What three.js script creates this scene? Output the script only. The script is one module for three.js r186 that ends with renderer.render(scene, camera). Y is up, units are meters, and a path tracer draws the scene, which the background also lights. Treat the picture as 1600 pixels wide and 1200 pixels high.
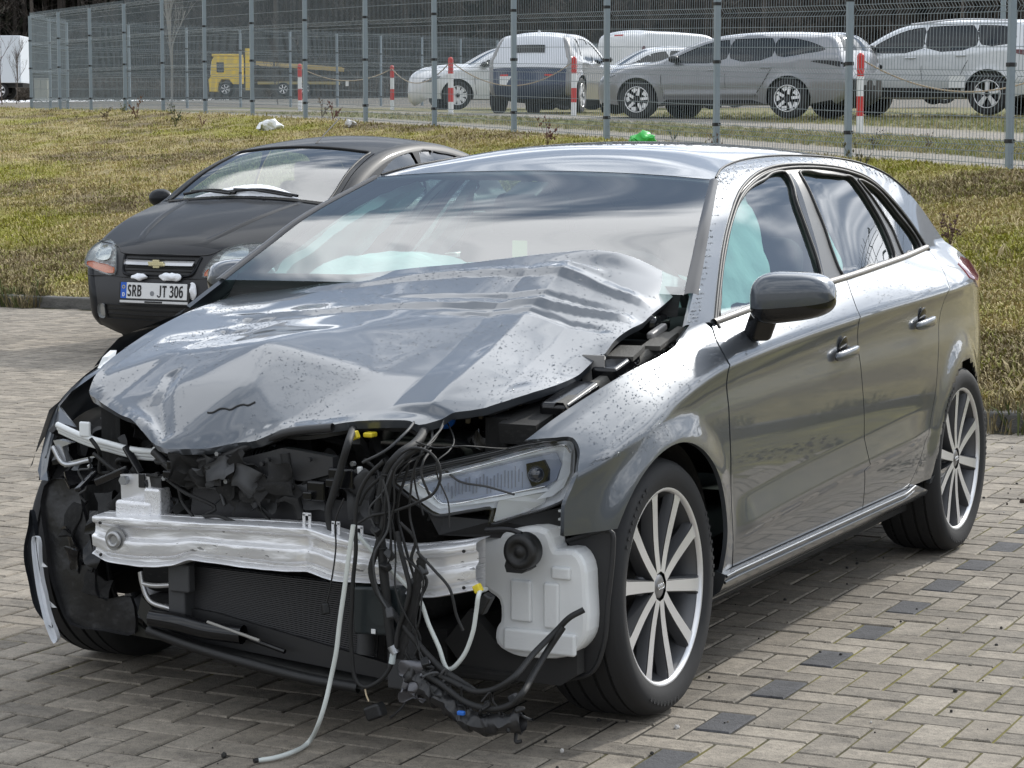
import * as THREE from 'three';
import { mergeGeometries, mergeVertices, toCreasedNormals } from 'three/addons/utils/BufferGeometryUtils.js';
import { RoundedBoxGeometry } from 'three/addons/geometries/RoundedBoxGeometry.js';
import { ImprovedNoise } from 'three/addons/math/ImprovedNoise.js';
import { FontLoader } from 'three/addons/loaders/FontLoader.js';
import { TextGeometry } from 'three/addons/geometries/TextGeometry.js';

// ------------------------------------------------------------------ camera, sky, sun, exposure
// world: origin on the ground under the crashed car's front axle, +x = the way it faces, +z = its right side
const scene = new THREE.Scene();
const camera = new THREE.PerspectiveCamera(18.45, 4 / 3, 0.1, 900);
camera.position.set(5.373, 1.4554, -3.129);
camera.lookAt(5.373 - 0.88919 * 10, 1.4554 - 0.1059 * 10, -3.129 + 0.44508 * 10);
scene.add(camera);
const renderer = new THREE.WebGLRenderer({ antialias: true });
renderer.toneMapping = THREE.LinearToneMapping;
renderer.toneMappingExposure = 1.24;
renderer.shadowMap.enabled = true;

const SUN = new THREE.Vector3(-0.85, 0.56, -0.20).normalize();
const PN = new ImprovedNoise();
function fbm(x, y, z, o = 5, g = 0.5) { let s = 0, a = 1, t = 0; for (let i = 0; i < o; i++) { s += a * PN.noise(x, y, z); t += a; x = x * 2.03 + 7.1; y = y * 2.03 + 3.7; z = z * 2.03 + 1.3; a *= g; } return s / t; }
const clamp = (x, a = 0, b = 1) => Math.min(b, Math.max(a, x));
const lerp = (a, b, t) => a + (b - a) * t;
const sstep = (a, b, x) => { const t = clamp((x - a) / (b - a)); return t * t * (3 - 2 * t); };
{
  const W = 2048, H = 1024, data = new Float32Array(W * H * 4);
  for (let j = 0; j < H; j++) {
    const el = ((j + 0.5) / H - 0.5) * Math.PI, sy = Math.sin(el), cy = Math.cos(el);
    for (let i = 0; i < W; i++) {
      const az = ((i + 0.5) / W - 0.5) * 2 * Math.PI, dx = Math.cos(az) * cy, dz = Math.sin(az) * cy;
      const k = 1 / (Math.max(sy, 0) + 0.16), px = dx * k, pz = dz * k;
      // broken, streaky layer cloud: warped noise, drawn out along one wind direction
      const a = px * 0.8 + pz * 0.6, b = -px * 0.6 + pz * 0.8;
      const w1 = fbm(a * 0.9 + 34.8, b * 0.9, 2.2, 3), w2 = fbm(a * 0.9 + 30.8, b * 0.9 + 9, 5.2, 3);
      let c = fbm(a * 0.75 + w1 * 1.3 + 30.8, b * 2.4 + w2 * 1.1, 4.5, 6, 0.56);
      const fine = fbm(a * 2.6 + w2 * 2.6 + 30.8, b * 9.5 + w1 * 2.4, 8.5, 5, 0.6);
      c = c * 1.0 + fine * 0.5;
      let t = Math.pow(sstep(-0.24, 0.34, c), 1.15);
      const sun = dx * SUN.x + sy * SUN.y + dz * SUN.z;
      const glow = Math.exp(-Math.pow(Math.acos(clamp(sun, -1, 1)) / 0.95, 2));
      const cloud = 1.28 + 1.7 * glow, gap = 0.30 + 0.22 * glow;
      const hor = Math.exp(-Math.max(sy, 0) * 9) * 0.5;
      let r = lerp(gap * 0.70, cloud * 0.975, t), g = lerp(gap * 0.92, cloud * 1.0, t), bl = lerp(gap * 1.28, cloud * 1.03, t);
      r = lerp(r, 1.05, hor); g = lerp(g, 1.10, hor); bl = lerp(bl, 1.17, hor);
      if (sy < 0) { const d = clamp(-sy * 6); r = lerp(r, 0.16, d); g = lerp(g, 0.15, d); bl = lerp(bl, 0.13, d); }
      const o = (j * W + i) * 4; data[o] = r; data[o + 1] = g; data[o + 2] = bl; data[o + 3] = 1;
    }
  }
  const t = new THREE.DataTexture(data, W, H, THREE.RGBAFormat, THREE.FloatType);
  t.mapping = THREE.EquirectangularReflectionMapping; t.magFilter = t.minFilter = THREE.LinearFilter; t.wrapS = THREE.RepeatWrapping; t.needsUpdate = true;
  scene.background = t; scene.environment = t;
}
const sunLight = new THREE.DirectionalLight(new THREE.Color(1.0, 0.96, 0.89), 2.2);
sunLight.position.copy(SUN).multiplyScalar(60); sunLight.castShadow = true; sunLight.shadow.radius = 4;
sunLight.shadow.mapSize.set(4096, 4096);
{ const c = sunLight.shadow.camera; c.left = c.bottom = -40; c.right = c.top = 40; c.far = 150; c.updateProjectionMatrix(); }
scene.add(sunLight, sunLight.target);

// ------------------------------------------------------------------ helpers
function RNG(seed) { let s = seed >>> 0; return () => { s = (s + 0x6D2B79F5) >>> 0; let t = s; t = Math.imul(t ^ (t >>> 15), t | 1); t ^= t + Math.imul(t ^ (t >>> 7), t | 61); return ((t ^ (t >>> 14)) >>> 0) / 4294967296; }; }
const V3 = (x, y, z) => new THREE.Vector3(x, y, z);
const used = {};
function numbered(n) { used[n] = (used[n] || 0) + 1; return used[n] === 1 ? n : n + '_' + String(used[n] - 1).padStart(3, '0'); }
function tag(o, label, category, group) { o.userData.label = label; o.userData.category = category; if (group) o.userData.group = group; return o; }
function shade(o) { o.traverse(m => { if (m.isMesh) { m.castShadow = true; m.receiveShadow = true; } }); return o; }
function thing(name, label, category, pos = [0, 0, 0], turn = 0, group) { const o = new THREE.Group(); o.name = numbered(name); o.position.set(...pos); o.rotation.y = turn; scene.add(o); return tag(o, label, category, group); }
function sub(parent, name) { const o = new THREE.Group(); o.name = name; parent.add(o); return o; }
function norm(gs) { const l = (Array.isArray(gs) ? gs : [gs]).filter(Boolean).map(g => { g = g.index ? g.toNonIndexed() : g; for (const k of Object.keys(g.attributes)) if (!['position', 'normal', 'uv'].includes(k)) g.deleteAttribute(k); if (!g.attributes.uv) g.setAttribute('uv', new THREE.BufferAttribute(new Float32Array(g.attributes.position.count * 2), 2)); if (!g.attributes.normal) g.computeVertexNormals(); return g; }); return l.length === 1 ? l[0] : mergeGeometries(l); }
function mk(name, gs, mat, parent, label) { const m = new THREE.Mesh(norm(gs), mat); m.name = parent === scene ? numbered(name) : name; parent.add(m); m.castShadow = m.receiveShadow = true; if (label) m.userData.label = label; return m; }
const T = (g, x = 0, y = 0, z = 0, rx = 0, ry = 0, rz = 0) => { const m = new THREE.Matrix4().makeRotationFromEuler(new THREE.Euler(rx, ry, rz)); m.setPosition(x, y, z); return g.applyMatrix4(m); };
const box = (w, h, d, r = 0) => r > 0 ? new RoundedBoxGeometry(w, h, d, 2, r) : new THREE.BoxGeometry(w, h, d);
const cyl = (r0, r1, h, n = 16, open = false) => new THREE.CylinderGeometry(r0, r1, h, n, 1, open);
function tube(pts, r, radial = 8, seg, closed = false) { const c = new THREE.CatmullRomCurve3(pts.map(p => p.isVector3 ? p : V3(...p)), closed, 'centripetal'); return new THREE.TubeGeometry(c, seg || Math.max(8, pts.length * 7), r, radial, closed); }
function bar(a, b, r, n = 8) { a = V3(...a); b = V3(...b); const d = b.clone().sub(a), g = cyl(r, r, d.length(), n); g.applyQuaternion(new THREE.Quaternion().setFromUnitVectors(V3(0, 1, 0), d.normalize())); g.translate((a.x + b.x) / 2, (a.y + b.y) / 2, (a.z + b.z) / 2); return g; }
// a flat-ended beam between two points
function beam(a, b, w, h, r = 0) { a = V3(...a); b = V3(...b); const d = b.clone().sub(a), g = box(w, h, d.length(), r); const m = new THREE.Matrix4().lookAt(b, a, V3(0, 1, 0)); m.setPosition((a.x + b.x) / 2, (a.y + b.y) / 2, (a.z + b.z) / 2); return g.applyMatrix4(m); }
function extr(poly, depth, bevel = 0, holes) { const s = new THREE.Shape(poly.map(p => new THREE.Vector2(p[0], p[1]))); for (const h of holes || []) s.holes.push(new THREE.Path(h.map(p => new THREE.Vector2(p[0], p[1])))); return new THREE.ExtrudeGeometry(s, { depth, bevelEnabled: bevel > 0, bevelSize: bevel, bevelThickness: bevel, bevelSegments: 2, steps: 1, curveSegments: 8 }); }
// spline through 2D control points
function sp2(pts, n = 8, closed = false) { const c = new THREE.CatmullRomCurve3(pts.map(p => V3(p[0], p[1], 0)), closed, 'centripetal'); return c.getPoints(n * (pts.length - (closed ? 0 : 1))).slice(0, closed ? -1 : undefined).map(p => [p.x, p.y]); }
// piecewise cubic (monotone-ish) interpolation of a table [[x, y], ...] with x ascending
function tab(t) {
  const n = t.length, m = [];
  for (let i = 0; i < n; i++) { const a = i > 0 ? (t[i][1] - t[i - 1][1]) / (t[i][0] - t[i - 1][0]) : null, b = i < n - 1 ? (t[i + 1][1] - t[i][1]) / (t[i + 1][0] - t[i][0]) : null; m.push(a === null ? b : b === null ? a : a * b <= 0 ? 0 : 2 * a * b / (a + b)); }
  return x => {
    if (x <= t[0][0]) return t[0][1] + m[0] * (x - t[0][0]); if (x >= t[n - 1][0]) return t[n - 1][1] + m[n - 1] * (x - t[n - 1][0]);
    let i = 0; while (x > t[i + 1][0]) i++;
    const h = t[i + 1][0] - t[i][0], s = (x - t[i][0]) / h, s2 = s * s, s3 = s2 * s;
    return t[i][1] * (2 * s3 - 3 * s2 + 1) + m[i] * h * (s3 - 2 * s2 + s) + t[i + 1][1] * (3 * s2 - 2 * s3) + m[i + 1] * h * (s3 - s2);
  };
}
function inPoly(p, x, y) { let c = false; for (let i = 0, j = p.length - 1; i < p.length; j = i++) { const a = p[i], b = p[j]; if ((a[1] > y) !== (b[1] > y) && x < (b[0] - a[0]) * (y - a[1]) / (b[1] - a[1]) + a[0]) c = !c; } return c; }
function area2(p) { let s = 0; for (let i = 0, j = p.length - 1; i < p.length; j = i++) s += p[j][0] * p[i][1] - p[i][0] * p[j][1]; return s / 2; }
function keyhole(outer, holes) {
  let o = area2(outer) < 0 ? outer.slice().reverse() : outer.slice();
  for (let h of holes) {
    h = area2(h) > 0 ? h.slice().reverse() : h.slice();
    let best = [1e9, 0, 0]; for (let i = 0; i < o.length; i++) for (let j = 0; j < h.length; j++) { const d = (o[i][0] - h[j][0]) ** 2 + (o[i][1] - h[j][1]) ** 2; if (d < best[0]) best = [d, i, j]; }
    const [, i, j] = best; const ring = h.slice(j).concat(h.slice(0, j + 1));
    o = o.slice(0, i + 1).concat(ring, o.slice(i));
  }
  return o;
}
function clipCell(poly, x0, y0, x1, y1) {
  const cut = (p, ax, v, keepLess) => { const r = []; for (let i = 0; i < p.length; i++) { const a = p[i], b = p[(i + 1) % p.length]; const ia = keepLess ? a[ax] <= v : a[ax] >= v, ib = keepLess ? b[ax] <= v : b[ax] >= v; if (ia) r.push(a); if (ia !== ib) { const t = (v - a[ax]) / (b[ax] - a[ax]); const q = [a[0] + (b[0] - a[0]) * t, a[1] + (b[1] - a[1]) * t]; q[ax] = v; r.push(q); } } return r; };
  let p = cut(poly, 0, x0, false); if (p.length) p = cut(p, 0, x1, true); if (p.length) p = cut(p, 1, y0, false); if (p.length) p = cut(p, 1, y1, true); return p;
}
// panel: a polygon (with holes) in a 2D domain, filled with a fine grid and lifted onto a surface map(u, v) -> [x, y, z];
// rim > 0 turns its edges inwards by that much. flip turns the normals round.
function panel(outer, map, { step = 0.03, holes = [], rim = 0, flip = false, eps = 1e-3, uvs = 1, sx, sy, skew } = {}) {
  sx = sx || step; sy = sy || step;
  if (skew) { const f = map, w = p => { const r = []; p.forEach((a, i) => { const b = p[(i + 1) % p.length], n = Math.max(1, Math.ceil(Math.abs(b[0] - a[0]) / 0.06)); for (let k = 0; k < n; k++) { const x = a[0] + (b[0] - a[0]) * k / n; r.push([x, a[1] + (b[1] - a[1]) * k / n - skew(x)]); } }); return r; }; outer = w(outer); holes = holes.map(w); map = (u, v) => f(u, v + skew(u)); }
  const poly = holes.length ? keyhole(outer, holes) : (area2(outer) < 0 ? outer.slice().reverse() : outer);
  let x0 = 1e9, y0 = 1e9, x1 = -1e9, y1 = -1e9; for (const p of poly) { x0 = Math.min(x0, p[0]); x1 = Math.max(x1, p[0]); y0 = Math.min(y0, p[1]); y1 = Math.max(y1, p[1]); }
  x0 -= sx * 0.317; y0 = skew ? Math.floor(y0 / sy - 1e-6) * sy : y0 - sy * 0.271;
  const nx = Math.ceil((x1 - x0) / sx + 0.01), ny = Math.ceil((y1 - y0) / sy + 0.01), touched = new Uint8Array(nx * ny);
  const mark = (x, y) => { const i = Math.floor((x - x0) / sx), j = Math.floor((y - y0) / sy); if (i >= 0 && j >= 0 && i < nx && j < ny) touched[j * nx + i] = 1; };
  for (let i = 0; i < poly.length; i++) { const a = poly[i], b = poly[(i + 1) % poly.length], l = Math.hypot((b[0] - a[0]) / sx, (b[1] - a[1]) / sy), n = Math.max(2, Math.ceil(l * 12)); for (let k = 0; k <= n; k++) mark(a[0] + (b[0] - a[0]) * k / n, a[1] + (b[1] - a[1]) * k / n); }
  const pos = [], nor = [], uv = [], idx = [], key = new Map();
  const N = (u, v) => { const a = map(u - eps, v), b = map(u + eps, v), c = map(u, v - eps), d = map(u, v + eps); const e = [b[0] - a[0], b[1] - a[1], b[2] - a[2]], f = [d[0] - c[0], d[1] - c[1], d[2] - c[2]]; let n = [e[1] * f[2] - e[2] * f[1], e[2] * f[0] - e[0] * f[2], e[0] * f[1] - e[1] * f[0]]; const l = Math.hypot(...n) || 1, s = flip ? -1 / l : 1 / l; return [n[0] * s, n[1] * s, n[2] * s]; };
  const vert = (u, v) => { const k = Math.round(u * 2e4) + '_' + Math.round(v * 2e4); let i = key.get(k); if (i === undefined) { i = pos.length / 3; key.set(k, i); pos.push(...map(u, v)); nor.push(...N(u, v)); uv.push(u * uvs, v * uvs); } return i; };
  const tri = (a, b, c) => { if (a === b || b === c || a === c) return; flip ? idx.push(a, c, b) : idx.push(a, b, c); };
  for (let j = 0; j < ny; j++) for (let i = 0; i < nx; i++) {
    const a = x0 + i * sx, b = y0 + j * sy, c = a + sx, d = b + sy;
    if (touched[j * nx + i]) {
      const raw = clipCell(poly, a, b, c, d), q = []; for (const p of raw) { const l = q[q.length - 1]; if (!l || Math.hypot(l[0] - p[0], l[1] - p[1]) > 1e-6) q.push(p); }
      if (q.length > 2 && Math.hypot(q[0][0] - q[q.length - 1][0], q[0][1] - q[q.length - 1][1]) < 1e-6) q.pop();
      if (q.length < 3 || Math.abs(area2(q)) < 1e-9) continue;
      const t = THREE.ShapeUtils.triangulateShape(q.map(p => new THREE.Vector2(p[0], p[1])), []);
      for (const f of t) { const A = q[f[0]], B = q[f[1]], C = q[f[2]]; const s = (B[0] - A[0]) * (C[1] - A[1]) - (B[1] - A[1]) * (C[0] - A[0]); if (Math.abs(s) < 1e-10) continue; const i0 = vert(...A), i1 = vert(...B), i2 = vert(...C); s > 0 ? tri(i0, i1, i2) : tri(i0, i2, i1); }
    } else if (inPoly(poly, (a + c) / 2, (b + d) / 2)) { const p = vert(a, b), q = vert(c, b), r = vert(c, d), s = vert(a, d); tri(p, q, r); tri(p, r, s); }
  }
  const g = new THREE.BufferGeometry(); g.setAttribute('position', new THREE.Float32BufferAttribute(pos, 3)); g.setAttribute('normal', new THREE.Float32BufferAttribute(nor, 3)); g.setAttribute('uv', new THREE.Float32BufferAttribute(uv, 2)); g.setIndex(idx);
  if (!rim) return g;
  const out = [g];
  for (let loop of [outer, ...holes]) {
    if (area2(loop) < 0) loop = loop.slice().reverse();
    const P = [], I = []; let n = 0;
    const fine = []; for (let i = 0; i < loop.length; i++) { const a = loop[i], b = loop[(i + 1) % loop.length], m = Math.max(1, Math.ceil(Math.hypot(b[0] - a[0], b[1] - a[1]) / (step * 1.0))); for (let k = 0; k < m; k++) fine.push([a[0] + (b[0] - a[0]) * k / m, a[1] + (b[1] - a[1]) * k / m]); }
    for (let i = 0; i <= fine.length; i++) { const [u, v] = fine[i % fine.length], p = map(u, v), q = N(u, v); P.push(...p, p[0] - q[0] * rim, p[1] - q[1] * rim, p[2] - q[2] * rim); if (i) { const k = n; flip ? I.push(k - 2, k, k - 1, k - 1, k, k + 1) : I.push(k - 2, k - 1, k, k - 1, k + 1, k); } n += 2; }
    const h = new THREE.BufferGeometry(); h.setAttribute('position', new THREE.Float32BufferAttribute(P, 3)); h.setIndex(I); h.computeVertexNormals(); out.push(h);
  }
  return norm(out);
}
// grid surface f(u, v), u, v in 0..1
function gridSurf(f, nu, nv, flip) { const pos = [], uv = [], idx = []; for (let j = 0; j <= nv; j++) for (let i = 0; i <= nu; i++) { pos.push(...f(i / nu, j / nv)); uv.push(i / nu, j / nv); } for (let j = 0; j < nv; j++) for (let i = 0; i < nu; i++) { const a = j * (nu + 1) + i, b = a + 1, c = a + nu + 1, d = c + 1; flip ? idx.push(a, c, b, b, c, d) : idx.push(a, b, c, b, d, c); } const g = new THREE.BufferGeometry(); g.setAttribute('position', new THREE.Float32BufferAttribute(pos, 3)); g.setAttribute('uv', new THREE.Float32BufferAttribute(uv, 2)); g.setIndex(idx); g.computeVertexNormals(); return g; }
// seeded lumps on a geometry, for crumpled and torn things
function crumple(g, amp, freq, seed = 0) { g = mergeVertices(g); const p = g.attributes.position; for (let i = 0; i < p.count; i++) { const x = p.getX(i), y = p.getY(i), z = p.getZ(i); p.setXYZ(i, x + amp * PN.noise(x * freq + seed, y * freq, z * freq), y + amp * PN.noise(x * freq, y * freq + seed + 5, z * freq), z + amp * PN.noise(x * freq, y * freq + 9, z * freq + seed)); } g.computeVertexNormals(); return g; }

// ------------------------------------------------------------------ materials
const lin = (r, g, b) => new THREE.Color().setRGB(r, g, b);
function std(r, g, b, rough = 0.6, metal = 0, extra = {}) { return new THREE.MeshStandardMaterial({ color: lin(r, g, b), roughness: rough, metalness: metal, side: THREE.DoubleSide, ...extra }); }
function phy(r, g, b, rough, metal, extra = {}) { return new THREE.MeshPhysicalMaterial({ color: lin(r, g, b), roughness: rough, metalness: metal, side: THREE.DoubleSide, ...extra }); }
function noiseTex(n, f, srgb = false, rep = 1) { const d = new Uint8Array(n * n * 4); for (let j = 0; j < n; j++) for (let i = 0; i < n; i++) { const c = f(i / n, j / n, i, j), o = (j * n + i) * 4; const q = Array.isArray(c) ? c : [c, c, c]; for (let k = 0; k < 3; k++) d[o + k] = clamp(q[k]) * 255; d[o + 3] = 255; } const t = new THREE.DataTexture(d, n, n); t.wrapS = t.wrapT = THREE.RepeatWrapping; t.magFilter = THREE.LinearFilter; t.minFilter = THREE.LinearMipmapLinearFilter; t.generateMipmaps = true; if (srgb) t.colorSpace = THREE.SRGBColorSpace; t.repeat.set(rep, rep); t.needsUpdate = true; return t; }
// tileable fbm on the unit square
function tfbm(u, v, f, o, seed, fv = f) { const w = (a, b) => fbm(a * f + seed, b * fv, seed * 1.7, o); const bu = sstep(0.8, 1, u), bv = sstep(0.8, 1, v); const r0 = lerp(w(u, v), w(u - 1, v), bu), r1 = lerp(w(u, v - 1), w(u - 1, v - 1), bu); return lerp(r0, r1, bv); }
const rT = RNG(77);
const grainTex = noiseTex(512, (u, v) => { const s = rT(); return 0.72 + 0.42 * tfbm(u, v, 9, 4, 3.1) + 0.3 * tfbm(u, v, 45, 2, 6.2) + (s - 0.5) * 0.30 + (s > 0.982 ? 0.26 : s < 0.03 ? -0.3 : 0); });
const scuffTex = noiseTex(512, (u, v) => { const a = tfbm(u, v, 7, 5, 1.3), b = tfbm(u, v, 40, 3, 8.3); return 0.5 + a * 0.5 + b * 0.35; });
// dried road dirt: a thin base with flecks and patches
const dirtTex = noiseTex(512, (u, v) => { const a = tfbm(u, v, 6, 5, 5.5), b = tfbm(u, v, 34, 3, 2.8); return 0.30 + 0.45 * sstep(0.0, 0.4, a) * (0.6 + b) + (b > 0.30 ? 0.35 : 0); });
const M = {
  tyre: std(0.016, 0.016, 0.017, 0.78, 0, { bumpMap: scuffTex, bumpScale: 0.0006 }),
  black: std(0.024, 0.024, 0.025, 0.5, 0, { map: dirtTex }), blackDull: std(0.032, 0.031, 0.030, 0.85, 0, { map: dirtTex, bumpMap: scuffTex, bumpScale: 0.001 }), blackGloss: std(0.008, 0.008, 0.009, 0.16),
  greyPlastic: std(0.045, 0.046, 0.048, 0.6), darkMetal: std(0.05, 0.05, 0.052, 0.5, 0.6),
  rubber: std(0.012, 0.012, 0.012, 0.65), silver: std(0.62, 0.62, 0.63, 0.28, 0.9), alloyDark: std(0.12, 0.122, 0.128, 0.42, 0.6), alloyFace: std(0.78, 0.78, 0.79, 0.34, 0.65),
  chrome: std(0.8, 0.8, 0.8, 0.08, 1), white: std(0.75, 0.76, 0.76, 0.45), red: std(0.55, 0.03, 0.025, 0.45), yellow: std(0.7, 0.55, 0.03, 0.5), blue: std(0.02, 0.13, 0.5, 0.5),
  steel: std(0.36, 0.37, 0.38, 0.4, 0.8), galv: std(0.24, 0.285, 0.315, 0.5, 0.35),
};
// ------------------------------------------------------------------ ground: paved lot, kerb, grass bank, upper field
const CAM = camera.position.clone(), FH = V3(-0.89424, 0, 0.44760), RH = V3(-0.44760, 0, -0.89424);
const hUp = tab([[0, 0.62], [20.35, 1.11], [29.5, 1.43], [40.9, 1.74], [52.4, 1.93], [69, 2.2], [185, 4.26], [400, 8.1]]);
const fA = [-14.73, 2.17], fD = [-0.6233, 0.7820], fN = [0.7820, 0.6233];      // fence line: a post, its direction, the side of the lot
const nF = (x, z) => (x - fA[0]) * fN[0] + (z - fA[1]) * fN[1];
const zc = (x, z) => (x - CAM.x) * FH.x + (z - CAM.z) * FH.z;
const kerbX = z => z < 1.4 ? -6.05 : z > 4.4 ? -10.55 : lerp(-6.05, -10.55, (z - 1.4) / 3);
const kerbSoft = z => lerp(-6.05, -10.55, sstep(0.2, 5.6, z));
function H(x, z) {
  const n = nF(x, z), up = hUp(Math.max(5, zc(x, z)));
  const rough = 0.05 * fbm(x * 0.5, z * 0.5, 3, 4) + 0.02 * PN.noise(x * 2.1, z * 2.1, 5);
  if (n <= 0) return up + 0.02 * PN.noise(x * 0.7, z * 0.7, 1) * sstep(0, -3, n);
  const a = kerbX(z) - x; if (a <= 0) return -0.06;
  const as = Math.max(0, kerbSoft(z) - x), t = as / (as + n), b = t * (1.9 - 0.9 * t);
  return lerp(0.07, up, lerp(t, b, 0.5)) + rough * sstep(0, 0.8, a) * 1.6 * sstep(0, 0.7, n) + 0.06 * sstep(0, 0.3, n) * sstep(1.6, 0.5, n);
}
const projUV = p => { const q = p.clone().sub(CAM), F = V3(-0.88919, -0.1059, 0.44508).normalize(), R = RH, D = F.clone().cross(R).normalize(); const d = q.dot(F), f = 600 / Math.tan(18.45 * Math.PI / 360); return [800 + f * q.dot(R) / d, 600 + f * q.dot(D) / d, d]; };
const inView = (p, m = 120) => { const [u, v, d] = projUV(p); return d > 0.5 && u > -m && u < 1600 + m && v > -m && v < 1200 + m; };
const soilTex = noiseTex(512, (u, v) => 0.78 + 0.5 * tfbm(u, v, 14, 5, 4.4) + 0.25 * tfbm(u, v, 70, 2, 7.7));
function structure(o) { o.userData.kind = 'structure'; return o; }
// ---- herringbone pavers
{
  const U = 0.09913, th = 0.0135, A = [-Math.sin(th), -Math.cos(th)], B = [-Math.cos(th), Math.sin(th)], a0 = 1.0317 - 3.5 * U, b0 = -0.0139 - U;
  const rnd = RNG(11), pav = new THREE.Group(); pav.name = 'pavement'; structure(pav); scene.add(pav);
  const W2 = U - 0.0022, L2 = 2 * U * 0.5 - 0.0022;
  const brickG = (ha, hb, ou, ov, seed) => {                        // half sizes along a and b; worn, chamfered top
    const r = RNG(seed), c = 0.0045, P = [], UV = [], q = (x, y, z, nx, ny, nz) => [x, y, z];
    const w = () => (r() - 0.5) * 0.0016;
    const top = [[-ha + c + w(), -hb + c + w()], [ha - c + w(), -hb + c + w()], [ha - c + w(), hb - c + w()], [-ha + c + w(), hb - c + w()]], out = [[-ha, -hb], [ha, -hb], [ha, hb], [-ha, hb]];
    const world = (p, y) => [p[0] * A[0] + p[1] * B[0], y, p[0] * A[1] + p[1] * B[1]];
    const tri = (...v) => { for (const [p, y] of v) { P.push(...world(p, y)); UV.push(p[0] + ou, p[1] + ov); } };
    const face = (p0, y0, p1, y1, p2, y2, p3, y3) => { tri([p0, y0], [p2, y2], [p1, y1]); tri([p0, y0], [p3, y3], [p2, y2]); };
    face(top[0], 0, top[3], 0, top[2], 0, top[1], 0);
    for (let i = 0; i < 4; i++) { const j = (i + 1) % 4; face(out[i], -0.0035, top[i], 0, top[j], 0, out[j], -0.0035); face(out[i], -0.03, out[i], -0.0035, out[j], -0.0035, out[j], -0.03); }
    const g = new THREE.BufferGeometry(); g.setAttribute('position', new THREE.Float32BufferAttribute(P, 3)); g.setAttribute('uv', new THREE.Float32BufferAttribute(UV, 2)); g.computeVertexNormals(); return g;
  };
  const varH = [], varV = []; for (let i = 0; i < 6; i++) { varH.push(brickG(U - 0.0032, U / 2 - 0.0032, i * 0.31, i * 0.17, 50 + i)); varV.push(brickG(U / 2 - 0.0032, U - 0.0032, i * 0.27 + 0.1, i * 0.37, 80 + i)); }
  const brickMat = (r, g, b) => new THREE.MeshStandardMaterial({ color: lin(r, g, b), roughness: 0.88, map: grainTex, bumpMap: grainTex, bumpScale: 0.003 });
  const tone = (x, z, k) => { const f = 0.5 + 0.5 * fbm(x * 0.35, z * 0.35, 7, 3) * 1.6, v = 0.76 + 0.40 * k; return [lerp(0.305, 0.32, f) * v, lerp(0.274, 0.274, f) * v, lerp(0.230, 0.213, f) * v]; };
  const tones = []; for (let i = 0; i < 8; i++) { const t = tone(i * 3.1, i * 1.7, i / 7); tones.push(brickMat(...t)); }
  const darkMat = brickMat(0.092, 0.092, 0.098);
  const list = [];
  for (let j = -60; j < 130; j++) for (let i = -70; i < 175; i++) {
    const t = (((i - j) % 4) + 4) % 4; if (t !== 0 && t !== 3) continue;
    const hz = t === 0, ca = hz ? i + 1 : i + 0.5, cb = hz ? j + 0.5 : j + 1;
    const a = a0 + ca * U, b = b0 + cb * U;
    // i runs to the right in the picture, which is -z
    const x = a * A[0] + b * B[0], z = a * A[1] + b * B[1];
    list.push([x, z, hz, t === 3 && i === 3 && ((j % 4) + 4) % 4 === 0]);
  }
  for (let j = -60; j < 130; j++) for (let i = -175; i < -70; i++) { const t = (((i - j) % 4) + 4) % 4; if (t !== 0 && t !== 3) continue; const hz = t === 0, a = a0 + (hz ? i + 1 : i + 0.5) * U, b = b0 + (hz ? j + 0.5 : j + 1) * U; list.push([a * A[0] + b * B[0], a * A[1] + b * B[1], hz, false]); }
  const kept = list.filter(([x, z]) => x > kerbX(z) + 0.16 && inView(V3(x, 0, z), 420));
  const score = ([x, z]) => { const [u, v, d] = projUV(V3(x, 0, z)); const vis = u > -10 && u < 1610 && v < 1215 && !(Math.abs(z) < 0.62 && x > -2.7 && x < 0.45); return vis ? d : d + 1000; };
  kept.sort((p, q) => score(p) - score(q));
  const nearest = kept.slice(0, 300), rest = kept.slice(300);
  nearest.forEach(([x, z, hz, dk], i) => {
    const k = Math.floor(rnd() * 6), m = new THREE.Mesh((hz ? varH : varV)[k], dk ? darkMat : tones[Math.floor(rnd() * 8)]);
    m.name = 'paving_stone' + (i ? '_' + String(i).padStart(3, '0') : ''); m.position.set(x, (rnd() - 0.5) * 0.003, z); m.rotation.set((rnd() - 0.5) * 0.012, (rnd() - 0.5) * 0.012, (rnd() - 0.5) * 0.012); m.castShadow = m.receiveShadow = true; pav.add(m);
  });
  const P = [], N = [], UV = [], C = [];
  for (const [x, z, hz, dk] of rest) {
    const g = (hz ? varH : varV)[Math.floor(rnd() * 6)], p = g.attributes.position.array, n = g.attributes.normal.array, u = g.attributes.uv.array, dy = (rnd() - 0.5) * 0.003, tx = (rnd() - 0.5) * 0.012, tz = (rnd() - 0.5) * 0.012, c = dk ? [0.092, 0.092, 0.098] : tone(x, z, rnd());
    for (let i = 0; i < p.length; i += 3) { P.push(p[i] + x, p[i + 1] + dy + p[i] * tx + p[i + 2] * tz, p[i + 2] + z); N.push(n[i] - tx * n[i + 1], n[i + 1], n[i + 2] - tz * n[i + 1]); C.push(...c); UV.push(u[i / 3 * 2], u[i / 3 * 2 + 1]); }
  }
  const g = new THREE.BufferGeometry(); g.setAttribute('position', new THREE.Float32BufferAttribute(P, 3)); g.setAttribute('normal', new THREE.Float32BufferAttribute(N, 3)); g.setAttribute('uv', new THREE.Float32BufferAttribute(UV, 2)); g.setAttribute('color', new THREE.Float32BufferAttribute(C, 3));
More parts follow.
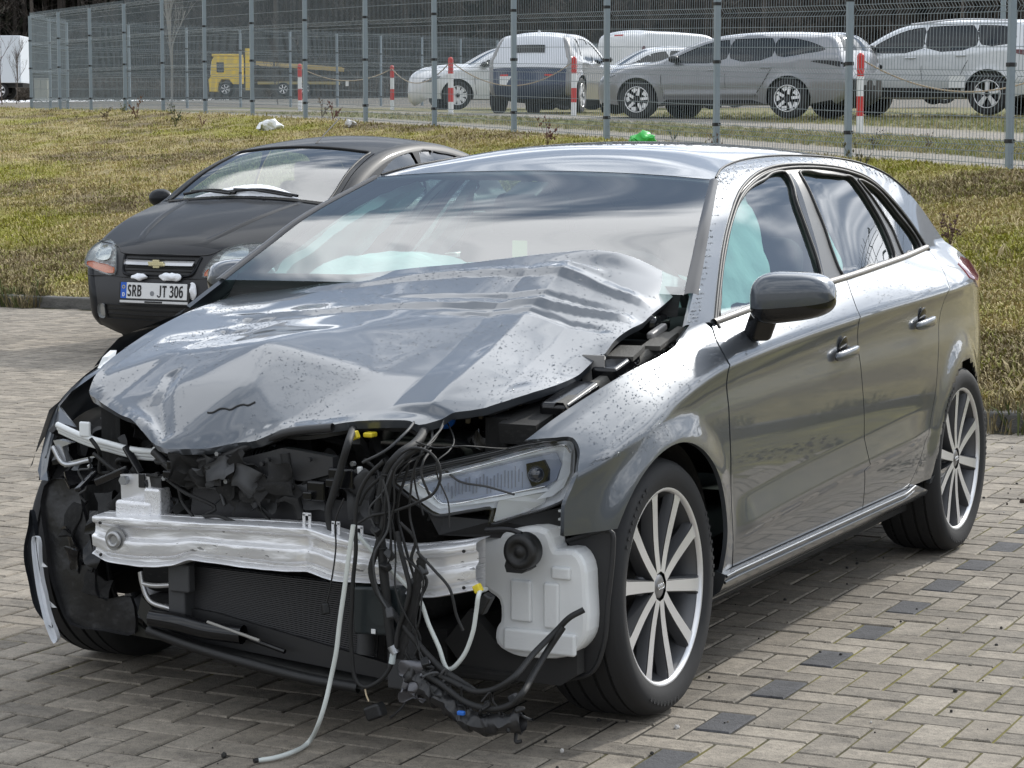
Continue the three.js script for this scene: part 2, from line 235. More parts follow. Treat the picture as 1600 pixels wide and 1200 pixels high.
  const mm = brickMat(1, 1, 1); mm.vertexColors = true; const far = new THREE.Mesh(g, mm); far.name = 'distant_paving_stones'; far.userData.kind = 'stuff'; far.castShadow = far.receiveShadow = true; pav.add(far);
  // sand and moss in the joints
  const js = new THREE.PlaneGeometry(26, 34, 260, 340).rotateX(-Math.PI / 2).translate(-1.5, -0.0042, 4), jp = js.attributes.position, jc = [];
  for (let i = 0; i < jp.count; i++) { const x = jp.getX(i), z = jp.getZ(i), m = sstep(-0.10, 0.22, fbm(x * 0.7, z * 0.7, 2, 4) + 0.20 * sstep(0.5, -1.2, z) + 0.1 * sstep(-5, -8, x)); const mo = sstep(-0.1, 0.25, fbm(x * 6, z * 6, 9, 2)); const k = m * (0.35 + 0.65 * mo); jc.push(lerp(0.055, 0.25, k), lerp(0.048, 0.22, k), lerp(0.036, 0.035, k)); }
  js.setAttribute('color', new THREE.Float32BufferAttribute(jc, 3));
  const jm = new THREE.Mesh(js, new THREE.MeshStandardMaterial({ vertexColors: true, roughness: 1, map: grainTex })); jm.name = 'joint_sand'; jm.receiveShadow = true; pav.add(jm);
}
// plain ground out to the horizon, below the paving
{ const m = new THREE.Mesh(new THREE.PlaneGeometry(1600, 1600).rotateX(-Math.PI / 2).translate(0, -0.05, 0), std(0.24, 0.22, 0.185, 0.95)); m.name = 'ground'; structure(m); m.receiveShadow = true; scene.add(m); }
// ---- kerb: concrete units end to end
{
  const kerb = new THREE.Group(); kerb.name = 'kerb'; structure(kerb); scene.add(kerb);
  const mats = [0.11, 0.135, 0.16].map(v => std(v, v * 0.97, v * 0.9, 0.9, 0, { map: grainTex, bumpMap: scuffTex, bumpScale: 0.004 }));
  const r = RNG(31), unit = box(0.16, 0.3, 0.985, 0.015);
  const put = (x, z, a) => { const m = new THREE.Mesh(unit, mats[Math.floor(r() * 3)]); m.name = 'kerb_stone' + (kerb.children.length ? '_' + String(kerb.children.length).padStart(3, '0') : ''); m.position.set(x, -0.055 + (r() - 0.5) * 0.008, z); m.rotation.y = a; m.castShadow = m.receiveShadow = true; kerb.add(m); };
  for (let z = 0.9; z > -14; z -= 1) put(-6.05, z, 0);
  for (let z = 4.9; z < 26; z += 1) put(-10.55, z, 0);
  for (let i = 0; i < 5; i++) put(lerp(-6.05, -10.55, (i + 0.5) / 5), lerp(1.4, 4.4, (i + 0.5) / 5), -Math.atan2(4.5, 3));
}
// ---- terrain beyond the kerb
const grassTone = (x, z) => {                                       // moss, straw and bare brown soil in patches
  const m = fbm(x * 0.32, z * 0.32, 4, 5) * 2.2, s = fbm(x * 0.9 + 20, z * 0.9, 8, 4) * 1.6, b = fbm(x * 0.55, z * 0.55 + 30, 12, 4) * 1.6;
  let c = [0.34, 0.275, 0.115]; const mix = (d, k) => { c = c.map((v, i) => lerp(v, d[i], k)); };
  mix([0.27, 0.255, 0.034], sstep(-0.05, 0.45, m)); mix([0.46, 0.38, 0.20], sstep(0.1, 0.5, s) * 0.8); mix([0.15, 0.112, 0.06], sstep(0.05, 0.40, b) * 0.85); return c;
};
function upTone(x, z) {
  const n = -nF(x, z), d = zc(x, z), j = 0.5 * fbm(x * 0.6, z * 0.6, 2, 4);
  let c = [0.22, 0.19, 0.09].map((v, i) => lerp(v, [0.16, 0.18, 0.045][i], sstep(-0.1, 0.4, fbm(x * 0.5, z * 0.5, 6, 3) * 1.5)));
  const grav = Math.max(sstep(0.2, 0.5, n + j) * sstep(1.8, 1.4, n + j), sstep(3.8, 4.3, n + j) * sstep(6.2, 5.7, n + j), sstep(60, 64, d + j) * sstep(150, 146, d));
  return c.map((v, i) => lerp(v, [0.33, 0.30, 0.265][i] * (d > 58 ? 0.62 : 1), grav * 0.9));
}
function terrainMesh(name, us, vs, f, col) {
  const P = [], C = [], UV = [], I = [], w = us.length;
  for (const v of vs) for (const u of us) { const p = f(u, v); P.push(...p); C.push(...col(p[0], p[2])); UV.push(p[0] * 0.8, p[2] * 0.8); }
  for (let j = 0; j < vs.length - 1; j++) for (let i = 0; i < w - 1; i++) { const a = j * w + i; I.push(a, a + 1, a + w, a + 1, a + w + 1, a + w); }
  const g = new THREE.BufferGeometry(); g.setAttribute('position', new THREE.Float32BufferAttribute(P, 3)); g.setAttribute('color', new THREE.Float32BufferAttribute(C, 3)); g.setAttribute('uv', new THREE.Float32BufferAttribute(UV, 2)); g.setIndex(I); g.computeVertexNormals();
  const m = new THREE.Mesh(g, new THREE.MeshStandardMaterial({ vertexColors: true, roughness: 1, map: soilTex, bumpMap: soilTex, bumpScale: 0.03, side: THREE.DoubleSide })); m.name = name; structure(m); m.receiveShadow = true; scene.add(m); return m;
}
const rangeA = (a, b, n) => Array.from({ length: n + 1 }, (_, i) => a + (b - a) * i / n);
// bank: from the kerb (t = 0) up to the fence (t = 1), across z
terrainMesh('grass_bank', rangeA(-26, 48, 300), rangeA(0, 1, 56), (z0, t) => { const x0 = kerbX(z0) - 0.08; const xf = fA[0] - (z0 - fA[1]) * fN[1] / fN[0]; const x = lerp(x0, Math.min(x0 - 0.05, xf), t); return [x, H(x, z0), z0]; }, grassTone);
terrainMesh('upper_field', [...rangeA(-40, 64, 208)], [0, 0.3, 0.6, 0.9, 1.2, 1.5, 1.8, 2.3, 2.8, 3.3, 3.8, 4.2, 4.6, 5, 5.4, 5.8, 6.2, 7, 8, 10, 12, 15, 19, 24, 30, 37, 45, 55, 66, 80, 100, 125, 160, 210, 300], (t, n) => { const x = fA[0] + fD[0] * t * (1 + n * 0.02) - fN[0] * n, z = fA[1] + fD[1] * t * (1 + n * 0.02) - fN[1] * n; return [x, H(x, z), z]; }, upTone);
// ---- grass
function tuft(nb, h, spread, seed) {
  const r = RNG(seed), P = [];
  for (let i = 0; i < nb; i++) { const a = r() * 6.28, d = spread * Math.sqrt(r()), x = d * Math.cos(a), z = d * Math.sin(a), b = r() * 6.28, l = h * (0.5 + 0.7 * r()), ln = l * (0.3 + 0.9 * r()), w = 0.0022 + 0.002 * r(), wx = -Math.sin(b) * w, wz = Math.cos(b) * w, mx = x + Math.cos(b) * ln * 0.4, mz = z + Math.sin(b) * ln * 0.4, tx = x + Math.cos(b) * ln, tz = z + Math.sin(b) * ln; P.push(x - wx, 0, z - wz, x + wx, 0, z + wz, mx - wx, l * 0.65, mz - wz, x + wx, 0, z + wz, mx + wx, l * 0.65, mz + wz, mx - wx, l * 0.65, mz - wz, mx - wx, l * 0.65, mz - wz, mx + wx, l * 0.65, mz + wz, tx, l * 0.85, tz); }
  const g = new THREE.BufferGeometry(); g.setAttribute('position', new THREE.Float32BufferAttribute(P, 3)); g.computeVertexNormals(); return g;
}
const bladeMat = new THREE.MeshPhysicalMaterial({ color: 0xffffff, roughness: 0.9, side: THREE.DoubleSide });
function scatter(name, geo, n, pick, colour, scale, seed, mat = bladeMat) {
  const r = RNG(seed), ms = [], cs = [], q = new THREE.Quaternion(), e = new THREE.Euler();
  for (let k = 0, tries = 0; k < n && tries < n * 14; tries++) { const p = pick(r); if (!p) continue; k++; const s = scale(r, p), m = new THREE.Matrix4(); q.setFromEuler(e.set((r() - 0.5) * 0.5, r() * 6.28, (r() - 0.5) * 0.5)); m.compose(p, q, V3(s, s * (0.8 + 0.5 * r()), s)); ms.push(m); cs.push(colour(p, r)); }
  const im = new THREE.InstancedMesh(geo, mat, ms.length); ms.forEach((m, i) => { im.setMatrixAt(i, m); im.setColorAt(i, lin(...cs[i])); });
  im.name = name; im.userData.kind = 'stuff'; im.castShadow = im.receiveShadow = true; scene.add(im); return im;
}
const onBank = (r) => { const u = r() * 1700 - 50, v = 165 + r() * 520; const d = V3(-0.88919, -0.1059, 0.44508).normalize(), R = RH, D = d.clone().cross(R).normalize(), f = 600 / Math.tan(18.45 * Math.PI / 360); d.addScaledVector(R, (u - 800) / f).addScaledVector(D, (v - 600) / f); let t = 10, p = null; for (let s = 0; s < 60; s++) { const q = CAM.clone().addScaledVector(d, t), dy = q.y - H(q.x, q.z); if (dy < 0.01) { p = q; break; } t += Math.max(0.15, dy * 3.5); if (t > 75) return null; } if (!p) return null; p.x += (r() - 0.5) * 0.8; p.z += (r() - 0.5) * 0.8; if (p.x > kerbX(p.z) - 0.04) return null; p.y = H(p.x, p.z) - 0.005; return p; };
const bladeTone = (p, r) => { const c = grassTone(p.x, p.z), k = 0.75 + 0.65 * r(), s = r(); const w = s < 0.30 ? [0.52, 0.43, 0.24] : s < 0.38 ? [0.17, 0.13, 0.065] : s < 0.66 ? [0.25, 0.27, 0.04] : c; return c.map((v, i) => lerp(v, w[i], 0.55) * k); };
scatter('grass', tuft(9, 0.020, 0.06, 3), 70000, r => { const p = onBank(r); return p && nF(p.x, p.z) > -0.3 ? p : null; }, bladeTone, (r, p) => 0.6 + 0.9 * r() + 0.015 * zc(p.x, p.z), 101);
scatter('tall_grass', tuft(7, 0.10, 0.06, 8), 700, r => { const p = onBank(r); return p && nF(p.x, p.z) > -0.2 && PN.noise(p.x * 0.6, p.z * 0.6, 4) > -0.05 ? p : null; }, (p, r) => { const k = 0.7 + 0.6 * r(); return (r() < 0.65 ? [0.42, 0.34, 0.19] : [0.18, 0.17, 0.05]).map(v => v * k); }, (r) => 0.5 + 0.8 * r(), 102);
scatter('field_grass', tuft(8, 0.07, 0.07, 5), 14000, r => { const p = onBank(r); if (!p) return null; const n = -nF(p.x, p.z); return n > 0 && (n < 0.3 || (n > 1.5 && n < 4) || n > 6) && n < 14 ? p : null; }, (p, r) => { const k = 0.8 + 0.5 * r(); return (r() < 0.5 ? [0.28, 0.24, 0.11] : [0.16, 0.18, 0.04]).map(v => v * k); }, r => 0.35 + 0.5 * r(), 103);
// grass that grows along the kerb, and dead brown weeds near the crest
scatter('kerb_weeds', tuft(9, 0.13, 0.05, 12), 900, r => { const l = r() < 0.6, z = l ? 5 + r() * 6 : -5 + r() * 6, x = kerbX(z) - 0.1 + r() * 0.32; if (PN.noise(z * 1.3, 3, l ? 2 : 7) < -0.02) return null; return V3(x, x > kerbX(z) + 0.05 ? 0 : 0.07, z); }, (p, r) => { const k = 0.6 + 0.7 * r(); return (r() < 0.5 ? [0.08, 0.10, 0.025] : [0.20, 0.16, 0.08]).map(v => v * k); }, r => 0.35 + 0.9 * r(), 104);
const weedG = (() => { const l = [], r = RNG(66); for (let i = 0; i < 9; i++) { const a = r() * 6.28, h = 0.12 + 0.2 * r(), s = 0.06 + 0.08 * r(); const p = [[0, 0, 0], [Math.cos(a) * s * 0.5, h * 0.6, Math.sin(a) * s * 0.5], [Math.cos(a) * s * 1.3, h, Math.sin(a) * s * 1.3]]; l.push(tube(p, 0.003, 4, 4)); for (let k = 0; k < 4; k++) l.push(T(new THREE.OctahedronGeometry(0.011 + 0.008 * r()), p[1][0] + (p[2][0] - p[1][0]) * r(), h * (0.6 + 0.4 * r()), p[1][2] + (p[2][2] - p[1][2]) * r())); } return norm(l); })();
scatter('dry_weeds', weedG, 240, r => { const p = onBank(r); if (!p) return null; const n = nF(p.x, p.z); const w = n < 3.0 && n > 0.1 && zc(p.x, p.z) > 33 ? 0.8 : 0.03; return r() < w && PN.noise(p.x * 0.5, p.z * 0.5, 14) > 0.0 ? p : null; }, (p, r) => [0.09, 0.062, 0.04].map(v => v * (0.7 + 0.8 * r())), r => 0.35 + 0.65 * r(), 105, new THREE.MeshStandardMaterial({ roughness: 0.95 }));
// grit, crumbs of soil and moss on the paving
scatter('grit', new THREE.IcosahedronGeometry(0.006, 0), 620, r => { const z = -4.2 + 6.5 * r(), x = -5.9 + 8.6 * r(); return r() < 0.35 + 0.65 * sstep(0.3, -1.0, z) ? V3(x, 0.002, z) : null; }, (p, r) => { const k = r(); return k < 0.6 ? [0.035, 0.033, 0.03] : k < 0.85 ? [0.2, 0.18, 0.15] : [0.5, 0.48, 0.45]; }, r => 0.35 + 1.3 * r() * r(), 106, new THREE.MeshStandardMaterial({ roughness: 0.9 }));
scatter('soil_crumbs', new THREE.IcosahedronGeometry(0.012, 0), 520, r => { const x = -4.05 + (r() + r() - 1) * 0.5, z = -0.75 - 2.3 * r(); return V3(x, 0.004, z); }, (p, r) => [0.04, 0.036, 0.03].map(v => v * (0.6 + r())), r => 0.3 + 1.4 * r() * r(), 107, new THREE.MeshStandardMaterial({ roughness: 0.95 }));
// ------------------------------------------------------------------ the crashed car's body surface: half width as a function of (x, y)
const creaseY = tab([[-3.5, 0.925], [-2.83, 0.932], [-2.33, 0.926], [-1.47, 0.904], [-0.39, 0.852], [0.0, 0.782], [0.33, 0.695], [0.6, 0.62]]);
const beltY = tab([[-3.4, 1.06], [-2.7, 1.045], [-1.48, 1.003], [-0.5, 0.947], [-0.1, 0.905], [0.3, 0.80], [0.6, 0.70]]);
const lowZ = tab([[0.10, 0.80], [0.20, 0.832], [0.26, 0.858], [0.32, 0.873], [0.40, 0.883], [0.48, 0.8855], [0.62, 0.8925], [0.74, 0.889], [0.82, 0.881], [0.9, 0.880]]);
const planK = tab([[-3.62, 0.66], [-3.45, 0.765], [-3.2, 0.872], [-2.9, 0.942], [-2.5, 0.984], [-2.0, 1.0], [-0.6, 1.0], [0.0, 0.995], [0.3, 0.965], [0.5, 0.90], [0.7, 0.78]]);
const tumble = tab([[0, 0], [0.08, 0.046], [0.18, 0.105], [0.28, 0.170], [0.315, 0.203], [0.345, 0.246], [0.370, 0.305], [0.385, 0.36], [0.392, 0.42]]);
const ghK = tab([[-3.6, 0.74], [-3.2, 0.80], [-2.7, 0.888], [-2.2, 0.958], [-1.5, 1.0], [-0.4, 1.0], [0.0, 0.995], [0.4, 0.95], [0.7, 0.85]]);
const topGain = tab([[-3.6, 0.75], [-2.6, 0.82], [-1.9, 0.95], [-1.5, 1.0], [-0.5, 1.0], [0.6, 1.0]]);
const WX = [0, -2.636], WY = 0.3235;
function zS(x, y) {
  const k = planK(x), yc = creaseY(x), yb = beltY(x);
  const dC = 0.008 * sstep(-3.3, -2.6, x);
  const zl = yy => { let z = lowZ(yy * (0.9 / Math.max(yc, 0.6)) * 0.3 + yy * 0.7) * k; const d = yc - yy; if (d > -0.02 && d < 0.07) { const t = d < 0 ? 1 : 1 - d / 0.07; z += dC * t * t * k; } 
    // lower door line, an upward-facing band that grows out to a crisp edge
    const yl = yc - 0.46, e = yy - yl, f = sstep(-0.42, -0.56, x) * sstep(-2.35, -1.9, x);
    if (f > 0) z += f * (e >= 0 ? 0.019 * Math.max(0, 1 - e / 0.085) : 0.019 * Math.max(0, 1 + e / 0.02) - 0.0);
    // flared lips round the wheel openings
    for (const wx of WX) { const r = Math.hypot(x - wx, yy - WY - 0.005), q = (r - 0.352) / 0.1; if (q > -1 && q < 1) z += 0.015 * (1 - sstep(0, 1, Math.max(0, q))) * sstep(0.15, 0.5, yy); }
    return z; };
  if (y <= yc) return zl(y);
  const zb = 0.795 * ghK(x), zc = zl(yc);
  if (y <= yb) { const t = (y - yc) / Math.max(0.02, yb - yc); return lerp(zc, zb, t * 0.72 + 0.28 * t * t); }
  return zb - tumble((y - yb) * 1.0) * topGain(x);
}
// points in metres on the car (x forward, y up, z to its right)
const G = {
  winF: [[-0.556, 0.958, -0.791], [-0.611, 1, -0.769], [-0.678, 1.048, -0.744], [-0.739, 1.085, -0.725], [-0.95, 1.195, -0.667], [-1.08, 1.247, -0.637], [-1.236, 1.288, -0.611], [-1.411, 1.314, -0.594], [-1.624, 1.33, -0.585], [-1.535, 1.243, -0.654], [-1.477, 1.133, -0.72], [-1.394, 1.013, -0.787], [-0.963, 0.982, -0.792]],
  winR: [[-1.73, 1.328, -0.592], [-1.914, 1.323, -0.6], [-2.111, 1.312, -0.609], [-2.189, 1.304, -0.614], [-2.244, 1.214, -0.664], [-2.265, 1.133, -0.706], [-2.225, 1.04, -0.755], [-1.885, 1.032, -0.775], [-1.585, 1.02, -0.787], [-1.646, 1.162, -0.706], [-1.698, 1.279, -0.634]],
  winQ: [[-2.234, 1.295, -0.619], [-2.325, 1.283, -0.624], [-2.43, 1.248, -0.635], [-2.541, 1.173, -0.663], [-2.657, 1.098, -0.686], [-2.677, 1.055, -0.704], [-2.438, 1.049, -0.733], [-2.345, 1.049, -0.742], [-2.357, 1.125, -0.703], [-2.333, 1.173, -0.681], [-2.285, 1.245, -0.646]],
  frameOut: [[-0.499, 0.946, -0.796], [-0.633, 1.033, -0.751], [-0.795, 1.13, -0.701], [-0.976, 1.219, -0.652], [-1.134, 1.278, -0.616], [-1.311, 1.317, -0.584], [-1.506, 1.343, -0.56], [-1.708, 1.354, -0.555], [-1.99, 1.349, -0.573], [-2.191, 1.332, -0.593], [-2.371, 1.297, -0.613], [-2.531, 1.23, -0.635], [-2.683, 1.135, -0.666], [-2.767, 1.051, -0.695]],
  apL: [[-1.063, 1.314, -0.571], [-0.78, 1.201, -0.657], [-0.63, 1.119, -0.7], [-0.502, 1.049, -0.736], [-0.404, 0.996, -0.762], [-0.33, 0.955, -0.782]],
  fenderTop: [[-0.353, 0.955, -0.783], [-0.204, 0.911, -0.804], [0.038, 0.873, -0.795], [0.231, 0.83, -0.77], [0.409, 0.781, -0.745], [0.501, 0.747, -0.727]],
  fenderFront: [[0.438, 0.746, -0.759], [0.386, 0.742, -0.792], [0.391, 0.72, -0.812], [0.433, 0.673, -0.828], [0.454, 0.63, -0.821], [0.472, 0.595, -0.813], [0.475, 0.523, -0.812]],
  roofL: [[-1.197, 1.34, -0.54], [-1.355, 1.356, -0.519], [-1.549, 1.37, -0.507], [-1.724, 1.378, -0.506]],
  hoodEdge: [[0.411, 0.786, 0.58], [0.375, 0.808, 0.6], [0.286, 0.843, 0.63], [0.055, 0.902, 0.66], [-0.193, 0.956, 0.67], [-0.432, 0.98, 0.68], [-0.631, 1.005, 0.68], [-0.49, 1.045, 0.384], [-0.445, 1.075, 0.105], [-0.43, 1.103, -0.145], [-0.445, 1.126, -0.334], [-0.475, 1.137, -0.474], [-0.49, 1.134, -0.528], [-0.515, 1.108, -0.57], [-0.54, 1.08, -0.635], [-0.572, 1.05, -0.682], [-0.423, 0.996, -0.685], [-0.303, 0.987, -0.685], [-0.286, 0.948, -0.685], [-0.102, 0.932, -0.68], [-0.031, 0.908, -0.68], [-0.034, 0.888, -0.675], [0.078, 0.85, -0.665], [0.227, 0.836, -0.64], [0.377, 0.802, -0.56], [0.455, 0.773, -0.48], [0.493, 0.765, -0.44], [0.486, 0.773, -0.41], [0.492, 0.775, -0.37], [0.504, 0.763, -0.28], [0.549, 0.759, -0.2], [0.563, 0.741, -0.1], [0.583, 0.718, -0.04], [0.576, 0.695, 0.02], [0.596, 0.683, 0.1], [0.609, 0.676, 0.2], [0.596, 0.696, 0.26], [0.494, 0.732, 0.42], [0.425, 0.756, 0.54]],
  hoodIn: [[-0.4, 1.036, 0.246], [-0.28, 1.035, -0.105], [-0.28, 0.987, 0.3], [-0.077, 0.946, 0.34], [0.087, 0.901, 0.48], [0.239, 0.844, 0.52], [-0.33, 1.074, -0.351], [-0.4, 1.092, -0.546], [-0.43, 1.05, -0.626], [-0.29, 1.044, -0.446], [-0.2, 1.013, -0.339], [-0.13, 0.991, -0.069], [-0.285, 1.041, -0.486], [-0.29, 1.007, -0.595], [-0.145, 0.987, -0.478], [-0.209, 0.972, -0.65], [0.001, 0.939, -0.44], [0.232, 0.87, -0.45], [0.38, 0.821, -0.44], [0.071, 0.894, -0.6], [0.15, 0.914, -0.15], [0.267, 0.886, -0.03], [0.345, 0.899, 0.13], [0.446, 0.829, 0.16], [0.503, 0.778, 0.02], [0.466, 0.823, 0.33], [0.55, 0.756, 0.24], [0.437, 0.782, 0.44], [0.45, 0.807, -0.03], [0.366, 0.823, -0.2], [0.387, 0.815, -0.32], [0.535, 0.751, 0.14], [0.592, 0.702, 0.14]],
  beamTop: [[0.61, 0.5, 0.429], [0.615, 0.504, 0.318], [0.621, 0.509, 0.18], [0.628, 0.514, 0.044], [0.634, 0.52, -0.088], [0.639, 0.522, -0.195], [0.639, 0.522, -0.217], [0.627, 0.507, -0.283], [0.611, 0.489, -0.375], [0.599, 0.483, -0.437], [0.588, 0.488, -0.5], [0.565, 0.508, -0.626]],
  beamBot: [[0.61, 0.403, 0.431], [0.612, 0.386, 0.377], [0.616, 0.383, 0.3], [0.621, 0.393, 0.191], [0.624, 0.414, 0.119], [0.632, 0.41, -0.049], [0.637, 0.411, -0.143], [0.639, 0.414, -0.19], [0.639, 0.415, -0.215], [0.625, 0.397, -0.295], [0.608, 0.397, -0.39], [0.59, 0.369, -0.492], [0.565, 0.395, -0.629]],
  lampLens: [[0.575, 0.635, -0.404], [0.548, 0.643, -0.444], [0.506, 0.662, -0.507], [0.444, 0.687, -0.594], [0.393, 0.711, -0.67], [0.349, 0.728, -0.73], [0.326, 0.727, -0.761], [0.322, 0.709, -0.769], [0.321, 0.647, -0.767], [0.325, 0.609, -0.761], [0.338, 0.583, -0.745], [0.364, 0.563, -0.707], [0.395, 0.55, -0.663], [0.441, 0.532, -0.601], [0.437, 0.566, -0.604], [0.462, 0.564, -0.569], [0.514, 0.554, -0.494], [0.525, 0.563, -0.479], [0.548, 0.595, -0.444]],
  lampDrlOut: [[0.559, 0.63, -0.426], [0.496, 0.657, -0.519], [0.426, 0.686, -0.619], [0.365, 0.712, -0.707], [0.336, 0.718, -0.747], [0.328, 0.701, -0.757], [0.331, 0.648, -0.755], [0.339, 0.614, -0.742], [0.356, 0.593, -0.72], [0.377, 0.585, -0.688], [0.364, 0.603, -0.707], [0.349, 0.63, -0.73], [0.342, 0.671, -0.74], [0.339, 0.697, -0.742], [0.349, 0.704, -0.73], [0.41, 0.684, -0.645], [0.479, 0.655, -0.544], [0.538, 0.631, -0.459], [0.521, 0.606, -0.484], [0.507, 0.579, -0.504], [0.436, 0.593, -0.607], [0.364, 0.614, -0.707], [0.361, 0.606, -0.714], [0.436, 0.584, -0.607], [0.512, 0.569, -0.498], [0.528, 0.589, -0.474]],
  lampLow: [[0.43, 0.587, -0.614], [0.395, 0.595, -0.663], [0.363, 0.603, -0.71], [0.367, 0.578, -0.705], [0.395, 0.553, -0.663], [0.438, 0.535, -0.603]],
  lampProj: [[0.391, 0.673, -0.671], [0.367, 0.681, -0.705], [0.36, 0.657, -0.715], [0.361, 0.631, -0.714], [0.382, 0.617, -0.682], [0.388, 0.642, -0.673]],
  lampTopBlack: [[0.576, 0.638, -0.401], [0.572, 0.65, -0.409], [0.548, 0.666, -0.444], [0.506, 0.682, -0.507], [0.444, 0.702, -0.594], [0.393, 0.722, -0.67], [0.347, 0.731, -0.732], [0.349, 0.727, -0.73], [0.444, 0.687, -0.594], [0.506, 0.662, -0.507]],
  bottle: [[0.4, 0.47, -0.557], [0.4, 0.483, -0.588], [0.4, 0.509, -0.665], [0.4, 0.508, -0.724], [0.4, 0.463, -0.745], [0.4, 0.465, -0.796], [0.4, 0.44, -0.816], [0.4, 0.38, -0.822], [0.4, 0.288, -0.824], [0.4, 0.256, -0.809], [0.4, 0.229, -0.775], [0.4, 0.218, -0.691], [0.4, 0.221, -0.64], [0.4, 0.239, -0.605], [0.4, 0.267, -0.605], [0.4, 0.284, -0.616], [0.4, 0.346, -0.611], [0.4, 0.373, -0.571], [0.4, 0.411, -0.554]],
  horn: [[0.47, 0.477, -0.697], [0.47, 0.436, -0.675], [0.47, 0.427, -0.7]],
  hoseA: [[0.7, 0.551, -0.379], [0.7, 0.475, -0.366], [0.7, 0.399, -0.354], [0.7, 0.322, -0.341], [0.7, 0.245, -0.33], [0.7, 0.182, -0.315], [0.71, 0.13, -0.307], [0.71, 0.074, -0.287], [0.669, 0.012, -0.233], [0.767, 0.012, -0.246], [0.825, 0.01, -0.229], [0.853, 0.01, -0.209]],
  hoseB: [[0.62, 0.514, -0.342], [0.62, 0.465, -0.397], [0.62, 0.417, -0.457], [0.62, 0.374, -0.508], [0.62, 0.317, -0.533], [0.62, 0.267, -0.559], [0.62, 0.215, -0.584], [0.62, 0.246, -0.621], [0.62, 0.306, -0.648], [0.62, 0.359, -0.658], [0.62, 0.397, -0.664], [0.5, 0.387, -0.622]],
  wireA: [[0.4, 0.78, -0.216], [0.5, 0.749, -0.263], [0.6, 0.722, -0.306], [0.6, 0.668, -0.288], [0.6, 0.597, -0.264], [0.6, 0.558, -0.252], [0.6, 0.512, -0.26], [0.6, 0.475, -0.281], [0.6, 0.455, -0.312]],
  wireB: [[0.38, 0.788, -0.408], [0.46, 0.755, -0.438], [0.58, 0.734, -0.479], [0.64, 0.714, -0.47], [0.64, 0.675, -0.436], [0.64, 0.621, -0.42], [0.64, 0.56, -0.409], [0.64, 0.5, -0.419], [0.64, 0.425, -0.426], [0.64, 0.35, -0.434], [0.64, 0.29, -0.442], [0.64, 0.23, -0.45]],
  wireB2: [[0.65, 0.734, -0.526], [0.65, 0.704, -0.481], [0.65, 0.669, -0.453], [0.65, 0.609, -0.439], [0.65, 0.548, -0.429], [0.65, 0.486, -0.411], [0.65, 0.439, -0.397], [0.65, 0.388, -0.414], [0.65, 0.346, -0.451], [0.65, 0.297, -0.499], [0.65, 0.256, -0.541], [0.65, 0.222, -0.583], [0.65, 0.201, -0.625], [0.62, 0.168, -0.659]],
  wireC: [[0.655, 0.699, -0.436], [0.655, 0.659, -0.393], [0.655, 0.612, -0.367], [0.655, 0.551, -0.358], [0.655, 0.483, -0.359], [0.655, 0.414, -0.351], [0.655, 0.345, -0.347], [0.655, 0.291, -0.343], [0.655, 0.237, -0.346], [0.655, 0.177, -0.355], [0.655, 0.159, -0.377], [0.655, 0.174, -0.415], [0.655, 0.205, -0.445], [0.655, 0.262, -0.467]],
  wireD: [[0.66, 0.537, -0.472], [0.66, 0.493, -0.482], [0.66, 0.449, -0.495], [0.66, 0.405, -0.505], [0.66, 0.351, -0.491], [0.66, 0.304, -0.474], [0.66, 0.258, -0.467], [0.66, 0.227, -0.456]],
  wireLoop: [[0.66, 0.548, -0.369], [0.66, 0.568, -0.404], [0.66, 0.581, -0.455], [0.66, 0.607, -0.523], [0.66, 0.634, -0.57], [0.66, 0.672, -0.587], [0.66, 0.706, -0.58], [0.66, 0.729, -0.554], [0.66, 0.734, -0.515], [0.66, 0.721, -0.486]],
  wireE: [[0.64, 0.683, -0.448], [0.64, 0.65, -0.41], [0.64, 0.621, -0.379], [0.64, 0.587, -0.361]],
  wireF: [[0.62, 0.743, -0.501], [0.62, 0.732, -0.552], [0.62, 0.74, -0.619], [0.4, 0.71, -0.64], [0.3, 0.715, -0.659]],
  wireG: [[0.66, 0.224, -0.504], [0.66, 0.22, -0.538], [0.66, 0.201, -0.605], [0.66, 0.181, -0.671], [0.66, 0.19, -0.721], [0.66, 0.221, -0.77], [0.55, 0.259, -0.773], [0.48, 0.301, -0.797], [0.47, 0.332, -0.825], [0.45, 0.349, -0.852]],
  wireH: [[0.67, 0.215, -0.543], [0.67, 0.19, -0.594], [0.67, 0.155, -0.66], [0.67, 0.148, -0.726], [0.67, 0.165, -0.775], [0.67, 0.19, -0.799], [0.56, 0.216, -0.778], [0.5, 0.253, -0.781], [0.48, 0.31, -0.813]],
  wireI: [[0.66, 0.215, -0.507], [0.66, 0.171, -0.504], [0.66, 0.131, -0.49], [0.66, 0.106, -0.466], [0.66, 0.094, -0.452]],
  wireJ: [[0.655, 0.16, -0.381], [0.655, 0.142, -0.384], [0.655, 0.126, -0.391]],
  strapA: [[0.655, 0.479, -0.536], [0.655, 0.444, -0.528], [0.655, 0.405, -0.519], [0.655, 0.344, -0.505], [0.655, 0.282, -0.485], [0.655, 0.235, -0.471]],
  wireK: [[0.56, 0.685, -0.108], [0.56, 0.651, -0.114], [0.56, 0.605, -0.124], [0.56, 0.567, -0.14], [0.56, 0.529, -0.154]],
  bundle: [[0.66, 0.216, -0.504], [0.66, 0.182, -0.538], [0.66, 0.157, -0.588], [0.66, 0.121, -0.638], [0.66, 0.107, -0.704], [0.66, 0.121, -0.77], [0.66, 0.12, -0.794]],
  plugA: [[0.66, 0.114, -0.414]],
  radUp: [[0.52, 0.587, 0.181], [0.52, 0.571, -0.376], [0.52, 0.5, -0.358], [0.52, 0.501, 0.192]],
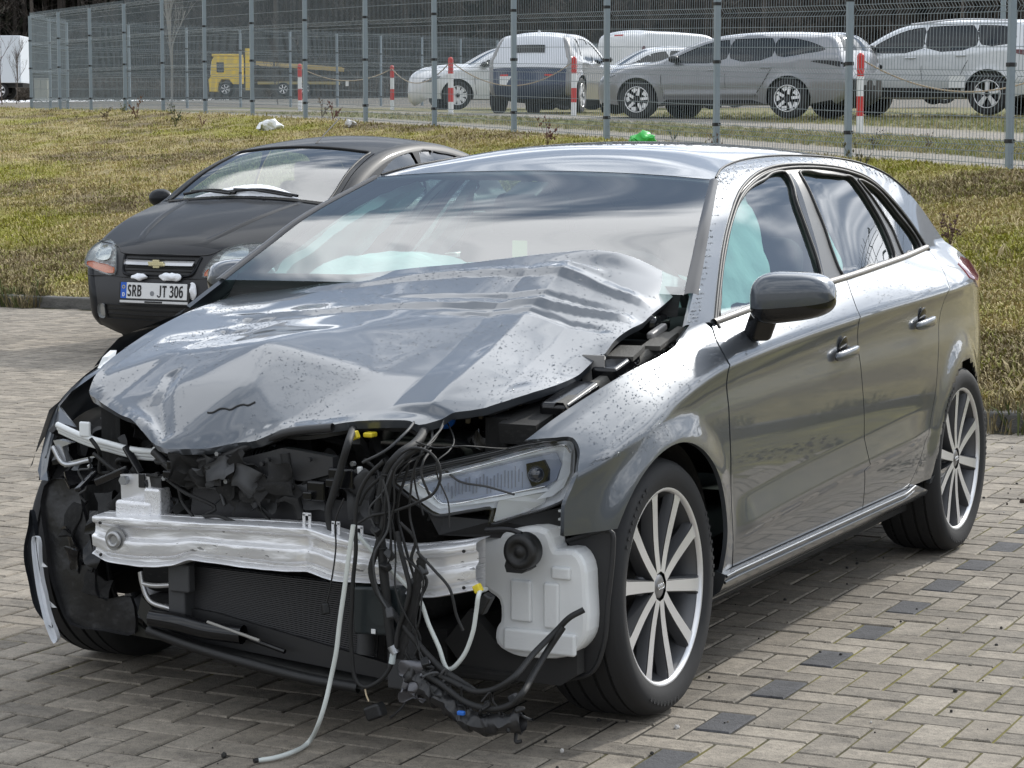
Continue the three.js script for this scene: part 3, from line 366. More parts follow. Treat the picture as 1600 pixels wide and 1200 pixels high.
  radLow: [[0.52, 0.384, 0.194], [0.52, 0.375, -0.357], [0.52, 0.187, -0.342], [0.52, 0.249, 0.166]],
  carrier: [[0.56, 0.608, 0.186], [0.56, 0.64, 0.144], [0.56, 0.657, 0.05], [0.56, 0.686, -0.061], [0.56, 0.697, -0.098], [0.56, 0.693, -0.152], [0.56, 0.683, -0.241], [0.56, 0.644, -0.241], [0.56, 0.62, -0.16], [0.56, 0.624, -0.06], [0.56, 0.606, 0.051], [0.56, 0.58, 0.126], [0.56, 0.585, 0.183]],
  seal: [[0.56, 0.667, 0.277], [0.56, 0.623, 0.21], [0.56, 0.646, 0.163], [0.56, 0.668, 0.068], [0.56, 0.705, -0.025], [0.56, 0.736, -0.116], [0.56, 0.755, -0.242]],
  tray: [[0.6, 0.222, 0.273], [0.6, 0.194, 0.143], [0.6, 0.165, -0.043], [0.6, 0.148, -0.189], [0.6, 0.14, -0.331]],
  trayTop: [[0.58, 0.231, 0.3], [0.58, 0.193, 0.272], [0.58, 0.194, 0.1], [0.58, 0.157, -0.39], [0.58, 0.196, -0.39], [0.58, 0.274, 0.099], [0.58, 0.285, 0.251]],
  pipe: [[0.56, 0.359, 0.323], [0.56, 0.332, 0.318], [0.56, 0.288, 0.296], [0.56, 0.274, 0.242], [0.56, 0.265, 0.192]],
  pipe2: [[0.56, 0.33, 0.318], [0.56, 0.327, 0.283], [0.56, 0.336, 0.21]],
  bracket: [[0.52, 0.595, 0.408], [0.52, 0.602, 0.302], [0.52, 0.568, 0.295], [0.52, 0.561, 0.264], [0.52, 0.497, 0.25], [0.52, 0.491, 0.328], [0.52, 0.515, 0.406]],
  strip: [[0.366, 0.679, 0.72], [0.389, 0.657, 0.62], [0.414, 0.646, 0.52], [0.442, 0.639, 0.42], [0.448, 0.639, 0.35]],
  lampFrameR: [[0.36, 0.643, 0.74], [0.36, 0.646, 0.721], [0.36, 0.64, 0.68], [0.36, 0.628, 0.711], [0.36, 0.588, 0.698], [0.36, 0.611, 0.606], [0.36, 0.608, 0.6], [0.36, 0.575, 0.69], [0.36, 0.574, 0.706]],
  fenderR: [[0.041, 0.823, 0.8], [0.105, 0.783, 0.83], [0.151, 0.747, 0.85], [0.182, 0.713, 0.86], [0.204, 0.667, 0.87], [0.24, 0.601, 0.87], [0.277, 0.545, 0.86], [0.292, 0.522, 0.84], [0.308, 0.526, 0.8], [0.29, 0.549, 0.82], [0.265, 0.624, 0.82], [0.256, 0.677, 0.8], [0.289, 0.671, 0.72], [0.245, 0.694, 0.78], [0.215, 0.713, 0.83], [0.184, 0.752, 0.81], [0.113, 0.795, 0.78], [0.081, 0.816, 0.76]],
  bumperStrip: [[0.395, 0.389, 0.772], [0.395, 0.39, 0.751], [0.395, 0.336, 0.744], [0.395, 0.285, 0.737], [0.395, 0.243, 0.723], [0.395, 0.201, 0.71], [0.395, 0.135, 0.678], [0.395, 0.116, 0.695], [0.395, 0.152, 0.715], [0.395, 0.199, 0.735], [0.395, 0.266, 0.759], [0.395, 0.334, 0.77]],
  bumperTorn: [[0.38, 0.459, 0.788], [0.38, 0.426, 0.775], [0.38, 0.375, 0.767], [0.38, 0.273, 0.745], [0.38, 0.156, 0.701], [0.38, 0.17, 0.733], [0.38, 0.209, 0.78], [0.38, 0.294, 0.808], [0.38, 0.363, 0.812], [0.38, 0.415, 0.8]],
  linerR: [[0.4, 0.522, 0.748], [0.4, 0.55, 0.676], [0.4, 0.517, 0.615], [0.4, 0.468, 0.592], [0.4, 0.335, 0.558], [0.4, 0.251, 0.543], [0.4, 0.26, 0.448], [0.4, 0.168, 0.435], [0.4, 0.163, 0.521], [0.4, 0.17, 0.644], [0.4, 0.237, 0.701], [0.4, 0.371, 0.739]],
  linerL: [[0.33, 0.485, -0.75], [0.33, 0.517, -0.867], [0.33, 0.472, -0.872], [0.33, 0.348, -0.86], [0.33, 0.246, -0.85], [0.33, 0.173, -0.818], [0.33, 0.14, -0.725], [0.33, 0.201, -0.785], [0.33, 0.264, -0.796], [0.33, 0.434, -0.792]],
  bigLinerL: [[0.36, 0.22, -0.445], [0.36, 0.162, -0.498], [0.36, 0.14, -0.62], [0.36, 0.145, -0.757], [0.36, 0.175, -0.849], [0.36, 0.261, -0.865], [0.36, 0.255, -0.798], [0.36, 0.21, -0.688], [0.36, 0.234, -0.585], [0.36, 0.306, -0.515]],
  hoodSnow: [[0.269, 0.831, 0.66], [0.245, 0.859, 0.66], [0.197, 0.871, 0.67], [0.217, 0.849, 0.66], [0.26, 0.833, 0.65]],
  wing: [[0.262, 0.791, -0.7], [0.02, 0.83, -0.7], [-0.173, 0.878, -0.72], [-0.361, 0.914, -0.73], [-0.402, 0.928, -0.74]],
  airF: [[-0.574, 0.968, -0.786], [-0.686, 1.047, -0.745], [-0.905, 1.17, -0.68], [-1.159, 1.266, -0.627], [-1.315, 1.296, -0.607], [-1.258, 1.222, -0.66], [-1.202, 1.131, -0.714], [-1.14, 1.06, -0.753], [-1.065, 1, -0.785], [-0.818, 0.979, -0.789]],
  airR: [[-1.726, 1.318, -0.602], [-1.736, 1.268, -0.642], [-1.795, 1.176, -0.697], [-1.773, 1.087, -0.748], [-1.728, 1.03, -0.781], [-1.587, 1.022, -0.786], [-1.662, 1.171, -0.7]],
};
// ------------------------------------------------------------------ paints and glass
const paint = phy(0.098, 0.108, 0.122, 0.34, 0.52, { clearcoat: 1, clearcoatRoughness: 0.025 });
const glass = phy(0.63, 0.77, 0.74, 0.0, 0, { transmission: 1, thickness: 0, ior: 2.35 });   // two reflecting faces of the pane taken together
const lensMat = phy(0.93, 0.95, 0.97, 0.04, 0, { transmission: 1, thickness: 0, ior: 1.5 });
const rubberSeal = std(0.014, 0.014, 0.014, 0.5), frameGrey = std(0.10, 0.098, 0.095, 0.34, 0.2), trimAlu = std(0.33, 0.31, 0.29, 0.42, 0.6);
const clothMat = phy(0.50, 0.70, 0.66, 0.9, 0, { bumpMap: scuffTex, bumpScale: 0.004 });

// ------------------------------------------------------------------ the crashed car: body
const car = thing('crashed_car', 'dark grey five-door hatchback with crushed bonnet and torn-off front bumper', 'car');
const sideMap = s => (u, v) => [u, v, s * zS(u, v)];
const shift = (c, d) => c.map(p => [p[0] + d, p[1]]);
const xy = a => a.map(p => [p[0], p[1]]);
const arc = (cx, cy, r, a0, a1, n = 26) => Array.from({ length: n + 1 }, (_, i) => { const a = (a0 + (a1 - a0) * i / n) * Math.PI / 180; return [cx + r * Math.cos(a), cy + r * Math.sin(a)]; });
const gapF = sp2([[-0.469, 0.942], [-0.41, 0.905], [-0.377, 0.855], [-0.371, 0.75], [-0.379, 0.598], [-0.41, 0.42], [-0.451, 0.304]], 6);
const gapB = sp2([[-1.583, 1.004], [-1.50, 0.957], [-1.450, 0.906], [-1.452, 0.80], [-1.484, 0.618], [-1.52, 0.45], [-1.555, 0.304]], 6);
const gapR = sp2([[-2.745, 1.038], [-2.60, 0.99], [-2.42, 0.915], [-2.33, 0.83], [-2.285, 0.70], [-2.25, 0.58], [-2.19, 0.47], [-2.09, 0.36], [-2.02, 0.304]], 6);
const beltPts = (x0, x1, n, d = 0) => Array.from({ length: n + 1 }, (_, i) => { const x = x0 + (x1 - x0) * i / n; return [x, beltY(x) + d]; });
const frameOut = sp2(xy(G.frameOut), 5);
const ditch = sp2([[-1.063, 1.318], [-1.197, 1.344], [-1.355, 1.362], [-1.55, 1.375], [-1.8, 1.381], [-2.1, 1.374], [-2.4, 1.348], [-2.7, 1.293], [-2.95, 1.20], [-3.12, 1.09]], 6);
const apEdge = sp2(xy(G.apL), 5);
const ditchY = tab(ditch.slice().reverse());
function buildSide(s, detail) {
  const f = s < 0, mp = sideMap(s), o = { step: 0.02, rim: 0.012, flip: f, skew: creaseY };
  if (s < 0) {
    const fender = [...sp2(xy(G.fenderTop).slice(0, 6), 4), ...sp2(xy(G.fenderFront), 4), ...arc(0, 0.3285, 0.362, 32, 166, 34), [-0.366, 0.30], ...shift(gapF, 0.004).reverse().slice(0, -1), [-0.445, 0.955]];
    mk('front_fender', panel(fender, mp, o), paint, car);
  }
  const fd = mk('front_door', panel([...shift(gapF, -0.004), ...shift(gapB, 0.003).reverse(), ...beltPts(-1.56, -0.49, 10).slice(1)], mp, o), paint, car);
  const rd = mk('rear_door', panel([...shift(gapB, -0.003), ...shift(gapR, 0.003).reverse(), ...beltPts(-2.70, -1.59, 10)], mp, o), paint, car);
  const sideOuter = [...apEdge.slice().reverse(), ...ditch, [-3.22, 1.02], [-3.30, 0.95], [-3.40, 0.86], [-3.44, 0.70], [-3.46, 0.55], [-3.42, 0.36], [-3.36, 0.24], [-3.05, 0.24], [-2.985, 0.27], ...arc(-2.636, 0.3285, 0.352, -8, 186, 44), [-2.004, 0.304], ...shift(gapR, -0.003).reverse(), [-2.767, 1.051], ...frameOut.slice().reverse().slice(1), [-0.47, 0.953]];
  mk('side_frame', panel(sideOuter, mp, o), paint, car);
  // rocker: two lit ledges under the doors
  const sill = [...beltPts(-0.36, -2.06, 30).map(p => [p[0], 0.298]), [-2.10, 0.30], [-2.26, 0.262], [-2.28, 0.235], [-1.9, 0.20], [-0.5, 0.19], [-0.40, 0.20]];
  const sl = mk('sill', panel(sill, (u, v) => [u, v, s * (zS(u, v) + 0.012 * sstep(0.20, 0.28, v) - 0.05 * sstep(0.25, 0.19, v))], { ...o, rim: 0.03, skew: null }), paint, car);
  for (const y of [0.291, 0.274]) mk('sill_edge', tube(Array.from({ length: 18 }, (_, i) => { const x = -0.372 - 1.70 * i / 17; return [x, y + (i === 17 ? 0.012 : 0), s * (zS(x, y) + 0.0135)]; }), 0.0042, 6), paint, sl);
  const ring = sp2(xy(G.frameOut), 5).concat(beltPts(-2.755, -0.51, 24, 0.003));
  const hF = sp2(xy(G.winF), 4, true), hR = sp2(xy(G.winR), 4, true), hQ = sp2(xy(G.winQ), 4, true);
  const scale = (p, k) => { const c = [0, 0]; for (const q of p) { c[0] += q[0] / p.length; c[1] += q[1] / p.length; } return p.map(q => [c[0] + (q[0] - c[0]) * k, c[1] + (q[1] - c[1]) * k]); };
  const inset = (u, v) => [u, v, s * (zS(u, v) - 0.006)], deep = (u, v) => [u, v, s * (zS(u, v) - 0.014)];
  const wf = mk('window_frame', panel(ring, inset, { step: 0.022, holes: [hF, hR, hQ], rim: 0.02, flip: f }), frameGrey, car);
  for (const [n, p] of [['front_window', hF], ['rear_window', hR], ['quarter_window', hQ]]) {
    mk(n, panel(scale(p, 1.02), deep, { step: 0.05, flip: f }), glass, car);
    mk('window_seal', tube(scale(p, 0.997).filter((_, i) => i % 2 === 0).map(q => [q[0], q[1], s * (zS(q[0], q[1]) - 0.004)]), 0.0052, 6, 120, true), rubberSeal, wf);
  }
  // black pillar strips behind and ahead of the front window
  mk('pillar_strip', panel([[-1.628, 1.328], [-1.655, 1.328], [-1.56, 1.20], [-1.49, 1.10], [-1.42, 1.018], [-1.398, 1.016], [-1.475, 1.11], [-1.54, 1.235]], (u, v) => [u, v, s * (zS(u, v) - 0.002)], { step: 0.03, flip: f, rim: 0.008 }), M.blackGloss, wf);
  for (const d of [0, 0.016]) mk('door_seal', tube(frameOut.map(q => [q[0], q[1] - d * 0.6, s * (zS(q[0], q[1] - d * 0.6) - 0.001)]), 0.0055, 6, 90), rubberSeal, wf);
  mk('belt_trim', tube(beltPts(-0.495, -2.755, 30, 0.004).map(q => [q[0], q[1], s * (zS(q[0], q[1]) + 0.001)]), 0.0105, 8, 70), trimAlu, car);
  // handles
  for (const [d, hx, hy] of [[fd, -1.313, 0.806], [rd, -2.117, 0.838]]) {
    const z = zS(hx, hy), h = sub(d, 'door_handle');
    const cup = new THREE.SphereGeometry(1, 20, 12); cup.scale(0.043, 0.046, 0.005); mk('handle_cup', T(cup, hx + 0.01, hy + 0.004, s * (z - 0.001), 0.20 * s, 0, 0), M.blackGloss, d);
    const pts = []; for (let i = 0; i <= 14; i++) { const t = i / 14; pts.push([hx + 0.105 - 0.21 * t, hy - 0.004 + 0.012 * (t - 0.5), s * (z - 0.006 + 0.036 * Math.pow(Math.sin(Math.PI * clamp(0.02 + 0.96 * t)), 0.5))]); }
    const g = new THREE.TubeGeometry(new THREE.CatmullRomCurve3(pts.map(p => V3(...p))), 30, 0.014, 10); d.remove(h);
    const hb = gridSurf((u, v) => { const a = v * Math.PI * 2, k = Math.pow(Math.max(0, 1 - Math.abs(u * 2 - 1) ** 4), 0.5), sg = q => Math.sign(q) * Math.pow(Math.abs(q), 0.7); return [hx + 0.105 - 0.21 * u, hy - 0.002 + 0.010 * (u - 0.5) + 0.0165 * k * sg(Math.sin(a)), s * (z + 0.012 + 0.010 * Math.sin(Math.PI * u) + 0.011 * k * sg(Math.cos(a)))]; }, 28, 18);
    mk('door_handle', [hb], paint, d);
  }
  return { fd, rd, wf };
}
const sideL = buildSide(-1), sideR = buildSide(1);
// roof
{
  const zd = x => zS(x, ditchY(x));
  const roofMap = (x, w) => { const c = 0.034 * sstep(-1.02, -1.45, x) + 0.012, k = 1 - w * w; return [x, ditchY(x) - 0.001 + c * (k * 0.75 + 0.25 * (1 - Math.pow(Math.abs(w), 5))), w * zd(x)]; };
  const front = Array.from({ length: 21 }, (_, i) => { const w = -1 + i / 10; return [-1.066 - 0.035 * (1 - w * w), w]; });
  mk('roof', panel([...front, [-2.2, 1], [-2.97, 1], [-2.99, 0.5], [-3.0, 0], [-2.99, -0.5], [-2.97, -1], [-2.2, -1]], roofMap, { sx: 0.06, sy: 0.06, rim: 0.015, flip: true, eps: 2e-3 }), paint, car);
  for (const s of [-1, 1]) mk('roof_strip', tube(ditch.slice(1, -8).map(p => [p[0], p[1] + 0.001, s * (zS(p[0], p[1]) + 0.001)]), 0.0035, 6, 80), rubberSeal, car);
  mk('tailgate', gridSurf((u, v) => { const w = u * 2 - 1, t = v; const x = lerp(-2.96, -3.36, Math.pow(t, 0.8)), y = lerp(1.20, 0.62, t); return [x - 0.10 * (1 - w * w), y + 0.02 * (1 - w * w), w * (t < 0.5 ? lerp(0.60, 0.70, t * 2) : 0.70)]; }, 16, 12), paint, car);
  mk('rear_bumper', gridSurf((u, v) => { const w = u * 2 - 1; return [-3.46 + 0.10 * w * w + 0.06 * (v - 0.4) ** 2 * 4 * 0.3 - 0.02, lerp(0.66, 0.22, v), w * 0.70]; }, 16, 8), paint, car);
  for (const s of [-1, 1]) mk('tail_lamp', panel([[-2.84, 0.945], [-2.90, 0.99], [-3.10, 1.005], [-3.24, 0.985], [-3.30, 0.93], [-3.22, 0.885], [-3.0, 0.90]], (u, v) => [u, v, s * (zS(u, v) + 0.005)], { step: 0.03, rim: 0.012, flip: s < 0 }), phy(0.35, 0.015, 0.012, 0.1, 0, { clearcoat: 1 }), car);
}
// windscreen
{
  const L = G.apL.slice(0, 4).concat([[-0.455, 1.022, -0.75]]).map(p => V3(...p)), cur = new THREE.CatmullRomCurve3(L, false, 'centripetal');
  const edge = (t, s) => { const p = cur.getPointAt(clamp(1 - t)); return [p.x + 0.004, p.y + 0.002, s * (Math.abs(p.z) - 0.004)]; };
  const scr = (t, w) => { const a = edge(t, -1), k = 1 - w * w; const bx = lerp(0.075, -0.036, Math.pow(t, 0.8)), by = lerp(0.012, 0.022, t); return [a[0] + bx * k, a[1] + by * k, w * Math.abs(a[2])]; };
  const ws = mk('windscreen', gridSurf((u, v) => scr(v, u * 2 - 1), 36, 30), glass, car);
  for (const s of [-1, 1]) mk('windscreen_trim', gridSurf((u, v) => { const w = s * (1 + (u - 0.5) * 0.052); const q = scr(v, w); return [q[0], q[1] + 0.005 * Math.sin(Math.PI * u) + 0.001, q[2]]; }, 6, 40), std(0.035, 0.034, 0.036, 0.3), car);
  mk('windscreen_band', gridSurf((u, v) => { const q = scr(0.985 + 0.012 * v, (u * 2 - 1) * 0.985); return [q[0], q[1] - 0.004, q[2]]; }, 30, 2), M.black, ws);
  mk('cowl', gridSurf((u, v) => { const q = scr(0.02 + 0.05 * v, (u * 2 - 1) * 0.96); return [q[0] + 0.02 * (1 - v), q[1] - 0.06 * (1 - v) - 0.006, q[2]]; }, 30, 3), M.blackDull, car);
  // mirror with its camera housing behind the glass
  mk('interior_mirror', [T(box(0.03, 0.06, 0.22, 0.014), -1.10, 1.235, 0.02, 0, 0, 0.3), T(box(0.12, 0.03, 0.11, 0.012), -1.02, 1.275, 0.02, 0, 0, -0.35)], M.black, car);
}
// cabin: floor, dashboard, seats, steering wheel, deployed airbags, headlining
{
  mk('cabin_floor', T(box(2.6, 0.06, 1.5), -1.75, 0.32, 0), M.blackDull, car);
  mk('bulkhead', T(box(0.05, 0.62, 1.5), -0.33, 0.6, 0), M.blackDull, car);
  mk('dashboard', [T(box(0.46, 0.2, 1.42, 0.07), -0.62, 0.84, 0), T(box(0.3, 0.06, 0.44, 0.03), -0.78, 0.925, -0.36)], M.blackDull, car);
  mk('headlining', gridSurf((u, v) => [lerp(-1.16, -2.9, v), ditchY(lerp(-1.16, -2.9, v)) - 0.03, (u * 2 - 1) * 0.47], 6, 12), std(0.25, 0.24, 0.22, 0.95), car);
  for (const s of [-1, 1]) { const st = mk('seat', [T(box(0.5, 0.16, 0.5, 0.06), -1.35, 0.52, s * 0.36), T(box(0.15, 0.62, 0.48, 0.06), -1.66, 0.82, s * 0.36, 0, 0, 0.25)], M.blackDull, car); mk('headrest', T(box(0.1, 0.17, 0.26, 0.045), -1.73, 1.17, s * 0.36, 0, 0, 0.15), M.blackDull, st); }
  mk('rear_bench', [T(box(0.5, 0.16, 1.3, 0.06), -2.2, 0.5, 0), T(box(0.15, 0.6, 1.3, 0.06), -2.5, 0.8, 0, 0, 0, 0.3)], M.blackDull, car);
  mk('steering_wheel', T(new THREE.TorusGeometry(0.18, 0.016, 8, 32), -0.93, 0.92, -0.36, 0, Math.PI / 2, 0), M.black, car);
  // burst airbags: the curtains hang inside the side windows, the others lie over the dashboard
  const mkBag = (n, pts, s, d) => mk(n, crumple(panel(sp2(xy(pts), 4, true), (u, v) => [u, v, s * (zS(u, v) - d - 0.02 * PN.noise(u * 9, v * 7, 3))], { step: 0.03, flip: s < 0, rim: 0.03 }), 0.012, 14, 3), clothMat, car);
  mkBag('curtain_airbag', G.airF, -1, 0.05); mkBag('curtain_airbag', G.airR, -1, 0.05); mkBag('curtain_airbag', G.airF, 1, 0.05); mkBag('curtain_airbag', G.airR, 1, 0.05);
  const bag = (w, h, d, x, y, z, s) => { const g = new THREE.SphereGeometry(1, 36, 24); g.scale(w, h, d); return T(crumple(g, 0.03, 9, s), x, y, z); };
  mk('passenger_airbag', bag(0.20, 0.12, 0.38, -0.78, 0.975, 0.32, 2), clothMat, car);
  mk('driver_airbag', bag(0.09, 0.15, 0.2, -1.02, 0.92, -0.36, 7), clothMat, car);
  mk('air_freshener', T(box(0.004, 0.09, 0.05, 0.002), -0.93, 1.09, 0.0), std(0.35, 0.45, 0.2, 0.7), car);
}
// door mirrors
for (const s of [-1, 1]) {
  const m = sub(car, 'door_mirror');
  const shell = (t0, t1) => gridSurf((u, v) => {                       // u along the arm outwards, v round the section
    const a = lerp(t0, t1, v), cx = Math.cos(a), cy = Math.sin(a), e = 0.62, sg = q => Math.sign(q) * Math.pow(Math.abs(q), e);
    const k = Math.pow(Math.max(0, 1 - Math.pow(Math.abs(u * 2 - 1), 3.4)), 0.42), taper = lerp(1.08, 0.80, u);
    return [0.085 * k * taper * sg(cx) - 0.05 * u, 0.070 * k * taper * sg(cy) + 0.012 * (u - 0.5) - 0.01 * (1 - k), s * (-0.11 + 0.212 * u)];
  }, 40, 30);
  const P = s < 0 ? [-0.575, 1.020, s * 0.985] : [0, 0, 0];
  mk('mirror_cap', T(shell(-0.25, Math.PI + 0.25), ...P), phy(0.08, 0.09, 0.105, 0.3, 0.5, { clearcoat: 1, clearcoatRoughness: 0.02 }), m);
  mk('mirror_base', T(shell(Math.PI + 0.2, Math.PI * 2 - 0.2), P[0], P[1] - 0.002, P[2]), M.blackGloss, m);
  mk('mirror_glass', T(box(0.008, 0.095, 0.15, 0.004), P[0] - 0.075, P[1], P[2]), M.chrome, m);
  mk('mirror_foot', s < 0 ? beam([-0.60, 0.985, s * 0.905], [-0.635, 0.90, s * 0.862], 0.075, 0.05, 0.018) : beam([0.02, -0.03, -0.08], [0.06, -0.11, -0.14], 0.075, 0.05, 0.018), M.blackGloss, m);
  if (s > 0) { m.position.set(-0.86, 0.995, 0.935); m.rotation.y = 0.75; }   // knocked back against the door
}
// wheels
const spokeGeos = [];
function wheelGeo() {
  const R = 0.3235, w = 0.1125, prof = [[0.243, -w + 0.012], [0.262, -w + 0.002], [0.288, -w - 0.003], [0.305, -w + 0.004], [0.3165, -w + 0.018]];
  const gro = [[-0.066, 0.007], [-0.024, 0.009], [0.024, 0.009], [0.066, 0.007]];
  for (const [c, h] of gro) prof.push([R - 0.0012 * Math.abs(c) * 10, c - h / 2 - 0.001], [R - 0.008, c - h / 2], [R - 0.008, c + h / 2], [R - 0.0012 * Math.abs(c) * 10, c + h / 2 + 0.001]);
  prof.push([0.3165, w - 0.018], [0.305, w - 0.004], [0.288, w + 0.003], [0.262, w - 0.002], [0.243, w - 0.012], [0.235, 0], [0.243, -w + 0.012]);
  return T(new THREE.LatheGeometry(prof.map(p => new THREE.Vector2(...p)), 84), 0, 0, 0, Math.PI / 2, 0, 0);
}
const tyreG = toCreasedNormals(wheelGeo(), 0.6);
// sipes across the shoulders of the tread
const sipeG = (() => { const l = []; for (let i = 0; i < 64; i++) for (const s of [-1, 1]) { const a = i / 64 * Math.PI * 2 + (s > 0 ? 0.05 : 0); const g = box(0.0035, 0.0036, 0.027); g.rotateX(0.12 * s); g.rotateY(-0.22 * s); g.translate(0.3171, 0, s * 0.081); g.rotateZ(a); l.push(g); } return norm(l); })();
const letterG = (() => { const l = []; for (const a0 of [0.5, 2.6, 4.6]) for (let i = 0; i < 9; i++) { const a = a0 + i * 0.075; const g = box(0.012, 0.009, 0.0012, 0.0005); g.translate(0.290, 0, -0.1151); g.rotateZ(a); l.push(g); } return norm(l); })();
const ringG = (r0, r1, z0, z1) => T(new THREE.LatheGeometry([[r0, z0], [r1, z0], [r1, z1], [r0, z1], [r0, z0]].map(p => new THREE.Vector2(...p)), 72), 0, 0, 0, Math.PI / 2, 0, 0);
const rimG = norm([T(new THREE.LatheGeometry([[0.222, 0.10], [0.236, 0.108], [0.243, 0.10], [0.226, 0.06], [0.214, 0.0], [0.226, -0.06], [0.240, -0.088], [0.243, -0.094]].map(p => new THREE.Vector2(...p)), 72), 0, 0, 0, Math.PI / 2, 0, 0)]);
const lipG = T(new THREE.LatheGeometry([[0.2375, -0.0915], [0.2395, -0.100], [0.2465, -0.1035], [0.2520, -0.100], [0.2525, -0.094]].map(p => new THREE.Vector2(...p)), 90), 0, 0, 0, Math.PI / 2, 0, 0);
// spoke: deep grey body, machined face on the outer side; curved profile, rim end wider
const spokeBody = (() => { const g = gridSurf((u, v) => { const r = lerp(0.045, 0.240, u), a = v * Math.PI * 2, wd = lerp(0.015, 0.018, u) * (1 + 0.35 * sstep(0.88, 1, u)), zf = lerp(-0.086, -0.094, sstep(0, 1, u)) + 0.003 * Math.sin(Math.PI * u) ; const y = wd * Math.sign(Math.cos(a)) * Math.pow(Math.abs(Math.cos(a)), 0.45), d = (Math.sin(a) > 0 ? 1 : 0) * lerp(0.052, 0.040, u) * (1 - 0.4 * Math.abs(Math.cos(a))); return [r, y * (d > 0.005 ? 1.25 : 1), zf + d]; }, 14, 24); return g; })();
const spokeFace = (() => { return gridSurf((u, v) => { const r = lerp(0.036, 0.2425, u), wd = lerp(0.0125, 0.0165, u) * (1 + 0.3 * sstep(0.9, 1, u)), zf = lerp(-0.086, -0.094, sstep(0, 1, clamp((r - 0.045) / 0.195))) + 0.003 * Math.sin(Math.PI * clamp((r - 0.045) / 0.195)); return [r, (v * 2 - 1) * wd, zf - 0.0025]; }, 16, 2, true); })();
const hubG = norm([T(new THREE.LatheGeometry([[0, -0.080], [0.030, -0.080], [0.034, -0.074], [0.05, -0.072], [0.066, -0.066], [0.070, -0.05], [0.07, 0.02]].map(p => new THREE.Vector2(...p)), 40), 0, 0, 0, Math.PI / 2, 0, 0)]);
const boltG = [0, 1, 2, 3, 4].map(i => { const a = (i + 0.5) / 5 * Math.PI * 2 + 0.3; return T(cyl(0.0095, 0.0095, 0.02, 6), 0.052 * Math.cos(a), 0.052 * Math.sin(a), -0.076, Math.PI / 2, 0, 0); });
const capG = norm([T(new THREE.SphereGeometry(0.031, 24, 10, 0, Math.PI * 2, 0, Math.PI / 2).scale(1, 0.22, 1), 0, 0, -0.083, -Math.PI / 2, 0, 0)]);
const capRings = norm([-1.5, -0.5, 0.5, 1.5].map(i => T(new THREE.TorusGeometry(0.0062, 0.0012, 6, 20), i * 0.0088, 0, -0.0905)));
const discG = norm([T(cyl(0.155, 0.155, 0.022, 48), 0, 0, 0.0, Math.PI / 2, 0, 0), T(cyl(0.08, 0.08, 0.06, 32), 0, 0, -0.02, Math.PI / 2, 0, 0)]);
function carWheel(x, s, tilt = 0, steer = 0, spin = 0) {
  const w = sub(car, 'wheel'); w.position.set(x, 0.3235, s * 0.766); w.rotation.set(tilt, (s > 0 ? Math.PI : 0) + steer, 0);
  const r = sub(w, 'rim');
  w.remove(r);
  const sp = new THREE.Group();
  mk('tyre', [tyreG.clone(), letterG.clone()], M.tyre, w); mk('tyre_sipes', sipeG, M.blackGloss, w);
  mk('rim', rimG, M.alloyDark, w); mk('rim_lip', lipG, M.alloyFace, w);
  for (let i = 0; i < 10; i++) {
    const a = spin + i * Math.PI / 5; mk('spoke', spokeBody.clone().rotateZ(a), M.alloyDark, w); mk('spoke_face', spokeFace.clone().rotateZ(a), M.alloyFace, w);
  }
  mk('hub', hubG, M.alloyDark, w); for (const b of boltG) mk('wheel_bolt', b, M.darkMetal, w); mk('hub_cap', capG, std(0.25, 0.25, 0.26, 0.35, 0.7), w); mk('cap_emblem', capRings, M.chrome, w);
  mk('brake_disc', discG, std(0.10, 0.095, 0.09, 0.5, 0.8), w);
  mk('brake_caliper', T(box(0.10, 0.22, 0.08, 0.02), -0.125, 0.02, 0.01), M.darkMetal, w);
  return w;
}
carWheel(0, -1, 0.035, 0.0, 0.148); carWheel(0, 1, 0, 0, 0.3); carWheel(-2.636, -1, 0, 0, 0.2); carWheel(-2.636, 1, 0, 0, 0.5);
// inner arches
for (const x of [0, -2.636]) for (const s of [-1, 1]) mk('wheel_arch_liner', gridSurf((u, v) => { const a = lerp(x === 0 ? 0.75 : -0.15, Math.PI + 0.15, u), r = 0.366; return [x + r * Math.cos(a), 0.3285 + r * Math.sin(a), s * lerp(0.842, 0.52, v)]; }, 30, 6), M.blackDull, car);
mk('underbody', [T(box(2.0, 0.08, 1.55), -1.32, 0.22, 0), T(box(0.7, 0.1, 1.2), -3.0, 0.28, 0), T(box(0.65, 0.1, 0.9), 0.05, 0.2, 0)], M.blackDull, car);
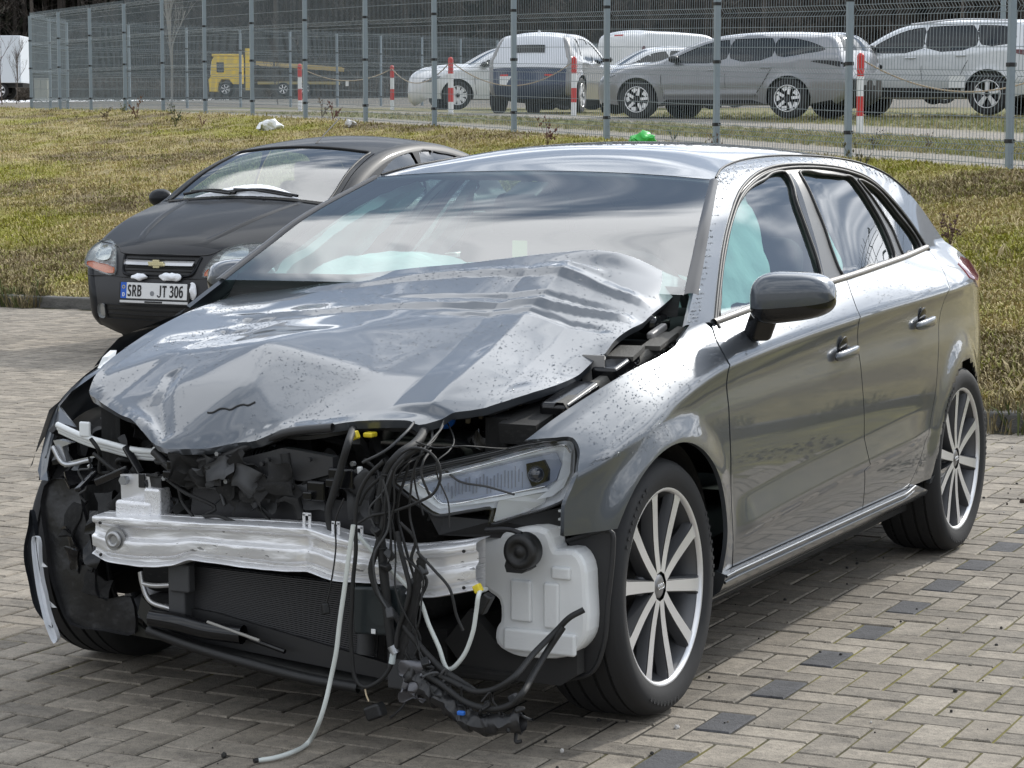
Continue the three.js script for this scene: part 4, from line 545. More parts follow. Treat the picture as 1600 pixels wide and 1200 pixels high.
// ------------------------------------------------------------------ the crashed car: bonnet and torn-open front
// thin-plate surface y(x, z) through measured points of the buckled bonnet
const hoodY = (() => {
  const pts = [...G.hoodEdge, ...G.hoodIn], n = pts.length, N = n + 3;
  const U = r2 => r2 < 1e-12 ? 0 : r2 * Math.log(r2) * 0.5;
  const fit = lam => {
    const A = [], b = [];
  for (let i = 0; i < n; i++) { const row = []; for (let j = 0; j < n; j++) row.push(U((pts[i][0] - pts[j][0]) ** 2 + (pts[i][2] - pts[j][2]) ** 2) + (i === j ? lam : 0)); row.push(1, pts[i][0], pts[i][2]); A.push(row); b.push(pts[i][1]); }
  for (const k of [null, 0, 2]) { const row = pts.map(p => k === null ? 1 : p[k]); row.push(0, 0, 0); A.push(row); b.push(0); }
  for (let i = 0; i < N; i++) { let p = i; for (let r = i + 1; r < N; r++) if (Math.abs(A[r][i]) > Math.abs(A[p][i])) p = r; [A[i], A[p]] = [A[p], A[i]]; [b[i], b[p]] = [b[p], b[i]]; for (let r = i + 1; r < N; r++) { const f = A[r][i] / A[i][i]; if (!f) continue; for (let c = i; c < N; c++) A[r][c] -= f * A[i][c]; b[r] -= f * b[i]; } }
  const w = new Array(N); for (let i = N - 1; i >= 0; i--) { let s = b[i]; for (let c = i + 1; c < N; c++) s -= A[i][c] * w[c]; w[i] = s / A[i][i]; }
    return w;
  };
  const wS = fit(0.05), wE = fit(0.008);
  const segD = (x, z, pl) => { let d = 1e9, tt = 0; for (let i = 0; i < pl.length - 1; i++) { const [ax, az] = pl[i], bx = pl[i + 1][0] - ax, bz = pl[i + 1][1] - az; const t = clamp(((x - ax) * bx + (z - az) * bz) / (bx * bx + bz * bz)); const q = Math.hypot(x - ax - bx * t, z - az - bz * t); if (q < d) { d = q; tt = (i + t) / (pl.length - 1); } } return [d, tt]; };
  // folds: [polyline (x, z), height, half width, sharpness, fade at the ends]
  const folds = [
    [[[-0.40, -0.42], [-0.2, -0.43], [0.0, -0.44], [0.23, -0.45], [0.455, -0.44]], 0.020, 0.11, 1.0, 0.03],
    [[[-0.40, 0.52], [-0.36, 0.2], [-0.365, -0.06], [-0.345, -0.32], [-0.33, -0.44], [-0.335, -0.58], [-0.37, -0.68]], 0.009, 0.030, 1.0, 0.12],
    [[[-0.13, 0.54], [-0.10, 0.2], [-0.14, -0.05], [-0.155, -0.32], [-0.17, -0.47], [-0.22, -0.6], [-0.26, -0.68]], 0.011, 0.030, 1.0, 0.12],
    [[[-0.22, 0.1], [-0.20, -0.2], [-0.21, -0.46], [-0.27, -0.66]], -0.006, 0.022, 1.0, 0.2],
    [[[-0.07, -0.1], [-0.105, -0.40], [-0.12, -0.55], [-0.15, -0.66]], -0.006, 0.02, 1.0, 0.2],
    [[[0.33, 0.365], [0.46, 0.32], [0.60, 0.215]], -0.012, 0.030, 1.0, 0.10],
    [[[0.02, 0.44], [0.06, 0.38], [0.05, 0.30]], -0.012, 0.02, 1.0, 0.3],
    [[[-0.09, 0.44], [-0.06, 0.38], [-0.07, 0.30]], -0.012, 0.02, 1.0, 0.3],
  ];
  const edgePl = [...G.hoodEdge, G.hoodEdge[0]].map(p => [p[0], p[2]]);
  const raw = (x, z) => { let s = wS[n] + wS[n + 1] * x + wS[n + 2] * z, e = wE[n] + wE[n + 1] * x + wE[n + 2] * z; for (let i = 0; i < n; i++) { const u = U((x - pts[i][0]) ** 2 + (z - pts[i][2]) ** 2); s += wS[i] * u; e += wE[i] * u; } return lerp(s, e, sstep(0.07, 0.0, segD(x, z, edgePl)[0])); };
  // the struck front part folds into a few flat facets: corners (x, z) and how far they stand off the smooth sheet
  const FP = [[0.36, 0.64, 0], [0.44, 0.50, 0.0], [0.63, 0.22, 0], [0.60, 0.06, 0], [0.57, -0.10, 0], [0.51, -0.42, 0], [0.27, 0.13, 0.022], [0.23, 0.43, 0.014], [0.30, -0.20, 0.004], [0.42, 0.30, -0.010], [0.44, 0.075, 0.012], [-0.02, 0.64, 0], [-0.04, 0.28, 0], [-0.04, -0.02, 0], [-0.02, -0.30, 0], [0.26, -0.46, 0], [-0.02, -0.62, 0], [0.36, -0.66, 0]].map(([x, z, d]) => [x, z, raw(x, z) + d]);
  const tri = (() => {
    const P = FP.map(p => [p[0], p[1]]).concat([[-9, -9], [9, -9], [0, 12]]), m = P.length; let T3 = [[m - 3, m - 2, m - 1]];
    const circ = t => { const [a, b, c] = t.map(i => P[i]), d = 2 * (a[0] * (b[1] - c[1]) + b[0] * (c[1] - a[1]) + c[0] * (a[1] - b[1])), q = v => v[0] * v[0] + v[1] * v[1]; const x = (q(a) * (b[1] - c[1]) + q(b) * (c[1] - a[1]) + q(c) * (a[1] - b[1])) / d, y = (q(a) * (c[0] - b[0]) + q(b) * (a[0] - c[0]) + q(c) * (b[0] - a[0])) / d; return [x, y, (a[0] - x) ** 2 + (a[1] - y) ** 2]; };
    for (let i = 0; i < FP.length; i++) { const bad = T3.filter(t => { const c = circ(t); return (P[i][0] - c[0]) ** 2 + (P[i][1] - c[1]) ** 2 < c[2]; }), ed = {}; for (const t of bad) for (const [a, b] of [[t[0], t[1]], [t[1], t[2]], [t[2], t[0]]]) { const k = Math.min(a, b) + '_' + Math.max(a, b); ed[k] = (ed[k] || 0) + 1; } T3 = T3.filter(t => !bad.includes(t)); for (const k in ed) if (ed[k] === 1) { const [a, b] = k.split('_').map(Number); T3.push([a, b, i]); } }
    return T3.filter(t => Math.max(...t) < FP.length);
  })();
  const facet = (x, z) => { let s = 0, k = 0; for (const [dx, dz] of [[0, 0], [0.016, 0.006], [-0.006, 0.016], [-0.016, -0.006], [0.006, -0.016], [0.03, -0.01], [-0.03, 0.01], [0.01, 0.03], [-0.01, -0.03]]) { const f = facet1(x + dx, z + dz); if (f !== null) { s += f; k++; } } return k > 6 ? s / k : facet1(x, z); };
  const facet1 = (x, z) => { for (const [a, b, c] of tri) { const [x1, z1] = FP[a], [x2, z2] = FP[b], [x3, z3] = FP[c], d = (z2 - z3) * (x1 - x3) + (x3 - x2) * (z1 - z3); const u = ((z2 - z3) * (x - x3) + (x3 - x2) * (z - z3)) / d, v = ((z3 - z1) * (x - x3) + (x1 - x3) * (z - z3)) / d; if (u >= -1e-6 && v >= -1e-6 && u + v <= 1.000001) return u * FP[a][2] + v * FP[b][2] + (1 - u - v) * FP[c][2]; } return null; };
  return (x, z) => {
    let y = raw(x, z); const fy = facet(x, z), kf = 0.85 * sstep(0.0, 0.14, x) * sstep(-0.46, -0.40, z) * sstep(0.0, 0.05, segD(x, z, edgePl)[0]); if (fy !== null) y = lerp(y, fy, kf);
    for (const [pl, h, wd, sh, fe] of folds) { const [d, t] = segD(x, z, pl); if (d < wd) y += h * Math.pow(1 - d / wd, 1 / sh) * sstep(0, fe, t) * sstep(0, fe, 1 - t); }
    return y + 0.0015 * PN.noise(x * 5, z * 5, 3) + 0.0004 * PN.noise(x * 13, z * 13, 7);
  };
})();
const hoodPoly = sp2(G.hoodEdge.map(p => [p[0], p[2]]), 3, true).map(p => p);
const hoodMap = (x, z) => [x, hoodY(x, z), z];
const hood = mk('bonnet', panel(hoodPoly, hoodMap, { step: 0.0085, rim: 0.022, flip: true, eps: 2e-3 }), paint, car, 'crumpled grey bonnet');
mk('bonnet_inner', panel(hoodPoly.map(p => [p[0] * 0.97 - 0.004, p[1] * 0.97]), (x, z) => [x, hoodY(x, z) - 0.026 - 0.01 * Math.abs(PN.noise(x * 14, z * 14, 2)), z], { step: 0.03, flip: true, rim: 0.01 }), M.black, hood);
{ const p = []; for (let i = 0; i <= 8; i++) { const t = i / 8, x = lerp(0.515, 0.485, t) + 0.004 * Math.sin(i * 2), z = lerp(0.145, 0.025, t); p.push([x, hoodY(x, z) + 0.0005, z]); } mk('sheet_tear', tube(p, 0.0028, 5, 30), M.black, hood); }
// raindrops standing on the wet panels
const dropMat = phy(0.95, 0.97, 1, 0.0, 0, { transmission: 1, thickness: 0.003, ior: 1.33 });
function drops(parent, n, sample, seed, r0 = 0.0010, r1 = 0.0026) {
  const r = RNG(seed), g = new THREE.SphereGeometry(1, 8, 4, 0, Math.PI * 2, 0, Math.PI / 2), im = new THREE.InstancedMesh(g, dropMat, n), m = new THREE.Matrix4(), q = new THREE.Quaternion();
  for (let i = 0; i < n; i++) { const [p, nn] = sample(r); const s = lerp(r0, r1, Math.pow(r(), 2.2)); q.setFromUnitVectors(V3(0, 1, 0), nn); m.compose(p, q, V3(s * (0.9 + 0.5 * r()), s * 0.6, s)); im.setMatrixAt(i, m); }
  im.name = 'raindrops'; im.userData.kind = 'stuff'; parent.add(im);
}
const nrmAt = (f, u, v, flip) => { const e = 2e-3, a = V3(...f(u - e, v)), b = V3(...f(u + e, v)), c = V3(...f(u, v - e)), d = V3(...f(u, v + e)); const n = b.sub(a).cross(d.sub(c)).normalize(); return flip ? n.negate() : n; };
drops(hood, 4600, r => { let x, z; do { x = lerp(-0.63, 0.6, r()); z = lerp(-0.68, 0.68, r()); } while (!inPoly(hoodPoly, x, z) || PN.noise(x * 4, z * 4, 9) + 0.25 < r() * 0.6); return [V3(...hoodMap(x, z)), nrmAt(hoodMap, x, z, true)]; }, 5);
{
  const f = sideMap(-1), side = (x0, x1, fy) => r => { const x = lerp(x0, x1, r()), y = fy(x, r()); return [V3(...f(x, y)), nrmAt(f, x, y, true)]; };
  const byName = n => car.children.find(c => c.name === n);
  drops(byName('front_fender'), 650, side(0.36, -0.37, (x, t) => lerp(creaseY(x) + 0.004, Math.min(beltY(x) + 0.004, 0.93), t)), 6);
  drops(byName('front_fender'), 260, side(0.40, 0.05, (x, t) => lerp(0.69, creaseY(x), t)), 16);
  drops(byName('front_door'), 420, side(-0.5, -1.46, (x, t) => lerp(creaseY(x) + 0.004, beltY(x) - 0.004, t)), 7);
  drops(byName('rear_door'), 300, side(-1.6, -2.3, (x, t) => lerp(creaseY(x) + 0.004, beltY(x) - 0.004, t)), 8);
  drops(byName('side_frame'), 700, r => { const t = r(), i = Math.floor(t * (ditch.length - 12)), d = ditch[i]; const x = d[0] + 0.02 * r(), y = d[1] - 0.004 - 0.024 * r(); return [V3(...f(x, y)), nrmAt(f, x, y, true)]; }, 9, 0.0014, 0.0032);
  drops(byName('side_frame'), 240, r => { const i = Math.floor(r() * (apEdge.length - 1)), d = apEdge[i]; const x = d[0] - 0.005 - 0.06 * r(), y = d[1] - 0.002; return [V3(...f(x, y)), nrmAt(f, x, y, true)]; }, 10, 0.0014, 0.0036);
}
// a flat piece of plate in three dimensions, seen from the front: outline points, thickness backwards
function slab(pts, t, dx = 0) {
  let p = pts.map(q => [q[0] + dx, q[1], q[2]]); if (area2(p.map(q => [q[2], q[1]])) < 0) p = p.reverse();
  const tris = THREE.ShapeUtils.triangulateShape(p.map(q => new THREE.Vector2(q[2], q[1])), []), pos = [];
  const F = i => p[i], B = i => [p[i][0] - t, p[i][1], p[i][2]];
  for (const [a, b, c] of tris) pos.push(...F(a), ...F(c), ...F(b), ...B(a), ...B(b), ...B(c));
  for (let i = 0; i < p.length; i++) { const j = (i + 1) % p.length; pos.push(...F(i), ...F(j), ...B(i), ...F(j), ...B(j), ...B(i)); }
  const g = new THREE.BufferGeometry(); g.setAttribute('position', new THREE.Float32BufferAttribute(pos, 3)); g.computeVertexNormals(); return g;
}
const rF = RNG(4242);
{
  // crash beam: pressed aluminium channel, bent at the middle
  const sm = (pts, ax) => { const t = pts.map(p => [p[2], p[ax]]).sort((a, b) => a[0] - b[0]); return tab(t); };
  const bt = sm(G.beamTop, 1), bb = sm(G.beamBot, 1), bX = tab([[-0.63, 0.565], [-0.5, 0.587], [-0.37, 0.611], [-0.24, 0.639], [-0.20, 0.641], [0.0, 0.633], [0.2, 0.624], [0.43, 0.61]]);
  const alu = std(0.86, 0.86, 0.87, 0.42, 0.55, { map: noiseTex(512, (u, v) => { const a = tfbm(u, v, 6, 5, 2.2, 14), b = tfbm(u, v, 30, 4, 9.1); const d = b > 0.36 ? 0.62 : b < -0.42 ? 0.25 : 0; return clamp(0.93 + a * 0.16 - d * (0.4 + tfbm(u, v, 5, 3, 4.4) > 0.42 ? 1 : 0)); }), roughnessMap: noiseTex(256, (u, v) => 0.75 + tfbm(u, v, 9, 4, 6.6) * 0.5), bumpMap: scuffTex, bumpScale: 0.0012 });
  const prof = [[-0.075, 1.03], [-0.01, 1.0], [0, 0.97], [0, 0.86], [-0.004, 0.82], [-0.013, 0.78], [-0.013, 0.58], [-0.008, 0.54], [0.001, 0.50], [0.001, 0.24], [-0.004, 0.20], [-0.012, 0.17], [-0.012, 0.10], [0.0, 0.05], [0.004, 0.02], [-0.004, 0.0], [-0.05, -0.04]];
  const kink = z => 0.012 * Math.exp(-(((z + 0.208) / 0.012) ** 2));
  const g = gridSurf((u, v) => { const z = lerp(0.431, -0.629, u), i = v * (prof.length - 1), a = Math.floor(Math.min(i, prof.length - 2)), f = i - a, q = [lerp(prof[a][0], prof[a + 1][0], f), lerp(prof[a][1], prof[a + 1][1], f)]; const y0 = bb(z), y1 = bt(z); return [bX(z) + q[0] - kink(z) * (1 - Math.abs(q[1] - 0.5)) + 0.003 * PN.noise(z * 14, q[1] * 3, 1), lerp(y0, y1, q[1]) + 0.0015 * PN.noise(z * 20, q[1] * 6, 5), z]; }, 150, 64);
  const beamM = mk('crash_beam', g, alu, car, 'scraped bare aluminium crash beam');
  mk('beam_back', gridSurf((u, v) => { const z = lerp(0.43, -0.628, u); return [bX(z) - 0.05, lerp(bb(z) - 0.004, bt(z) + 0.003, v), z]; }, 60, 2), alu, beamM);
  mk('towing_eye', [T(new THREE.TorusGeometry(0.016, 0.006, 8, 24), 0.622, 0.447, 0.358, 0, Math.PI / 2, 0), T(cyl(0.011, 0.011, 0.02, 16), 0.612, 0.447, 0.358, 0, 0, Math.PI / 2), T(cyl(0.027, 0.03, 0.008, 24), 0.612, 0.447, 0.358, 0, 0, Math.PI / 2)], std(0.42, 0.42, 0.42, 0.4, 0.8), beamM);
  for (const [z, h, tl] of [[-0.205, 0.03, 0.01], [-0.28, 0.028, 0], [-0.335, 0.032, 0]]) mk('beam_tab', [T(box(0.003, h, 0.007), bX(z) - 0.02, bt(z) + h / 2, z - 0.008), T(box(0.003, h, 0.007), bX(z) - 0.02, bt(z) + h / 2, z + 0.008), T(box(0.003, 0.007, 0.022), bX(z) - 0.02, bt(z) + h, z)], alu, beamM);
  for (const z of [-0.60, 0.405]) for (const f of [0.1, 0.85]) mk('beam_hole', T(cyl(0.004, 0.004, 0.004, 12), bX(z) + 0.001, lerp(bb(z), bt(z), f), z, 0, 0, Math.PI / 2), M.black, beamM);
  // bracket with bolt behind the beam's right end
  mk('mount_bracket', [slab(G.bracket, 0.012), T(box(0.09, 0.05, 0.11, 0.01), 0.535, 0.515, 0.33), T(box(0.05, 0.08, 0.05, 0.008), 0.55, 0.535, 0.275)], alu, car);
  mk('bracket_bolt', T(cyl(0.012, 0.012, 0.02, 6), 0.527, 0.582, 0.39, 0, 0, Math.PI / 2), M.steel, car);
  mk('bracket_slot', T(box(0.004, 0.035, 0.02, 0.002), 0.523, 0.583, 0.34), M.black, car);
}
{
  // radiators: fins and tubes as real slats, condenser in front
  const finM = std(0.06, 0.06, 0.063, 0.5, 0.5);
  const rad = (n, c, rows, dx) => {
    const [a, b, cc, d] = c; const r = mk(n, slab([a, b, cc, d], 0.03, -0.012 + dx), M.black, car);
    const s = []; for (let i = 0; i < rows; i++) { const t = (i + 0.5) / rows, L = a.map((q, k) => lerp(q, d[k], t)), R = b.map((q, k) => lerp(q, cc[k], t)); s.push(beam([L[0] + dx, L[1], L[2]], [R[0] + dx, R[1], R[2]], 0.016, 0.0035)); }
    const f = mk('radiator_tubes', s, finM, r); f.userData.kind = 'stuff';
    const w = []; for (let i = 0; i < 110; i++) { const t = (i + rF() * 0.6) / 110, A = a.map((q, k) => lerp(q, b[k], t)), B = d.map((q, k) => lerp(q, cc[k], t)); w.push(beam([A[0] - 0.004 + dx, A[1], A[2]], [B[0] - 0.004 + dx, B[1], B[2]], 0.0012, 0.008)); }
    const g = mk('radiator_fins', w, std(0.12, 0.12, 0.122, 0.45, 0.6), r); g.userData.kind = 'stuff'; return r;
  };
  rad('radiator', G.radUp, 24, 0); rad('condenser', G.radLow, 34, 0.02);
  mk('receiver_drier', [bar([0.555, 0.215, -0.325], [0.555, 0.36, -0.335], 0.022, 16)], M.greyPlastic, car);
  mk('control_box', [T(box(0.05, 0.115, 0.13, 0.008), 0.60, 0.335, -0.395, 0.05), T(cyl(0.035, 0.035, 0.012, 24), 0.628, 0.34, -0.41, 0, 0, Math.PI / 2)], std(0.018, 0.024, 0.026, 0.35), car);
  mk('box_label', T(box(0.003, 0.011, 0.011), 0.629, 0.288, -0.39), M.white, car);
  mk('side_carrier', [T(box(0.04, 0.26, 0.06, 0.006), 0.555, 0.27, -0.425), T(box(0.03, 0.05, 0.035, 0.004), 0.575, 0.28, -0.43), T(box(0.05, 0.20, 0.05, 0.006), 0.565, 0.345, 0.195), T(box(0.03, 0.07, 0.06, 0.006), 0.585, 0.36, 0.18)], M.greyPlastic, car);
  mk('bumper_carrier', [slab(G.carrier, 0.03), tube(G.seal, 0.011, 8)], std(0.03, 0.03, 0.031, 0.5), car);
  mk('lower_tray', [tube(G.tray, 0.014, 8), slab(G.trayTop, 0.02, -0.02)], M.black, car);
  mk('tray_edge', gridSurf((u, v) => { const p = [[0.60, 0.245, 0.28], [0.605, 0.212, 0.14], [0.61, 0.182, -0.045], [0.61, 0.165, -0.19], [0.60, 0.158, -0.34]]; const c = new THREE.CatmullRomCurve3(p.map(q => V3(...q))).getPoint(u); return [c.x - 0.11 * v, c.y - 0.022 + 0.012 * v + 0.004 * PN.noise(u * 18, v * 3, 1), c.z]; }, 40, 3), std(0.05, 0.05, 0.048, 0.75), car);
  mk('coolant_pipe', [tube(G.pipe, 0.0065, 8), tube(G.pipe2, 0.0065, 8), T(box(0.02, 0.045, 0.012, 0.003), 0.56, 0.272, 0.188)], std(0.55, 0.55, 0.55, 0.35, 0.8), car);
  mk('lower_hose', [tube([[0.60, 0.255, 0.26], [0.605, 0.252, 0.18], [0.6, 0.24, 0.1], [0.59, 0.235, 0.0]], 0.024, 12), tube([[0.575, 0.248, 0.10], [0.585, 0.225, -0.02], [0.59, 0.205, -0.12]], 0.006, 6)], M.blackGloss, car);
  mk('drain_strip', tube([[0.61, 0.262, 0.09], [0.61, 0.243, 0.0], [0.61, 0.23, -0.06]], 0.004, 6), std(0.3, 0.29, 0.27, 0.6), car);
  // dark block of the engine bay behind everything
  mk('engine_block', [T(box(0.5, 0.42, 0.9, 0.04), 0.08, 0.46, 0.05), T(box(0.3, 0.2, 0.5, 0.05), 0.05, 0.7, 0.1)], M.blackDull, car);
  for (const g of [T(box(0.75, 0.05, 0.10), -0.02, 0.80, -0.63, 0, 0, -0.17), T(box(0.55, 0.3, 0.06), 0.05, 0.62, -0.56), T(box(0.6, 0.35, 0.06), 0.05, 0.6, 0.56)]) mk('inner_wing', g, M.blackDull, car);
  // torn foam and plastic sheet, a corrugated air hose, latch and small boxes ahead of the radiator
  for (let i = 0; i < 16; i++) { const g = new THREE.PlaneGeometry(0.05 + 0.09 * rF(), 0.04 + 0.07 * rF(), 8, 6).rotateY(Math.PI / 2 + (rF() - 0.5)); mk('torn_foam', T(crumple(g, 0.035, 22, i + 3), 0.55 + 0.05 * rF(), lerp(0.58, 0.655, rF()), lerp(-0.34, 0.24, rF()), (rF() - 0.5) * 1.2, 0, (rF() - 0.5) * 0.6), i % 3 ? M.blackDull : M.greyPlastic, car); }
  { const c = new THREE.CatmullRomCurve3([V3(0.48, 0.665, 0.02), V3(0.51, 0.66, -0.10), V3(0.51, 0.635, -0.22), V3(0.48, 0.62, -0.33)]), l = [new THREE.TubeGeometry(c, 40, 0.020, 10)]; for (let i = 0; i <= 30; i++) { const g = new THREE.TorusGeometry(0.0215, 0.0035, 6, 18), t = c.getTangent(i / 30); g.applyQuaternion(new THREE.Quaternion().setFromUnitVectors(V3(0, 0, 1), t)); const q = c.getPoint(i / 30); g.translate(q.x, q.y, q.z); l.push(g); } mk('corrugated_hose', l, M.black, car); }
  mk('bonnet_latch', [T(box(0.05, 0.07, 0.05, 0.006), 0.545, 0.64, 0.06), T(new THREE.TorusGeometry(0.018, 0.005, 6, 16), 0.575, 0.65, 0.06, 0, Math.PI / 2, 0), T(box(0.012, 0.05, 0.02, 0.003), 0.575, 0.62, 0.075)], M.darkMetal, car);
  for (const [y, z, w] of [[0.635, -0.27, 0.07], [0.60, -0.20, 0.05], [0.625, 0.20, 0.06]]) mk('sensor_box', [T(box(0.03, 0.05, w, 0.006), 0.56, y, z), T(box(0.02, 0.02, 0.025, 0.004), 0.58, y - 0.01, z + w * 0.3)], M.blackGloss, car);
  for (let i = 0; i < 14; i++) { const z = lerp(-0.32, 0.30, rF()); mk('bolt', T(cyl(0.006, 0.006, 0.012, 6), 0.575, lerp(0.60, 0.68, rF()), z, 0, 0, Math.PI / 2), i % 2 ? M.steel : M.darkMetal, car); }
  // bent plates, clips and cable runs that fill the gaps
  const bits = [M.black, M.blackDull, M.greyPlastic, M.blackGloss, M.rubber];
  for (let i = 0; i < 62; i++) {
    const z = lerp(-0.60, 0.62, rF()), y = lerp(0.52, 0.70, rF()) + (z > 0.2 ? -0.06 : 0), x = lerp(0.36, 0.52, rF()) - (z < -0.36 ? 0.22 : 0), k = rF();
    const g = k < 0.6 ? crumple(new THREE.BoxGeometry(0.015 + 0.03 * rF(), 0.02 + 0.05 * rF(), 0.03 + 0.08 * rF(), 3, 3, 3), 0.012, 30, i) : k < 0.8 ? cyl(0.012 + 0.015 * rF(), 0.012, 0.03 + 0.04 * rF(), 12) : box(0.02, 0.012, 0.09, 0.004);
    mk(k < 0.6 ? 'torn_bracket' : k < 0.8 ? 'pipe_stub' : 'clip', T(g, x, y, z, rF() * 3, rF() * 3, rF() * 3), bits[Math.floor(rF() * 5)], car);
  }
  for (let i = 0; i < 26; i++) { const z0 = lerp(-0.6, 0.55, rF()), p = []; let c = [lerp(0.42, 0.56, rF()), lerp(0.58, 0.72, rF()), z0]; for (let k = 0; k < 6; k++) { p.push(c.slice()); c = [c[0] + (rF() - 0.45) * 0.05, c[1] - 0.02 + (rF() - 0.5) * 0.05, c[2] - 0.02 + (rF() - 0.5) * 0.12]; } mk('cable', tube(p, 0.0025 + 0.004 * rF(), 6), rF() < 0.7 ? M.rubber : M.greyPlastic, car); }
}
{
  // left headlamp: grey housing, silver light guides, blue-grey inner bezel, projector and clear lens
  const lens = G.lampLens, dark = std(0.02, 0.021, 0.023, 0.4);
  const hl = sub(car, 'headlamp'); hl.userData.label = 'complete left headlamp under its wet clear lens';
  mk('housing', slab(lens, 0.12, -0.035), dark, hl);
  mk('bezel', slab(lens, 0.006, -0.026), std(0.84, 0.86, 0.90, 0.25, 0.0), hl);
  const gx = p => p.map(q => q.slice());
  mk('light_guide', slab(gx(G.lampDrlOut), 0.012, -0.010), std(0.88, 0.90, 0.92, 0.2, 0.0), hl);
  const inner = [[652, 0]].length && G.lampDrlOut.slice(15).concat([]);
  const core = [[0.538, 0.627, -0.459], [0.479, 0.650, -0.544], [0.41, 0.678, -0.645], [0.352, 0.697, -0.727], [0.345, 0.668, -0.737], [0.352, 0.632, -0.727], [0.364, 0.617, -0.707], [0.436, 0.597, -0.607], [0.507, 0.583, -0.504], [0.521, 0.607, -0.484]];
  mk('inner_bezel', slab(core, 0.004, -0.014), std(0.36, 0.40, 0.50, 0.25, 0.1), hl);
  const ribs = []; for (let i = 0; i < 26; i++) { const t = i / 25, a = [lerp(0.52, 0.395, t), 0, lerp(-0.49, -0.66, t)], y1 = lerp(0.628, 0.672, t), y0 = lerp(0.592, 0.612, t); ribs.push(T(box(0.003, (y1 - y0) * (0.5 + 0.4 * rF()), 0.0016), a[0] - 0.010, lerp(y0, y1, 0.3 + 0.4 * rF()), a[2])); }
  mk('lens_ribs', ribs, std(0.45, 0.48, 0.55, 0.2, 0.5), hl).userData.kind = 'stuff';
  for (const s of [0, 1]) mk('guide_edge', tube(s ? G.lampDrlOut.slice(0, 6).map(p => [p[0] - 0.003, p[1] - 0.004, p[2]]) : G.lampDrlOut.slice(16, 22).map(p => [p[0] - 0.003, p[1] + 0.004, p[2]]), 0.0022, 6), M.chrome, hl);
  mk('low_reflector', slab(G.lampLow, 0.006, -0.012), std(0.66, 0.67, 0.68, 0.2, 0.2), hl);
  mk('projector', slab(G.lampProj, 0.02, -0.004), M.blackGloss, hl);
  mk('projector_lens', T(new THREE.SphereGeometry(0.020, 20, 14), 0.376, 0.648, -0.692), phy(0.03, 0.035, 0.045, 0.02, 0, { clearcoat: 1 }), hl);
  mk('lens', panel(sp2(lens.map(p => [p[2], p[1]]), 1, true), (z, y) => { let a = 0, w = 0; for (const p of lens) { const q = 1 / ((p[2] - z) ** 2 + (p[1] - y) ** 2 + 2e-4); a += p[0] * q; w += q; } return [a / w + 0.008, y, z]; }, { step: 0.02 }), lensMat, hl);
  mk('lens_rim', tube(lens.concat([lens[0]]).map(p => [p[0] - 0.004, p[1], p[2]]), 0.004, 6, 120), dark, hl);
  mk('lamp_top', slab(G.lampTopBlack, 0.09, -0.005), M.black, hl);
  for (let i = 0; i < 3; i++) mk('lamp_rib', tube(G.lampTopBlack.slice(0, 7).map((p, k) => [p[0] + 0.002 - i * 0.004, lerp(p[1], G.lampTopBlack[0][1] + k * 0.0155, 0) - 0.004 - i * 0.005, p[2]]), 0.0016, 5), M.greyPlastic, hl);
  // support under the lamp and the pale bracket by the wing
  mk('lamp_carrier', [slab([[0.53, 0.60, -0.44], [0.49, 0.545, -0.49], [0.44, 0.535, -0.60], [0.40, 0.545, -0.66], [0.34, 0.565, -0.74], [0.34, 0.50, -0.76], [0.42, 0.49, -0.62], [0.50, 0.50, -0.48]], 0.05, -0.03)], M.black, car);
  mk('wing_bracket', [T(box(0.01, 0.085, 0.032, 0.003), 0.372, 0.555, -0.782, 0.1), ...[0, 1, 2].map(i => T(box(0.012, 0.005, 0.018), 0.376, 0.525 + i * 0.02, -0.762))], std(0.48, 0.5, 0.5, 0.45), car);
  // washer bottle: moulded white polythene with recessed panels
  const bot = G.bottle, bottleM = std(0.70, 0.71, 0.71, 0.4, 0, { bumpMap: scuffTex, bumpScale: 0.0006 });
  const b = mk('washer_bottle', T(extr(sp2(bot.map(p => [-p[2], p[1]]), 3, true), 0.055, 0.012), 0, 0, 0).rotateY(Math.PI / 2).translate(0.33, 0, 0).scale(1, 1, 1), bottleM, car);
  mk('bottle_rib', [T(box(0.014, 0.10, 0.055, 0.006), 0.40, 0.345, -0.665), T(box(0.014, 0.11, 0.04, 0.006), 0.40, 0.34, -0.745), T(box(0.018, 0.055, 0.19, 0.008), 0.402, 0.25, -0.715), T(box(0.014, 0.03, 0.05, 0.006), 0.40, 0.42, -0.77)], bottleM, b);
  // horn
  const h = sub(car, 'horn'); mk('horn_disc', [T(new THREE.LatheGeometry([[0, 0.012], [0.008, 0.013], [0.012, 0.006], [0.022, 0.008], [0.026, 0.016], [0.038, 0.014], [0.043, 0.004], [0.043, -0.03], [0, -0.03]].map(p => new THREE.Vector2(...p)), 36), 0.475, 0.478, -0.70, 0, 0, -Math.PI / 2)], M.black, h);
  mk('horn_trumpet', slab([[0.47, 0.475, -0.665], [0.47, 0.44, -0.655], [0.47, 0.425, -0.66], [0.47, 0.425, -0.70], [0.47, 0.435, -0.715], [0.47, 0.465, -0.70]], 0.05), M.black, h);
  mk('horn_arm', tube([[0.47, 0.52, -0.70], [0.46, 0.525, -0.66], [0.46, 0.52, -0.60]], 0.006, 6), M.darkMetal, h);
  // liners
  mk('wheel_liner', [slab(G.linerL, 0.01), tube(G.linerL.slice(0, 7), 0.006, 6)], std(0.022, 0.022, 0.023, 0.6), car);
  mk('lower_liner', crumple(slab(G.bigLinerL.map(p => [p[0], p[1], Math.max(p[2], -0.80)]), 0.04, 0.02), 0.006, 12, 5), M.blackDull, car); mk('lower_liner', T(box(0.34, 0.03, 0.34, 0.01), 0.22, 0.15, -0.47), M.blackDull, car);
